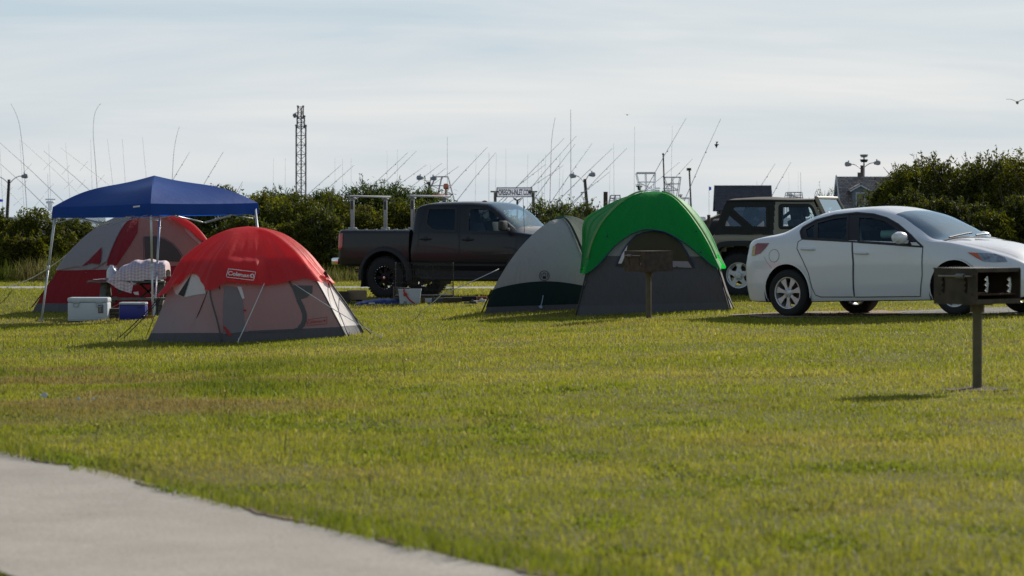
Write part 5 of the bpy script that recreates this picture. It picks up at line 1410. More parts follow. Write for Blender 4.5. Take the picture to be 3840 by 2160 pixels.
# ================================================================== canopy and camp gear
BLUEF = fabric('royal blue canopy cloth', (.010, .066, .30), .27, .5, .07, tcol=(.02, .12, .62), spec=.14)
POLEM = mat('white steel tube', (.58, .62, .66), .35, metal=.25)
def canopy():
    Lc, Nc, Rc = P(198, 776, 47.3), P(565, 763, 45.75), P(967, 761, 47.6)
    Bc = Lc + Rc - Nc; Bc.z = (Lc.z + Rc.z) / 2
    top = P(578, 658, 47.45)
    root_loc = Vector((top.x, top.y, gz(top.x, top.y)))
    root = thing('canopy', 'blue pop-up canopy on white legs over the picnic table', 'canopy', root_loc)
    def fin(mb, name, m, par=root, smooth=True, ang=None):
        mb.v = [tuple(Vector(v) - root_loc) for v in mb.v]; return mb.build(name, m, par, smooth=smooth, ang=ang)
    corners = [Lc, Nc, Rc, Bc]; roof = MB(); n = 22
    def ridge(c, t): q = c.lerp(top, t); q.z += .075 * math.sin(math.pi * t) + .03 * math.sin(2 * math.pi * t); return q
    for i in range(4):
        a, b = corners[i], corners[(i + 1) % 4]; rows = []
        for j in range(n + 1):
            t = j / n; ra, rb = ridge(a, t), ridge(b, t); row = []
            for k in range(n + 1):
                s = k / n; q = ra.lerp(rb, s); w = 4 * s * (1 - s)
                q.z -= .10 * w * math.sin(math.pi * min(1, t * 1.1)) * (1 - t) * .8
                if t == 0: q.z -= 0.012 * w
                row.append(q)
            rows.append(row)
        roof.grid(rows)
    weld(roof, 1e-4); rb_ = roof.bvh(); rf = fin(roof, 'roof_cloth', BLUEF, ang=35)
    val = MB(); vp = []
    for i in range(4):
        a, b = corners[i], corners[(i + 1) % 4]; c0 = (Lc + Rc) / 2
        for k in range(24):
            s = k / 24; q = a.lerp(b, s); q.z -= .012 * 4 * s * (1 - s); o = Vector((q.x - c0.x, q.y - c0.y, 0)).normalized()
            vp.append([q, q + o * .012 + Vector((0, 0, -.07)), q + o * (.018 + .012 * math.sin(s * 25)) + Vector((0, 0, -.185))])
    vp.append(vp[0]); val.grid(vp); vb = val.bvh(); vl = fin(val, 'valance', BLUEF, rf, ang=35)
    q = MB(); drape_text(q, 'SWIFT', [(499, 779), (525, 776), (525, 770), (499, 773)], cam_ray, vb, .006) if False else None
    drape(q, [(506, 767), (513, 759), (519, 766)], cam_ray, vb, .006, 2); drape(q, [(500, 773), (526, 770), (526, 776), (500, 779)], cam_ray, vb, .006, 2); fin(q, 'logo', LETW, vl, False)
    feet = [gpt(155, 1204), gpt(573, 1196), gpt(1003, 1190), None]
    feet[3] = feet[0] + feet[2] - feet[1]; feet[3].z = gz(feet[3].x, feet[3].y)
    for c, f in zip(corners, feet):
        q = MB(); t0 = c.lerp((Lc + Rc) / 2, .03) + Vector((0, 0, -.05)); mid = t0.lerp(f, .52)
        q.bar(t0, mid, .036, .036); q.bar(mid, f, .028, .028); q.box(f + Vector((0, 0, .01)), (.09, .09, .015)); q.box(mid, (.05, .05, .07), bev=.01); fin(q, 'leg', POLEM)
    for i in range(4):
        a, b = corners[i].lerp((Lc + Rc) / 2, .05) + Vector((0, 0, -.10)), corners[(i + 1) % 4].lerp((Lc + Rc) / 2, .05) + Vector((0, 0, -.10)); lo = Vector((0, 0, -.22))
        for k in range(2):
            s0, s1, = k / 2, (k + 1) / 2
            q = MB(); q.bar(a.lerp(b, s0), a.lerp(b, s1) + lo * (1 if k == 0 else 0) + (lo if k == 0 else Vector()) * 0, .022, .014); q.bar(a.lerp(b, s0) + lo * (1 if k == 1 else .0), a.lerp(b, s1), .022, .014) if k == 1 else q.bar(a.lerp(b, s0) + lo * .75, a.lerp(b, s1), .022, .014)
            q.box(a.lerp(b, .25 + .5 * k) + lo * .5, (.04, .04, .05)); fin(q, 'truss_bar', POLEM)
    c = (Lc + Rc) / 2
    for cn in corners:
        q = MB(); q.bar(cn + Vector((0, 0, -.25)), Vector((c.x, c.y, top.z - .12)), .02, .02); fin(q, 'truss_bar', POLEM)
canopy()
WOOD = mat('weathered table wood', (.12, .115, .095), .85, noise=.35, nscale=12, bump=.3, bscale=50)
def slab(mb, px0, px1, py0, py1, D, depth, bev=.01):
    a = P(px0, py0, D); b = P(px1, py1, D); mb.box(((a.x + b.x) / 2, D + depth / 2, (a.z + b.z) / 2), (b.x - a.x, depth, a.z - b.z), bev=bev)
def picnic_table():
    D = 48.6; loc = G(470, D)
    t = thing('picnic_table', 'weathered grey picnic table with benches under the blue canopy', 'picnic table', loc)
    def fin(mb, name, m, par=t, smooth=False):
        mb.v = [tuple(Vector(v) - loc) for v in mb.v]; return mb.build(name, m, par, smooth=smooth)
    for k in range(5):
        q = MB(); slab(q, 325, 618, 1054, 1061, D - .35 + .15 * k, .135, .008); fin(q, 'top_board', WOOD)
    for dd in (-.78, .72):
        q = MB(); slab(q, 372, 640, 1117, 1126, D + dd, .26, .008); fin(q, 'bench', WOOD)
    for px in (390, 605):
        for dd in (-.28, .26):
            a = P(px + 6, 1061, D); q = MB(); q.bar((a.x, D + dd * .6, a.z), (a.x, D + dd * 2.3, gz(a.x, D) ), .045, .11, (1, 0, 0)); fin(q, 'leg', WOOD)
        a = P(px + 6, 1128, D); q = MB(); q.bar((a.x + .05, D - .8, a.z), (a.x + .05, D + .9, a.z), .045, .1); fin(q, 'bench_support', WOOD)
    q = MB(); a = P(440, 1061, D); q.bar((a.x, D, a.z), (a.x + .05, D, gz(a.x, D) + .4), .06, .06); fin(q, 'brace', WOOD)
    return D
TD = picnic_table()
def gingham():
    m, nt, b = nodes_of('red gingham cloth'); tc = nt.nodes.new('ShaderNodeTexCoord'); sp = nt.nodes.new('ShaderNodeSeparateXYZ'); nt.links.new(tc.outputs['Object'], sp.inputs[0])
    def stripe(src):
        ml = nt.nodes.new('ShaderNodeMath'); ml.operation = 'MULTIPLY'; ml.inputs[1].default_value = 17.0; nt.links.new(src, ml.inputs[0])
        fr = nt.nodes.new('ShaderNodeMath'); fr.operation = 'FRACT'; nt.links.new(ml.outputs[0], fr.inputs[0])
        gt = nt.nodes.new('ShaderNodeMath'); gt.operation = 'GREATER_THAN'; gt.inputs[1].default_value = .5; nt.links.new(fr.outputs[0], gt.inputs[0]); return gt
    ad0 = nt.nodes.new('ShaderNodeMath'); ad0.operation = 'ADD'; nt.links.new(sp.outputs['Y'], ad0.inputs[0]); nt.links.new(sp.outputs['Z'], ad0.inputs[1])
    s1, s2 = stripe(sp.outputs['X']), stripe(ad0.outputs[0])
    ad = nt.nodes.new('ShaderNodeMath'); ad.operation = 'ADD'; nt.links.new(s1.outputs[0], ad.inputs[0]); nt.links.new(s2.outputs[0], ad.inputs[1])
    dv = nt.nodes.new('ShaderNodeMath'); dv.operation = 'MULTIPLY'; dv.inputs[1].default_value = .5; nt.links.new(ad.outputs[0], dv.inputs[0])
    r = nt.nodes.new('ShaderNodeValToRGB'); r.color_ramp.interpolation = 'LINEAR'
    r.color_ramp.elements[0].color = (.74, .70, .71, 1); r.color_ramp.elements[1].color = (.60, .40, .43, 1)
    nt.links.new(dv.outputs[0], r.inputs[0]); nt.links.new(r.outputs[0], b.inputs['Base Color']); b.inputs['Roughness'].default_value = .9
    return m
GING = gingham()
def fin_at(mb, name, m, label, cat, loc, smooth=True, group=None, ang=40):
    mb.v = [tuple(Vector(v) - Vector(loc)) for v in mb.v]; o = mb.build(name, m, None, smooth=smooth, loc=loc, ang=ang); tag(o, label, cat, group); return o
def Z6(x, y): return 300 + x * .207, 940 + y * .207
def cloth():
    prof = [Z6(*p) for p in ((540, 540), (600, 470), (680, 375), (790, 275), (930, 200), (1080, 168), (1250, 158), (1420, 170), (1545, 188), (1590, 225), (1592, 330))]
    pl = spline([(p[0], p[1], 0) for p in prof], 44); rows = []
    for i, p in enumerate(pl):
        s = i / 43; row = []
        bt = 1052 + (20 if .25 < s < .55 else 0) * math.sin(math.pi * (s - .25) / .3) if s < .62 else (1048 if s < .85 else 1038)
        for k in range(15):
            a = math.pi * k / 14; D = TD + .02 - .36 * math.cos(a)
            zt = P(p.x, p.y, TD).z; zb = P(p.x, bt, TD).z
            f = min(1, math.sin(a) ** .38 + .0)
            if k == 0: f = 0
            q = P(p.x, 1000, TD); q.y = D + .018 * math.sin(i * .9 + k); q.z = zb + (zt - zb) * f + .012 * math.sin(i * .7) * f
            row.append(q)
        rows.append(row)
    m = MB(); m.grid(rows)
    # the corner hanging over the front of the table
    top = [Z6(478, 540), Z6(600, 545), Z6(720, 552), Z6(850, 560), Z6(960, 620)]; low = [Z6(480, 560), Z6(590, 625), Z6(680, 690), Z6(800, 735), Z6(930, 775)]
    rows = []
    for t in np.linspace(0, 1, 16):
        a = spline([(q[0], q[1], 0) for q in top], 17)[int(round(t * 16))]; b = spline([(q[0], q[1], 0) for q in low], 17)[int(round(t * 16))]
        rows.append([P(a.x + (b.x - a.x) * s, a.y + (b.y - a.y) * s, TD - .38 - .02 * math.sin(t * 14)) for s in np.linspace(0, 1, 8)])
    m.grid(rows)
    rows = [[P(px, 1053.2, TD - .37 + .55 * s) + Vector((0, 0, .005)) for s in np.linspace(0, 1, 6)] for px in np.linspace(399, 500, 14)]
    m.grid(rows)
    fin_at(m, 'tablecloth', GING, 'red checked tablecloth draped over bulky gear on the picnic table', 'tablecloth', G(480, TD))
cloth()
def jug():
    D = TD - .1; a = P(*Z6(572, 535), D)
    q = MB(); r = .087
    pr = [(.001, 0), (r, .004), (r, .11), (r * 1.02, .13), (r * .93, .17), (r * .6, .215), (.032, .235), (.030, .262), (.001, .263)]
    q.lathe(pr, 16, 'Z', Matrix.Translation((0, 0, 0)))
    hd = [(.05, -.06, .225), (.10, -.07, .20), (.105, -.07, .14), (.085, -.06, .11)]
    q.tube(hd, .012, 6)
    o = q.build('water_jug', mat('milky plastic', (.62, .64, .70), .35, sub=.2), None, smooth=True, loc=(a.x, D, a.z)); tag(o, 'translucent white plastic jug standing on the picnic table', 'jug')
    q = MB(); b = P(*Z6(385, 535), D); q.box((0, 0, .012), (.22, .2, .012), rz=.5, bev=.004); q.box((.03, 0, .025), (.16, .12, .01), rz=.2, bev=.004, M=Matrix.Rotation(-.12, 4, 'Y')); o = q.build('paper_plates', mat('pale plate', (.6, .42, .42), .7), None, loc=(b.x, D - .05, b.z)); tag(o, 'pale flat plates lying at the left end of the picnic table', 'plates')
jug()
def stand():
    D = TD + .55; loc = G(555, D)
    t = thing('folding_stand', 'black folding stand with crossed legs beside the picnic table', 'folding table', loc)
    def fin(mb, name, m=DARKP):
        mb.v = [tuple(Vector(v) - loc) for v in mb.v]; return mb.build(name, m, t)
    q = MB(); slab(q, *[v for p in (Z6(1005, 530), Z6(1460, 592)) for v in (p[0],)], Z6(0, 530)[1], Z6(0, 592)[1], D - .25, .5, .02); fin(q, 'top')
    for dd in (-.2, .2):
        for a, b in (((1090, 600), (1560, 1050)), ((1400, 600), (800, 1100))):
            pa, pb = P(*Z6(*a), D + dd), P(*Z6(*b), D + dd); q = MB(); q.bar(pa, pb, .03, .03); fin(q, 'leg')
    q = MB(); a = P(*Z6(950, 600), D); b = P(*Z6(1450, 600), D); q.bar((a.x, D, a.z), (b.x, D, b.z), .025, .025); fin(q, 'rail')
stand()
WPL = mat('white cooler plastic', (.56, .60, .63), .45); BPL = mat('blue cooler plastic', (.012, .020, .23), .4)
def cooler(px0, px1, py0, py1, D, depth, name, label, body, lid, lidfrac, extra):
    a, b = P(px0, py0, D), P(px1, py1, D); w = b.x - a.x; h = a.z - b.z; loc = Vector(((a.x + b.x) / 2, D + depth / 2, b.z))
    t = thing(name, label, 'cooler', loc)
    q = MB(); q.box((0, 0, h * (1 - lidfrac) / 2), (w * .985, depth * .97, h * (1 - lidfrac)), bev=.03); bd = q.build('body', body, t, smooth=True)
    q = MB(); q.box((0, 0, h * (1 - lidfrac / 2)), (w, depth, h * lidfrac), bev=.03); ld = q.build('lid', lid, t, smooth=True)
    if extra:
        for sx in (-.28, .28):
            q = MB(); q.box((sx * w, -depth / 2 - .004, h * .80), (w * .17, .018, h * .07), bev=.006); q.tube([(sx * w - w * .07, -depth / 2 - .006, h * .78), (sx * w - w * .06, -depth / 2 - .012, h * .62), (sx * w + w * .05, -depth / 2 - .012, h * .62), (sx * w + w * .07, -depth / 2 - .006, h * .78)], .008, 6); q.build('latch', mat('grey latch plastic', (.42, .44, .45), .5), t)
        q = MB(); q.box((w * .32, -depth * .485 - .003, h * .52), (w * .13, .004, h * .36)); st = q.build('sticker', mat('dark sticker', (.10, .13, .16), .5), t)
        q = MB(); q.box((w * .30, -depth * .485 - .006, h * .50), (w * .045, .003, h * .2)); q.build('sticker_picture', mat('orange print', (.32, .20, .12), .5), st)
        q = MB(); q.box((w * .33, -depth * .485 - .006, h * .38), (w * .11, .003, h * .04)); q.build('sticker_text', mat('brown print', (.16, .08, .06), .5), st)
        for z in (.1, .17):
            q = MB(); q.box((-w * .03, -depth * .485 - .002, h * z), (w * .86, .008, h * .02), bev=.003); q.build('rib', WPL, t)
    else:
        q = MB(); q.box((w * .28, -depth * .485 - .003, h * .72), (w * .2, .004, h * .07)); q.build('badge', mat('dark navy print', (.005, .008, .07), .5), t)
        q = MB(); q.tube([(-w * .5, 0, h * .78), (-w * .53, -.05, h * .7), (-w * .53, .05, h * .7), (-w * .5, 0, h * .78)], .01, 6); q.build('handle', WPL, t)
cooler(252, 405, 1116, 1205, gpt(330, 1205).y, .40, 'cooler', 'large white ice chest on the grass under the canopy', WPL, WPL, .2, True)
cooler(445, 546, 1134, 1201, gpt(500, 1201).y, .32, 'cooler', 'small blue ice chest with a white lid beside the large white one', BPL, WPL, .13, False)
def carton():
    D = gpt(425, 1200).y + .12; a, b = P(406, 1140, D), P(446, 1201, D)
    t = thing('carton', 'dark open carton standing between the two ice chests', 'box', ((a.x + b.x) / 2, D, b.z))
    w = b.x - a.x; h = a.z - b.z
    q = MB(); q.box((0, .12, h * .36), (w * 1.1, .24, h * .72), bev=.006); bd = q.build('box_body', mat('brown black card', (.035, .03, .022), .8), t)
    q = MB(); q.add([(-w * .5, 0, h * .7), (w * .5, 0, h * .98), (w * .5, .03, h * 1.0), (-w * .5, .03, h * .72)], [(0, 1, 2, 3)]); q.add([(-w * .45, -.012, h * .42), (w * .5, -.012, h * .42), (w * .5, -.012, h * .5), (-w * .45, -.012, h * .45)], [(0, 1, 2, 3)]); q.build('flap', mat('khaki card', (.13, .11, .06), .8), t)
    q = MB(); bx = MB(); bx.box((0, .12, h * .36), (w * 1.1, .24, h * .72)); drape_text(q, 'BETA', [(-w * .4, h * .1), (w * .2, h * .1), (w * .2, h * .32), (-w * .4, h * .32)], lambda u, v: (Vector((u, -3, v)), Vector((0, 1, 0))), bx.bvh(), .004, .02); q.build('print', mat('tan print', (.20, .16, .08), .8), bd, normals=False)
    D2 = gpt(560, 1198).y; c = gpt(558, 1199)
    q = MB(); q.lathe([(.001, .0), (.075, .0), (.09, .035), (.085, .037), (.07, .008), (.001, .008)], 18); o = q.build('pet_bowl', mat('orange brown glaze', (.35, .17, .05), .35), None, smooth=True, loc=c + Vector((0, 0, .03))); tag(o, 'small orange-brown bowl on the grass right of the blue ice chest', 'bowl')
carton()
# ---- gear in front of the pickup
def gear():
    c = gpt(1578, 1142); D = c.y; a, b = P(1493, 1083, D), P(1579, 1141, D); w = b.x - a.x; h = a.z - b.z
    loc = ((a.x + b.x) / 2, D + .15, b.z)
    t = thing('bucket', 'square white plastic bucket with a red strap before the pickup', 'bucket', loc)
    q = MB(); s = .84
    def ring(k, z): return [Vector((x * w / 2 * k, y * .15 * k, z)) for x, y in ((-1, -.8), (.22, -1.15), (1, -.75), (1, 1), (-1, 1))]
    q.grid([ring(.86, 0), ring(.97, h * .86), ring(1.0, h * .87), ring(1.0, h)], close=True); q.add(ring(.86, .003), [(0, 1, 2, 3, 4)]); q.build('bucket_body', mat('pale blue white plastic', (.50, .53, .58), .45), t)
    q = MB(); q.add(ring(.98, h * .93), [(0, 1, 2, 3, 4)]); q.box((-.1, 0, h + .008), (.2, .2, .018), bev=.006); q.build('bucket_lid', DARKP, t)
    q = MB(); q.tube([(-w * .25, -.15, h), (-w * .24, -.168, h * .8), (-w * .18, -.172, h * .62), (w * .02, -.172, h * .25), (w * .24, -.165, 0.01)], .013, 6); q.lathe([(.001, -.012), (.035, -.01), (.035, .01), (.001, .012)], 12, 'Y', Matrix.Translation((-w * .19, -.172, h * .64))); q.build('strap', mat('red webbing', (.45, .03, .03), .8), t)
    q = MB(); q.box((-w * .2, -.138, h * .1), (.06, .004, .05), M=Matrix.Rotation(-.05, 4, 'X')); q.build('label_print', mat('grey green print', (.22, .25, .22), .7), t)
    # blue folded bag
    D = gpt(1420, 1145).y; rows = []
    tp = spline([(1331, 1138, 0), (1360, 1130, 0), (1400, 1124, 0), (1435, 1120, 0), (1470, 1122, 0), (1498, 1124, 0)], 30)
    for i, p in enumerate(tp):
        row = []
        for k in range(12):
            an = math.pi * k / 11; zt = P(p.x, p.y, D).z; x = P(p.x, 0, D).x; zb = gz(x, D) + .01
            row.append(Vector((x, D + .22 - .24 * math.cos(an) + .01 * math.sin(i), zb + (zt - zb) * min(1, math.sin(an) ** .5) + .008 * math.sin(i * 1.3 + k) * math.sin(an))))
        rows.append(row)
    q = MB(); q.grid(rows); bg_ = fin_at(q, 'folded_bag', mat('blue nylon bag', (.012, .035, .19), .6, bump=.6, bscale=14), 'blue folded nylon bag lying on the grass before the pickup', 'bag', G(1415, D))
    q = MB(); a = P(1384, 1137, D - .03); q.box((a.x + .05 - bg_.location.x, a.y - bg_.location.y - .0, a.z - bg_.location.z), (.11, .004, .022)); q.build('bag_label', LETW, bg_)
    # clear lantern with blue caps, lying on its side
    D = gpt(1330, 1133).y; a = P(1303, 1117, D); b = P(1357, 1119, D); t = thing('lantern', 'clear camp lantern with blue caps lying beside the blue bag', 'lantern', ((a.x + b.x) / 2, D, gz((a.x + b.x) / 2, D) + .01))
    Ln = b.x - a.x
    for s0, s1 in ((-.5, -.22), (.12, .5)):
        q = MB(); q.lathe([(.001, s0 * Ln), (.055, s0 * Ln), (.06, s0 * Ln + .012), (.06, s1 * Ln - .012), (.055, s1 * Ln), (.001, s1 * Ln)], 16, 'X', Matrix.Translation((0, 0, .06))); q.build('cap', BPL, t, smooth=True)
    q = MB(); q.lathe([(.045, -.22 * Ln), (.045, .12 * Ln)], 16, 'X', Matrix.Translation((0, 0, .06))); q.build('globe', glass('clear plastic', (.8, .82, .85), .05, .1), t, smooth=True)
    q = MB(); q.tube([(-.45 * Ln, 0, .12), (-.5 * Ln, -.04, .03), (-.2 * Ln, -.06, .01)], .004, 5); q.build('bail', WROPE, t)
    # cardboard boxes and tarp edge
    CARD = mat('corrugated card', (.27, .19, .12), .85, noise=.1)
    def cbox(px0, px1, py0, py1, D, dep, label, m, name='cardboard_box', cat='box'):
        a, b = P(px0, py0, D), P(px1, py1, D); q = MB(); w, h = b.x - a.x, a.z - b.z
        q.box((0, dep / 2, h / 2), (w, dep, h), bev=.008); q.box((0, dep * .3, h + .006), (w * .98, dep * .5, .008)) 
        o = q.build(name, m, None, loc=((a.x + b.x) / 2, D, b.z)); tag(o, label, cat)
    cbox(1240, 1308, 1095, 1142, gpt(1270, 1142).y, .4, 'dark brown low box left of the camp lantern', mat('dark card', (.055, .045, .033), .85))
    cbox(1300, 1372, 1091, 1124, gpt(1340, 1142).y + .4, .35, 'open tan cardboard box behind the blue-capped lantern', CARD)
    cbox(1474, 1502, 1078, 1124, gpt(1490, 1142).y + .35, .25, 'tall tan paper sack leaning on the pickup tyre', mat('tan paper', (.20, .17, .13), .9), 'paper_sack', 'sack')
    cbox(1582, 1604, 1118, 1139, gpt(1590, 1140).y + .1, .2, 'small brown carton right of the white bucket', mat('brown card', (.13, .075, .04), .85))
    cbox(1594, 1618, 1121, 1136, gpt(1600, 1140).y, .15, 'pale blue plastic tub on the ground beside the small brown carton', mat('pale tub', (.45, .48, .55), .5), 'plastic_tub', 'tub')
    cbox(1618, 1668, 1120, 1136, gpt(1640, 1140).y + .15, .3, 'slate grey storage bin lying low under the pickup step', mat('slate bin', (.04, .05, .065), .6), 'storage_bin', 'bin')
    cbox(1662, 1734, 1118, 1136, gpt(1690, 1140).y + .2, .3, 'olive brown duffel on the ground right of the slate grey bin', mat('olive canvas', (.06, .05, .03), .85, noise=.4, nscale=20), 'duffel_bag', 'bag')
    cbox(1732, 1788, 1113, 1131, gpt(1760, 1138).y + .2, .25, 'black bag with a white spot near the beige tent', mat('black canvas', (.012, .012, .014), .8), 'tote_bag', 'bag')
    cbox(1790, 1826, 1114, 1130, gpt(1800, 1138).y + .35, .25, 'rust red cushion beside the beige tent', mat('rust cloth', (.22, .055, .03), .85), 'cushion', 'cushion')
    for px, py, lab in ((1765, 1145, 'black and white sandal lying in the grass before the black bag'), (1800, 1139, 'white sandal near the corner of the beige tent')):
        q = MB(); c = gpt(px, py + 3); q.box((0, 0, .025), (.24, .09, .025), rz=-.4, bev=.01); q.tube([(-.02, -.05, .03), (.03, 0, .08), (.06, .05, .03)], .012, 6); q.box((.06, -.03, .045), (.1, .07, .02), rz=-.4, bev=.008)
        o = q.build('sandal', mat('sandal ' + lab[:5], (.03, .03, .03) if lab[0] == 'b' else (.5, .48, .46), .7), None, loc=c + Vector((0, 0, .02)), rz=0) if False else q.build('sandal', mat('sandal ' + lab[:5], (.06, .055, .055) if lab[0] == 'b' else (.5, .48, .46), .7), None, loc=c + Vector((0, 0, .03)))
        tag(o, lab, 'sandal', 'sandals left by the beige tent')
    # folding wire dog pen
    D = gpt(1600, 1140).y + .25; x0, x1 = P(1480, 0, D).x, P(1698, 0, D).x; zt = P(0, 987, D).z; zb = P(0, 1112, D).z
    t = thing('wire_pen', 'black folding wire dog crate standing against the pickup side', 'dog crate', ((x0 + x1) / 2, D, zb))
    WIRE = mat('black wire', (.012, .012, .012), .5, metal=.3); w = x1 - x0; h = zt - zb
    def panel(ax, bx, ay, by):
        q = MB(); n = max(4, int((Vector((bx, by)) - Vector((ax, ay))).length / .028))
        for k in range(n + 1):
            s = k / n; x = ax + (bx - ax) * s; y = ay + (by - ay) * s; q.bar((x, y, 0), (x, y, h), .0045 if k % 4 else .007, .0045 if k % 4 else .007)
        for z in np.linspace(0, h, 6): q.bar((ax, ay, z), (bx, by, z), .006, .006)
        q.build('wire_panel', WIRE, t, normals=False)
    panel(-w / 2, w / 2, 0, 0); panel(-w / 2, w / 2, .7, .7); panel(w / 2, w / 2, 0, .7); panel(-w / 2, -w / 2, 0, .7)
    q = MB(); q.box((0, .35, .012), (w, .68, .02)); q.build('tray', DARKP, t)
gear()
# concrete wheel stop and gravel on the far left
o = None
q = MB(); a, b = P(115, 1043, 70), P(196, 1056, 70); q.box((0, 0, (a.z - b.z) / 2), (b.x - a.x, .3, a.z - b.z), bev=.03); o = q.build('bench_slab', mat('old concrete', (.25, .23, .2), .9, noise=.2), None, loc=((a.x + b.x) / 2, 70, gz((a.x + b.x) / 2, 70) - .0)); tag(o, 'low weathered beam lying at the lawn edge before the far-left bushes', 'wheel stop')
# ---- park grills
STEEL = mat('brown enamelled steel', (.050, .036, .024), .6, metal=.2, noise=.45, nscale=11, bump=.1, bscale=80)
RUST = mat('rusty steel', (.085, .045, .025), .8, noise=.5, nscale=18, bump=.3, bscale=60)
def plate(mb, Mx, w, h, th, holes=()):
    """a steel plate with sawtooth slots cut through it"""
    out = [Vector((-w / 2, -h / 2)), Vector((w / 2, -h / 2)), Vector((w / 2, h / 2)), Vector((-w / 2, h / 2))]
    pts = list(out); ed = [(0, 1), (1, 2), (2, 3), (3, 0)]; polys = []
    for hp in holes:
        o = len(pts); pts += [Vector(p) for p in hp]; ed += [(o + i, o + (i + 1) % len(hp)) for i in range(len(hp))]; polys.append(hp)
    r = delaunay_2d_cdt(pts, ed, [], 1, 1e-7)
    V = r[0]; T = [f for f in r[2] if not any(inpoly(sum(V[i].x for i in f) / len(f), sum(V[i].y for i in f) / len(f), hp) for hp in polys)]
    n = len(V); vs = [Mx @ Vector((p.x, p.y, -th / 2)) for p in V] + [Mx @ Vector((p.x, p.y, th / 2)) for p in V]
    fs = [tuple(f) for f in T] + [tuple(i + n for i in f[::-1]) for f in T]
    cnt = {}
    for f in T:
        for i in range(len(f)):
            e = (f[i], f[(i + 1) % len(f)]); k = tuple(sorted(e)); cnt.setdefault(k, []).append(e)
    for k, es in cnt.items():
        if len(es) == 1: a, b = es[0]; fs.append((b, a, a + n, b + n))
    mb.add(vs, fs)
def saw(x, z0, z1, w, n=4, sg=1):
    """a slot whose one edge is stepped to hold the grate"""
    pts = [(x, z0), (x + sg * w * .5, z0)]
    for k in range(n):
        za = z0 + (z1 - z0) * (k + .15) / n; zb = z0 + (z1 - z0) * (k + .95) / n
        pts += [(x + sg * w * .55, za), (x + sg * w * 1.25, za + (zb - za) * .35), (x + sg * w * .6, zb)]
    pts += [(x, z1), (x - sg * w * .35, (z0 + z1) / 2)]
    return pts
def grill(loc, post_h, W, Dp, H, rz, label, steel):
    """open front looks to local -y; W wide, Dp deep, H high"""
    t = thing('park_grill', label, 'grill', loc, rz, 'pedestal grills on the campground lawn')
    q = MB(); q.tube([(0, 0, -.05), (0, 0, post_h)], .036, 16); q.build('post', mat('olive post paint', (.105, .085, .045), .6, noise=.2, nscale=14), t, smooth=True)
    q = MB(); q.tube([(0, 0, post_h - .055), (0, 0, post_h + .005)], .052, 16); q.box((0, 0, post_h + .004), (.16, .16, .008)); q.build('collar', mat('olive post paint', (.105, .085, .045), .6), t, smooth=True)
    z0 = post_h + .01; th = .006
    for sg in (-1, 1):
        M = Matrix.Translation((sg * W / 2, 0, z0 + H / 2)) @ Matrix.Rotation(R(90), 4, 'Z') @ Matrix.Rotation(R(90), 4, 'X')
        q = MB(); plate(q, M, Dp, H, th, [saw(-Dp * .27, -H * .20, H * .27, .026, 3, 1), saw(Dp * .25, -H * .20, H * .27, .026, 3, 1)]); q.build('side_plate', steel, t, normals=False)
    M = Matrix.Translation((0, Dp / 2, z0 + H / 2)) @ Matrix.Rotation(R(90), 4, 'X')
    q = MB(); plate(q, M, W - .004, H, th, []); q.build('back_plate', steel, t, normals=False)
    q = MB(); q.box((0, 0, z0 + th), (W - .008, Dp - .008, th)); q.box((0, -Dp / 2 + .004, z0 + .022), (W - .01, th, .035)); q.build('floor_plate', steel, t)
    # hood-like grate: flat top plate over the box
    q = MB(); q.box((0, .01, z0 + H + .004), (W + .012, Dp - .0, .007)); q.box((0, -Dp / 2 + .012, z0 + H - .008), (W + .012, .006, .03)); q.build('top_plate', steel, t)
    # swinging grate folded inside and its coil handles
    q = MB()
    for k in range(15): q.bar((-W / 2 + .03 + k * (W - .06) / 14, -Dp / 2 + .04, z0 + H * .28), (-W / 2 + .03 + k * (W - .06) / 14, Dp / 2 - .03, z0 + H * .28), .01, .01)
    for y in (-Dp / 2 + .05, Dp / 2 - .05): q.bar((-W / 2 - .02, y, z0 + H * .28), (W / 2 + .02, y, z0 + H * .28), .012, .012)
    q.build('grate', RUST, t)
    for sg in (-1, 1):
        q = MB(); x = sg * (W / 2 + .03); zc = z0 + H * .80
        q.tube([(x, -Dp * .40, zc), (x, Dp * .34, zc)], .006, 6)
        hel = [(x + .016 * math.cos(a), -Dp * .34 + .012 * a / (2 * math.pi) * .9 + Dp * .08, zc + .016 * math.sin(a)) for a in np.linspace(0, 2 * math.pi * 7, 90)]
        q.tube(hel, .0045, 5); q.tube([(x, Dp * .34, zc), (x - sg * .03, Dp * .34, zc)], .006, 6); q.tube([(x, -Dp * .40, zc), (x - sg * .03, -Dp * .40, zc)], .006, 6); q.build('coil_handle', mat('dull coil steel', (.30, .29, .27), .5, metal=.7), t, smooth=True)
    return t
grill(GR1, .615, .48, .40, .265, R(58), 'brown pedestal grill at right whose open firebox faces right', STEEL) if False else None
G1 = grill(GR1, .622, .49, .42, .262, R(40), 'brown pedestal grill nearest the camera standing before the white sedan', STEEL)
G2 = grill(GR2, .63, .52, .40, .272, R(221), 'rusty brown pedestal grill seen from behind in front of the green tent', mat('rust stained enamel', (.055, .034, .022), .7, noise=.4, nscale=14, bump=.2, bscale=60))
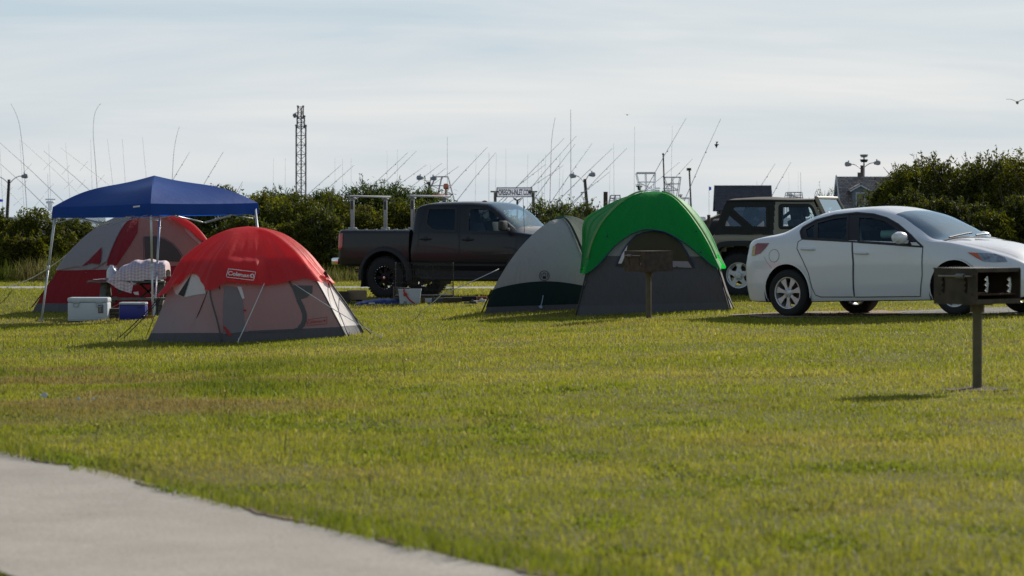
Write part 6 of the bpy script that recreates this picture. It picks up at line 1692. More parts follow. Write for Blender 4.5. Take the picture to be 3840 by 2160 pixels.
# ================================================================== vegetation behind the camp
LEAF = grass_mat('leaf', .58)
BARK = mat('grey bark', (.20, .17, .145), .9, noise=.3, nscale=20)
def leafquads(name, pts, out, size, col, parent, stretch=1.0, up=0.0):
    """many leaf-sized faces; out = outward direction at each point"""
    n = len(pts)
    nrm = out * .5 + rng.normal(0, .8, (n, 3)); nrm[:, 2] += .25; nrm /= np.linalg.norm(nrm, axis=1)[:, None] + 1e-9
    a = rng.normal(0, 1, (n, 3)) + out * (stretch - 1) * 1.2; a[:, 2] += up
    a -= nrm * (a * nrm).sum(1)[:, None]; a /= np.linalg.norm(a, axis=1)[:, None] + 1e-9
    b = np.cross(nrm, a); s = size * rng.uniform(.6, 1.35, n)
    la = (s * stretch)[:, None]; lb = (s * .52 / stretch ** .5)[:, None]
    V = np.stack([pts - a * la, pts + b * lb, pts + a * la * 1.0, pts - b * lb], 1)
    me = bpy.data.meshes.new(name); me.vertices.add(n * 4); me.vertices.foreach_set('co', V.astype(np.float32).ravel())
    me.loops.add(n * 4); me.loops.foreach_set('vertex_index', np.arange(n * 4, dtype=np.int32)); me.polygons.add(n); me.polygons.foreach_set('loop_start', (np.arange(n) * 4).astype(np.int32))
    try: me.polygons.foreach_set('loop_total', np.full(n, 4, np.int32))
    except Exception: pass
    me.update(calc_edges=True)
    at = me.attributes.new('tint', 'FLOAT_COLOR', 'POINT'); c4 = np.ones((n, 4, 4), np.float32); c4[:, :, :3] = col[:, None, :]; at.data.foreach_set('color', c4.ravel())
    me.materials.append(LEAF); o = bpy.data.objects.new(name, me); COL.objects.link(o); o.parent = parent; return o
def bush(px, D, wpx, toppx, label, leaves=5200, lsz=.045, hue=(.060, .088, .016), depth=.8, sparse=0.0, name='bush', cat='bush', group='bushes along the back of the campground', cedar=False, lean=0.0, grow=1.0):
    c = P(px, HZ, D); g_ = gz(c.x, D); H = P(px, toppx, D).z - g_; W = wpx / F * D
    loc = Vector((c.x, D, g_)); root = thing(name, label, cat, loc, 0, group)
    nb = 16 if not cedar else 13
    blobs = []
    for k in range(nb):
        u = random.uniform(-1, 1); v = random.uniform(-1, 1); e = math.sqrt(max(0, 1 - .75 * u * u - .25 * v * v))
        hz_ = H * (random.uniform(.25, .80) if k > 4 else random.uniform(.72, .84)) * e
        rr = H * random.uniform(.16, .27) * (1 - .3 * sparse)
        blobs.append((Vector((u * W * .42 + lean * hz_, v * W * .42 * depth, max(rr * .7, hz_))), rr))
    blobs.append((Vector((lean * H * .8, 0, H * .83)), H * .17))
    for k in range(12):                                            # knobs that break the outline
        u = random.uniform(-1, 1); e = math.sqrt(max(0, 1 - .8 * u * u)); blobs.append((Vector((u * W * .5 + lean * H * .8 * e, random.uniform(-.6, .6) * W * .4 * depth, H * (.70 + random.uniform(0, .22)) * e + .03 * H)), H * random.uniform(.06, .12)))
    P_, O_, C_ = [], [], []
    tot = sum(b[1] ** 2 for b in blobs)
    for b, r in blobs:
        n = int(leaves * 2.3 * r * r / tot)
        d = rng.normal(0, 1, (n, 3)); d /= np.linalg.norm(d, axis=1)[:, None]
        ph = rng.uniform(0, 6.28, 6)
        lump = 1 + .20 * np.sin(d[:, 0] * 5 + ph[0]) * np.sin(d[:, 1] * 5 + ph[1]) + .16 * np.sin(d[:, 2] * 8 + ph[2]) * np.sin(d[:, 0] * 9 + ph[3])
        rad = r * lump * (1 - np.abs(rng.normal(0, .17 + .15 * sparse, n)))
        sc = np.array([1.15, 1.0, .88]) if not cedar else np.array([1.25, 1.1, .62])
        p = d * rad[:, None] * sc
        if cedar:                                                 # wind-combed sprays
            spray = rng.uniform(0, 1, n) < .5; k_ = 1 + .65 * rng.uniform(0, 1, n) ** 2 * spray; p = p * k_[:, None]; p[:, 0] += (k_ - 1) * r * (.35 if d is not None else 0)
        P_.append(p + np.array(b)[None, :]); O_.append(d)
        br = rng.uniform(.58, 1.42); C_.append(np.array(hue)[None, :] * br * rng.uniform(.6, 1.4, (n, 1)) + rng.uniform(0, 1, (n, 1)) ** 6 * np.array([.07, .05, .008]))
    # loose shoots standing above the outline
    ns = int(26 * (1 + sparse)); sh = []
    st = MB()
    for k in range(ns):
        b, r = random.choice(blobs); a = random.uniform(-1.2, 1.2); base = b + Vector((math.sin(a) * r * .8, random.uniform(-.5, .5) * r, math.cos(a) * r * .75)); L = random.uniform(.12, .34) * (1.3 if sparse else 1)
        tip = base + Vector((math.sin(a) * .5 + lean, random.uniform(-.3, .3), 1)).normalized() * L; m = int(10 * (1 - .5 * sparse)); t = rng.uniform(0.1, 1, m)
        pp = np.array(base)[None, :] * (1 - t[:, None]) + np.array(tip)[None, :] * t[:, None] + rng.normal(0, .025, (m, 3)); P_.append(pp); O_.append(np.tile(np.array([0, 0, 1.]), (m, 1))); C_.append(np.array(hue)[None, :] * rng.uniform(.8, 1.5, (m, 1)))
        st.tube([base, tip], [.006, .003], 4)
    pts = np.concatenate(P_); ok = pts[:, 2] > .02; pts = pts[ok]
    leafquads('foliage', pts, np.concatenate(O_)[ok], lsz * .62, np.concatenate(C_)[ok], root, 1.9 if cedar else 1.25, .5 if cedar else .1)
    for b, r in blobs[:: (1 if sparse else 2)]:
        base = Vector((b.x * .25, b.y * .3, -.05)); mid = base.lerp(b, .5) + Vector((random.uniform(-.1, .1), 0, .05)); st.tube([base, mid, b, b + Vector((random.uniform(-.2, .2), 0, r * .9))], [.035 + .01 * H, .028, .015, .005], 5)
        for k in range(7 + int(5 * sparse)):
            e_ = b + Vector((random.uniform(-1, 1), random.uniform(-1, 1), random.uniform(-.2, 1))) * r * 1.12; st.tube([mid.lerp(b, random.uniform(.2, 1)), e_], [.012, .004], 4)
    st.build('stems', BARK, root, normals=False)
    return root
GA, GB, GC_ = (.078, .088, .016), (.056, .068, .015), (.098, .104, .018)
B_ = [ # px, D, width, top, hue, label
 (-30, 74, 300, 792, GB, 'dark rounded bush cut by the left edge of the photo'),
 (140, 73, 250, 775, GA, 'leafy bush between the left street lamp and the canopy leg'),
 (90, 71.5, 230, 890, GC_, 'low yellow-green shrub in front of the far-left bushes'),
 (270, 75, 260, 815, GB, 'dark bush behind the left half of the blue canopy'),
 (420, 76, 260, 822, GA, 'bush seen under the canopy valance above the grey tent'),
 (700, 74, 300, 790, GB, 'deep shaded bush seen between the canopy legs and the front tent'),
 (850, 75, 260, 700, GA, 'tall bush whose top peaks right of the canopy corner'),
 (980, 75.5, 270, 712, GC_, 'bright-topped bush left of the lattice tower'),
 (925, 72.3, 240, 800, GB, 'lower dark bush above the dome of the front tent'),
 (1120, 75, 280, 715, GA, 'broad bush at the foot of the lattice tower'),
 (1075, 72, 250, 830, GC_, 'low sunlit shrub between the front tent and the pickup tail'),
 (1210, 72.5, 260, 790, GB, 'dark bush behind the pickup tailgate'),
 (1245, 76, 240, 722, GA, 'bush rising between the tower and the wind-bent cedar'),
 (1370, 74, 260, 760, GC_, 'bush seen between the posts of the ladder rack'),
 (1500, 74.5, 260, 745, GA, 'bush behind the pickup cab corner'),
 (1615, 75, 200, 752, GB, 'small dark bush just above the rear of the pickup roof'),
 (1760, 77, 300, 800, GB, 'bush hidden low behind the pickup cab windows'),
 (1900, 77, 260, 800, GA, 'low bush behind the pickup windscreen')]
for px, D, w_, tp, hu, lab in B_:
    bush(px, D, w_, tp, lab, 6000, .064, hu)
for px, D, w_, tp, lab, sp in ((2035, 82, 150, 742, 'twiggy thin-leaved bush right of the white name sign', .5), (2120, 82, 150, 758, 'twiggy bush under the tall mast behind the beige tent', .6), (2190, 83, 130, 752, 'leafy twiggy bush at the foot of the leaning lamp post', .45), (2265, 84, 120, 770, 'sparse bush beside the dark wooden piling', .7), (2090, 80, 260, 800, 'low dense shrub behind the beige tent peak', .3), (2220, 80, 240, 806, 'low dense shrub at the left shoulder of the green tent', .3)):
    bush(px, D, w_, tp, lab, 2600, .062, (.066, .088, .018), sparse=sp)
for px, D, w_, tp, lab, le in ((1390, 78, 330, 672, 'tall dark cedar with wind-bent crown behind the ladder rack', -.04), (1480, 78.5, 190, 676, 'dark cedar clump right of the tallest cedar', .06), (1565, 77, 150, 706, 'small dark cedar leaning left behind the pickup cab', .16), (1235, 79, 190, 706, 'low flat-topped cedar left of the tallest cedar', -.1), (1075, 79, 130, 702, 'small ragged cedar top left of the lattice tower', -.1)):
    bush(px, D, w_, tp, lab, 6500, .060, (.036, .058, .014), name='cedar_tree', cat='tree', group='wind-bent cedars behind the pickup', cedar=True, lean=le)
RB = [(3368, 66, 150, 655, GB, 'dark overhanging bush end in front of the shingled house'), (3440, 65, 220, 612, GA, 'rounded bush top right of the shingled house'), (3470, 66.5, 240, 590, GC_, 'tall bush with a notch of sky at its left, right of the house'),
 (3560, 64, 280, 592, GA, 'broad bush above the sedan windscreen'), (3660, 65, 260, 605, GB, 'bush with feathery shoots above the sedan bonnet'), (3740, 64, 280, 572, GA, 'tall rounded bush near the right edge of the photo'), (3850, 63, 300, 552, GC_, 'tallest bush cut by the right edge of the photo'),
 (3420, 62, 190, 735, GB, 'dark lower bush behind the sedan roof'), (3500, 61, 280, 740, GB, 'deep green lower bush behind the sedan windscreen'), (3640, 60.5, 260, 760, GB, 'shaded lower bush behind the sedan bonnet'), (3700, 59.5, 220, 790, GA, 'sunlit low shrub at the foot of the right-hand bushes'), (3830, 60.5, 240, 740, GB, 'shaded lower bush at the right edge of the photo')]
for px, D, w_, tp, hu, lab in RB: bush(px, D, w_, tp, lab, 9500, .060, tuple(c * .8 for c in hu), group='tall bushes behind the sedan')
bush(3085, 90, 40, 730, 'tiny sprig of leaves showing over the tan car roof', 300, .06, GA, sparse=1.0, group=None) 
bush(3190, 78, 190, 790, 'low green shrub at the foot of the shingled house', 2500, .06, GA)
bush(3120, 80, 170, 802, 'low shrub between the tan car windscreen and the house', 2200, .06, GB)
# unmown grass and reeds at the foot of the bushes
n = 26000; y = rng.uniform(69.3, 74, n); x = rng.uniform(-1, 1, n) * (.183 * y + 1); k = vnoise(x, y, 1.1, 31)
h = (.22 + .55 * k) * rng.uniform(.6, 1.3, n); dry = np.clip(vnoise(x, y, .8, 33) * 1.3 - .25 + rng.normal(0, .15, n), 0, 1)[:, None]
tag(blades('tall_grass', x, y, h, np.full(n, .014), (np.array([.060, .088, .016]) * (1 - dry) + np.array([.20, .165, .075]) * dry) * rng.uniform(.6, 1.2, (n, 1)), lean=.45), 'unmown grass and reeds at the foot of the bushes', None, None, 'stuff')

# ================================================================== harbour
m, nt, b = nodes_of('sea water'); b.inputs['Base Color'].default_value = (.06, .09, .10, 1); b.inputs['Roughness'].default_value = .15
WATER_Z = -1.07
q = MB(); q.add([(-5000, 150, WATER_Z), (5000, 150, WATER_Z), (5000, 8000, WATER_Z), (-5000, 8000, WATER_Z)], [(0, 1, 2, 3)]); struct(q.build('water', m))
GEL = mat('white gelcoat', (.72, .74, .76), .3, coat=.3); ALUG = mat('grey outrigger alloy', (.30, .30, .31), .5, metal=.3); ALUW = mat('bright outrigger alloy', (.72, .70, .70), .6); ANTM = mat('antenna fibre', (.42, .42, .42), .6); REDP = mat('red rod', (.36, .07, .08), .6)
BGLASS = mat('boat glass', (.03, .04, .05), .1)
def boat(px, D, rz, label, riggers=(), masts=(), curved=(), tower=None, radars=(), L=13.0, rail=True):
    c = P(px, HZ, D); loc = Vector((c.x, D, WATER_Z)); t = thing('fishing_boat', label, 'boat', loc, 0, 'sport fishing boats in the harbour')
    Rm = Matrix.Rotation(rz, 4, 'Z')
    rows = []
    for u in np.linspace(0, 1, 14):
        x = (u - .42) * L; bw = 2.1 * (1 - max(0, (u - .55) / .45) ** 2.2) + .02; sh = .95 + .9 * max(0, u - .35) ** 1.4
        rows.append([Rm @ Vector((x + (.5 if 0 else 0), s * bw * f, z)) for s, f, z in ((-1, 1.0, sh), (-1, .93, .3), (-1, .7, -.25), (1, .7, -.25), (1, .93, .3), (1, 1.0, sh))])
    q = MB(); q.grid(rows, close=True); q.add(rows[0], [tuple(range(6))]); q.build('hull', GEL, t)
    q = MB(); q.box(Rm @ Vector((.6, 0, 1.75)), (4.2, 3.1, 1.3), rz=rz, bev=.25); q.build('cabin', GEL, t, smooth=True)
    q = MB(); q.box(Rm @ Vector((.75, 0, 1.95)), (4.22, 3.14, .45), rz=rz, bev=.05); q.build('cabin_window', BGLASS, t)
    q = MB(); q.box(Rm @ Vector((-.2, 0, 2.75)), (2.6, 2.5, .6), rz=rz, bev=.12); q.build('flybridge', GEL, t, smooth=True)
    def rel(p): return Vector(p) - loc
    for i, (a, e, br) in enumerate(riggers):
        pa, pe = P(a[0], a[1], D), P(e[0], e[1], D + (1.6 if i % 2 else -1.6)); d = (pe - pa); pe2 = pe + d * max(0, (pe.z - (WATER_Z + 3.0)) / max(.2, -d.z)) if pe.z > WATER_Z + 3 and -d.z > .3 else pe
        q = MB(); q.tube([rel(pa), rel(pa.lerp(pe2, .4)) + Vector((0, 0, .10)), rel(pe2)], [.012 * D / 230, .020 * D / 230, .034 * D / 230], 5)
        ax = (pe2 - pa).normalized(); pp = Vector((ax.z, 0, -ax.x)); ln = (pe - pa).length
        for f in (.45, .78):
            m_ = rel(pa.lerp(pe, f)); q.bar(m_ - pp * .55, m_ + pp * .55, .018, .018) if br else q.box(m_, (.08, .08, .08))
        q.build('outrigger', ALUW if br else ALUG, t, normals=False)
    for a, e, r in masts:
        pa, pe = P(a[0], a[1], D), P(e[0], e[1], D); q = MB(); zb = WATER_Z + 2.9; pb = Vector((pe.x, D, min(pe.z, zb))); q.tube([rel(pa), rel(pe), rel(pb)], [r * .6 * D / 230, r * D / 230, r * 1.15 * D / 230], 5); q.build('antenna', ANTM, t, normals=False)
    for pts, mm, r in curved:
        pl = spline([P(p[0], p[1], D) for p in pts], 18); q = MB(); pl.append(Vector((pl[-1].x, D, WATER_Z + 2.4))); q.tube([rel(p) for p in pl], [r * D / 230 * (.5 + .5 * i / 18) for i in range(19)], 5); q.build('outrigger', mm, t, normals=False)
    if tower:
        tx0, tx1, ty, bx0, bx1, by, hard = tower; q = MB(); dz = .8
        A0, A1, B0, B1 = P(tx0, ty, D), P(tx1, ty, D), P(bx0, by, D), P(bx1, by, D); r = .035 * D / 230
        for dy in (-dz, dz):
            o = Vector((0, dy, 0)); o2 = Vector((0, dy * 1.4, 0))
            for a, b2 in ((A0, B0), (A1, B1), (A0.lerp(A1, .5), B0.lerp(B1, .4))): 
                bb = Vector((b2.x, b2.y, WATER_Z + 2.9)); q.tube([rel(a + o), rel(b2 + o2), rel(bb + o2)], r, 5)
            for f in (.38, .75): q.tube([rel(A0.lerp(B0, f) + o), rel(A1.lerp(B1, f) + o)], r * .8, 5)
            q.tube([rel(A0 + o), rel(A1 + o)], r, 5); q.tube([rel(A0.lerp(B0, .38) + o), rel(A1.lerp(B1, .75) + o)], r * .6, 4)
        for a in (A0, A1, A0.lerp(B0, .38), A1.lerp(B1, .38)): q.tube([rel(a + Vector((0, -dz, 0))), rel(a + Vector((0, dz, 0)))], r * .8, 5)
        q.build('tower_frame', GEL if hard else ALUG, t, normals=False)
        if hard:
            q = MB(); mc = (A0 + A1) / 2; q.box(rel(mc + Vector((0, 0, .05))), ((A1 - A0).length, 1.9, .1), bev=.04); q.build('hardtop', GEL, t, smooth=True)
    for x0, x1, y0, y1, mm in radars:
        a, b2 = P(x0, y0, D), P(x1, y1, D); w, h = b2.x - a.x, a.z - b2.z; q = MB(); cc = rel(((a.x + b2.x) / 2, D, b2.z))
        q.lathe([(.001, h * .45), (w * .4, h * .45), (w * .45, h * .3), (w * .42, h * .1), (w * .25, 0), (w * .2, -h), (.001, -h)], 12, 'Z', Matrix.Translation(cc)); q.box(cc + Vector((0, 0, h * .72)), (w, w * .22, h * .22), rz=.4, bev=.02); q.build('radar', mm, t, smooth=True)
    return t
def z1(*p): return (p[0] * .3727, 350 + p[1] * .3727)
def z4(*p): return (900 + p[0] * .3727, 350 + p[1] * .3727)
def z5(*p): return (1780 + p[0] * .3727, 400 + p[1] * .3727)
AM = .011
boat(60, 220, .5, 'white fishing boat at far left with one tall bent outrigger', [(z1(0, 705), z1(510, 1190), 1), (z1(-60, 850), z1(250, 1155), 1)], [(z1(200, 470), z1(240, 1130), AM), (z1(0, 545), z1(25, 1080), AM)], [([z1(108, 105), z1(150, 180), z1(190, 290), z1(215, 450), z1(232, 620), z1(245, 800), z1(270, 1170)], ALUG, .026)])
boat(215, 230, .6, 'white fishing boat with two bright slanting outriggers left of the canopy', [(z1(-20, 480), z1(640, 1095), 1), (z1(195, 460), z1(830, 1045), 1)], [(z1(490, 505), z1(508, 1040), AM), (z1(480, 805), z1(487, 1040), .016)], radars=[(170, 207, 741, 765, GEL)])
boat(330, 240, .6, 'fishing boat behind the canopy roof with a second tall bent outrigger', [(z1(440, 580), z1(930, 1010), 1), (z1(610, 548), z1(1125, 955), 1)], [(z1(660, 500), z1(705, 1080), AM), (z1(910, 465), z1(928, 985), AM), (z1(1080, 460), z1(1140, 960), AM)], [([z1(1012, 103), z1(965, 170), z1(943, 270), z1(938, 400), z1(945, 520), z1(960, 700), z1(978, 970)], ALUG, .026)])
boat(560, 250, .5, 'fishing boat hidden by the canopy peak with a short bent rod and slanting outrigger', [(z1(1908, 590), z1(1740, 880), 0), (z1(2247, 590), z1(2060, 910), 0)], [(z1(1230, 460), z1(1260, 885), AM), (z1(1432, 435), z1(1470, 830), AM)], [([z1(1805, 335), z1(1775, 440), z1(1748, 600), z1(1733, 855)], ALUG, .022)])
boat(1190, 300, .4, 'distant fishing boat with thin outriggers right of the lattice tower', [(z4(1020, 720), z4(735, 980), 0), (z4(1150, 720), z4(920, 935), 0)], [(z4(955, 655), z4(955, 940), .008), (z4(1030, 655), z4(1033, 880), .010), (z4(1118, 655), z4(1118, 880), .009), (z4(338, 655), z4(333, 965), .009), (z4(455, 650), z4(455, 920), .009)])
boat(1440, 270, .4, 'fishing boat whose paired outriggers rise behind the tallest cedar', [(z4(1690, 595), z4(1410, 865), 0), (z4(1775, 580), z4(1500, 865), 0)], [(z4(1480, 570), z4(1480, 850), .008), (z4(1583, 570), z4(1585, 875), .010)])
boat(1560, 290, .4, 'fishing boat with low thin outriggers behind the small leaning cedar', [(z4(1875, 720), z4(1600, 925), 0), (z4(2035, 700), z4(1650, 1010), 0)], [(z4(1918, 720), z4(1918, 870), .008)])
boat(1645, 240, .4, 'fishing boat with a tall open lookout tower above the pickup roof', [(z4(2070, 755), z4(1830, 950), 0), (z4(2200, 735), z4(1990, 890), 0)], [(z4(2086, 435), z4(2086, 840), .018)], tower=(1634, 1680, 663, 1592, 1703, 751, False))
boat(1740, 250, .4, 'fishing boat with two long straight outriggers left of the name sign', [(z4(2490, 540), z4(2010, 1065), 0), (z4(2575, 595), z4(2190, 1075), 0)], [(z4(2375, 610), z4(2367, 1070), .010), (z4(2505, 600), z4(2503, 1070), .010), (z5(145, 460), z5(143, 945), .010)])
boat(1900, 280, .4, 'fishing boat moored behind the white name sign', [(z5(715, 580), z5(430, 810), 0), (z5(895, 590), z5(580, 810), 0)], [(z5(218, 470), z5(208, 940), .010), (z5(313, 425), z5(316, 960), .010), (z5(535, 475), z5(530, 815), .010), (z5(640, 530), z5(640, 740), .008)])
boat(1985, 260, .4, 'fishing boat with long outriggers and a red rod right of the name sign', [(z5(900, 320), z5(430, 810), 0), (z5(1025, 293), z5(575, 815), 0)], [(z5(673, 550), z5(673, 830), .008), (z5(715, 480), z5(700, 930), .012)], [([z5(810, 108), z5(790, 220), z5(775, 330), z5(768, 480), z5(765, 600), z5(757, 965)], REDP, .026)])
boat(2075, 250, .4, 'fishing boat with the tallest straight white mast behind the twiggy bushes', [(z5(1012, 375), z5(640, 880), 0), (z5(1183, 368), z5(815, 900), 0)], [(z5(966, 30), z5(968, 910), .030), (z5(860, 475), z5(850, 860), .013), (z5(890, 630), z5(880, 880), .010)])
boat(2200, 270, .4, 'fishing boat with crossing outriggers above the leaning lamp post', [(z5(1385, 420), z5(890, 905), 0), (z5(1538, 412), z5(1080, 890), 0), (z5(1360, 655), z5(1090, 880), 0)], [(z5(1398, 370), z5(1402, 890), .012), (z5(1363, 600), z5(1355, 870), .009)])
boat(2310, 210, .3, 'low workboat with white rails beside the dark wooden piling', [], [(z5(1610, 200), z5(1605, 885), .014)], tower=(2290, 2325, 733, 2284, 2330, 760, False), L=9)
boat(2425, 200, .4, 'fishing boat with a white hardtop tower behind the green tent', [(z5(2128, 115), z5(1710, 860), 0), (z5(2060, 560), z5(1700, 880), 0)], [], tower=(2386, 2456, 651, 2405, 2452, 735, True), radars=[(2383, 2412, 690, 702, DARKP), (2454, 2476, 700, 720, GEL)])
boat(2530, 205, .4, 'fishing boat with a railed crow nest behind the green tent peak', [(z5(2475, 125), z5(2145, 870), 0), (z5(2195, 520), z5(1900, 860), 0)], [(z5(1988, 195), z5(1978, 700), .012)], tower=(2490, 2551, 665, 2512, 2541, 730, False), radars=[(2485, 2518, 702, 722, GEL)])
boat(2580, 215, .2, 'white skiff with console rails right of the green tent', [], [], tower=(2540, 2583, 745, 2550, 2590, 800, True), radars=[(2545, 2560, 727, 736, mat('rust buoy', (.2, .08, .05), .7))], L=8)
boat(2830, 235, .3, 'small white boat in front of the dark roof with twin outriggers', [((2907, 613), (2839, 726), 0), ((2966, 608), (2897, 733), 0)], [((2827, 695), (2828, 740), .012), ((2838, 678), (2839, 740), .012), ((2993, 640), (2993, 720), .006)], radars=[(2790, 2820, 728, 742, GEL)], L=10)
boat(2975, 240, .3, 'boat with a low rod rack and single mast above the tan car roof', [], [((3002, 647), (3004, 748), .02), ((2958, 645), (2958, 720), .006)], tower=(2950, 3004, 722, 2946, 3006, 748, False), radars=[(2950, 2975, 718, 730, GEL)], L=10)
# ---- lamps
WPOLE = mat('tarred pole wood', (.075, .055, .045), .9, noise=.3, nscale=6); LGREY = mat('lamp grey', (.30, .31, .33), .5, metal=.3)
def lamp(D, top, bot, heads, label):
    a = P(*top, D); b = P(*bot, D); k = (b.x - a.x) / (a.z - b.z); g_ = gz(0, D); base = Vector((a.x + k * (a.z - g_), D, g_))
    t = thing('street_lamp', label, 'street lamp', base, 0, 'street lamps around the harbour')
    s = D / 210
    q = MB(); q.tube([(0, 0, 0), a - base], [.15 * s, .11 * s], 10); q.build('pole', WPOLE, t, smooth=True)
    for hx, hy in heads:
        h = P(hx, hy, D) - base; tp = a - base - Vector((0, 0, .35 * s)); d = h.x - tp.x; q = MB()
        q.tube(spline([tp, tp + Vector((d * .30, 0, (h.z - tp.z) * .62)), tp + Vector((d * .62, 0, (h.z - tp.z) * .98)), h], 14), .030 * s, 6); q.build('arm', LGREY, t, smooth=True)
        q = MB(); w = .42 * s * (1 if d > 0 else -1)
        M = Matrix.Translation(h) @ Matrix.Rotation(-.08 if d > 0 else .08, 4, 'Y')
        q.lathe([(.001, -.55 * w), (.10 * s, -.5 * w), (.15 * s, -.1 * w), (.19 * s, .3 * w), (.13 * s, .62 * w), (.001, .7 * w)], 12, 'X', M); q.tube([h + Vector((0, 0, .15 * s)), h + Vector((0, 0, .28 * s))], .05 * s, 6); q.build('lamp_head', LGREY, t, smooth=True)
lamp(205, (34, 673), (28, 786), [(91, 661), (-28, 662)], 'two-armed street lamp cut by the left edge of the photo')
lamp(360, (1609, 682), (1616, 755), [(1576, 667), (1624, 669)], 'small far two-armed street lamp beside the lookout tower')
lamp(300, (2193, 671), (2202, 780), [(2150, 660), (2219, 655)], 'leaning two-armed street lamp right of the tall white mast')
lamp(190, (3232, 620), (3235, 777), [(3182, 616), (3288, 611)], 'two-armed street lamp in front of the shingled house')
def post_thing(D, top, r, label, name, cat, m_=WPOLE, bot=None):
    a = P(*top, D); g_ = gz(0, D); k = 0
    if bot: b = P(*bot, D); k = (b.x - a.x) / (a.z - b.z)
    base = Vector((a.x + k * (a.z - g_), D, g_)); t = thing(name, label, cat, base); q = MB(); q.tube([(0, 0, 0), a - base], r, 10); q.build('pole', m_, t, smooth=True); return t, a - base
t, h = post_thing(200, (3240, 590), .055, 'pole with a two-tier siren beside the street lamp by the house', 'siren_pole', 'siren', LGREY)
for dz, mm in ((.10, LGREY), (-.25, DARKP)):
    q = MB(); q.lathe([(.001, -.10), (.20, -.10), (.27, .0), (.29, .10), (.001, .12)], 14, 'Z', Matrix.Translation(h + Vector((0, 0, dz)))); q.build('horn', mm, t, smooth=True)
t, h = post_thing(210, (2585, 640), .06, 'thin pole with a dark rectangular floodlight right of the green tent', 'floodlight_pole', 'floodlight', WPOLE, (2593, 802))
q = MB(); q.box(h + Vector((-.03, 0, .1)), (.33, .25, .2), bev=.02); q.build('lamp_box', DARKP, t)
t, h = post_thing(200, (2487, 578), .05, 'dark flagpole topped by a ball behind the green tent peak', 'flagpole', 'flagpole', DARKP, (2491, 698))
q = MB(); q.lathe([(.001, -.09), (.07, -.05), (.09, 0), (.07, .05), (.001, .09)], 10, 'Z', Matrix.Translation(h)); q.build('ball', DARKP, t, smooth=True)
D = 118; a = P(2271, 719, D); g_ = gz(0, D); q = MB(); q.tube([(0, 0, 0), (0, 0, a.z - g_)], [.105, .09], 12); o = q.build('piling', WPOLE, None, smooth=True, loc=(a.x, D, g_)); tag(o, 'thick dark wooden piling left of the green tent', 'piling')
# ---- lattice tower
def lattice():
    D = 200; c = P(1128.5, HZ, D); g_ = gz(0, D); t = thing('lattice_tower', 'telescoping steel lattice tower carrying a dome camera', 'tower', (c.x, D, g_))
    TM = mat('galvanised tower steel', (.17, .155, .165), .6, metal=.35)
    for (x0, x1, y0, y1) in ((1111, 1146.5, 473, 900), (1114.5, 1141.5, 438, 480), (1117, 1137, 401, 445)):
        w = (x1 - x0) / F * D; z1_ = P(0, y0, D).z - g_; z0_ = max(0, P(0, y1, D).z - g_); q = MB(); cx = P((x0 + x1) / 2, 0, D).x - c.x
        cr = [Vector((cx + sx * w / 2, sy * w / 2, 0)) for sx, sy in ((-1, -1), (1, -1), (1, 1), (-1, 1))]
        n = max(2, int((z1_ - z0_) / (w * .95)))
        for k in cr: q.tube([k + Vector((0, 0, z0_)), k + Vector((0, 0, z1_))], .034, 6); q.tube([k + Vector((0, 0, z1_ - .02)), k + Vector((0, 0, z1_ + .1))], .06, 6)
        for i in range(n + 1):
            z = z0_ + (z1_ - z0_) * i / n
            for j in range(4): q.tube([cr[j] + Vector((0, 0, z)), cr[(j + 1) % 4] + Vector((0, 0, z))], .020, 5)
            if i < n:
                zz = z0_ + (z1_ - z0_) * (i + 1) / n
                for j in range(4):
                    a, b = (cr[j], cr[(j + 1) % 4]) if (i + j) % 2 else (cr[(j + 1) % 4], cr[j]); q.tube([a + Vector((0, 0, z)), b + Vector((0, 0, zz))], .019, 5)
        q.build('mast_section', TM, t, normals=False)
    q = MB(); zt = P(0, 423, D).z - g_; x_ = P(1105, 0, D).x - c.x; q.tube([(-.18, 0, zt), (x_ + .08, 0, zt), (x_, 0, zt - .06)], .028, 6); q.build('camera_arm', TM, t)
    q = MB(); q.lathe([(.001, .14), (.10, .12), (.15, .02), (.15, -.05), (.09, -.10), (.085, -.16), (.001, -.2)], 12, 'Z', Matrix.Translation((x_, 0, zt - .18))); q.build('camera', mat('dome camera', (.25, .25, .26), .4), t, smooth=True)
    q = MB(); q.tube([(.02, 0, 0), (.02, 0, P(0, 404, D).z - g_)], .05, 8); q.build('cable_run', TM, t)
lattice()
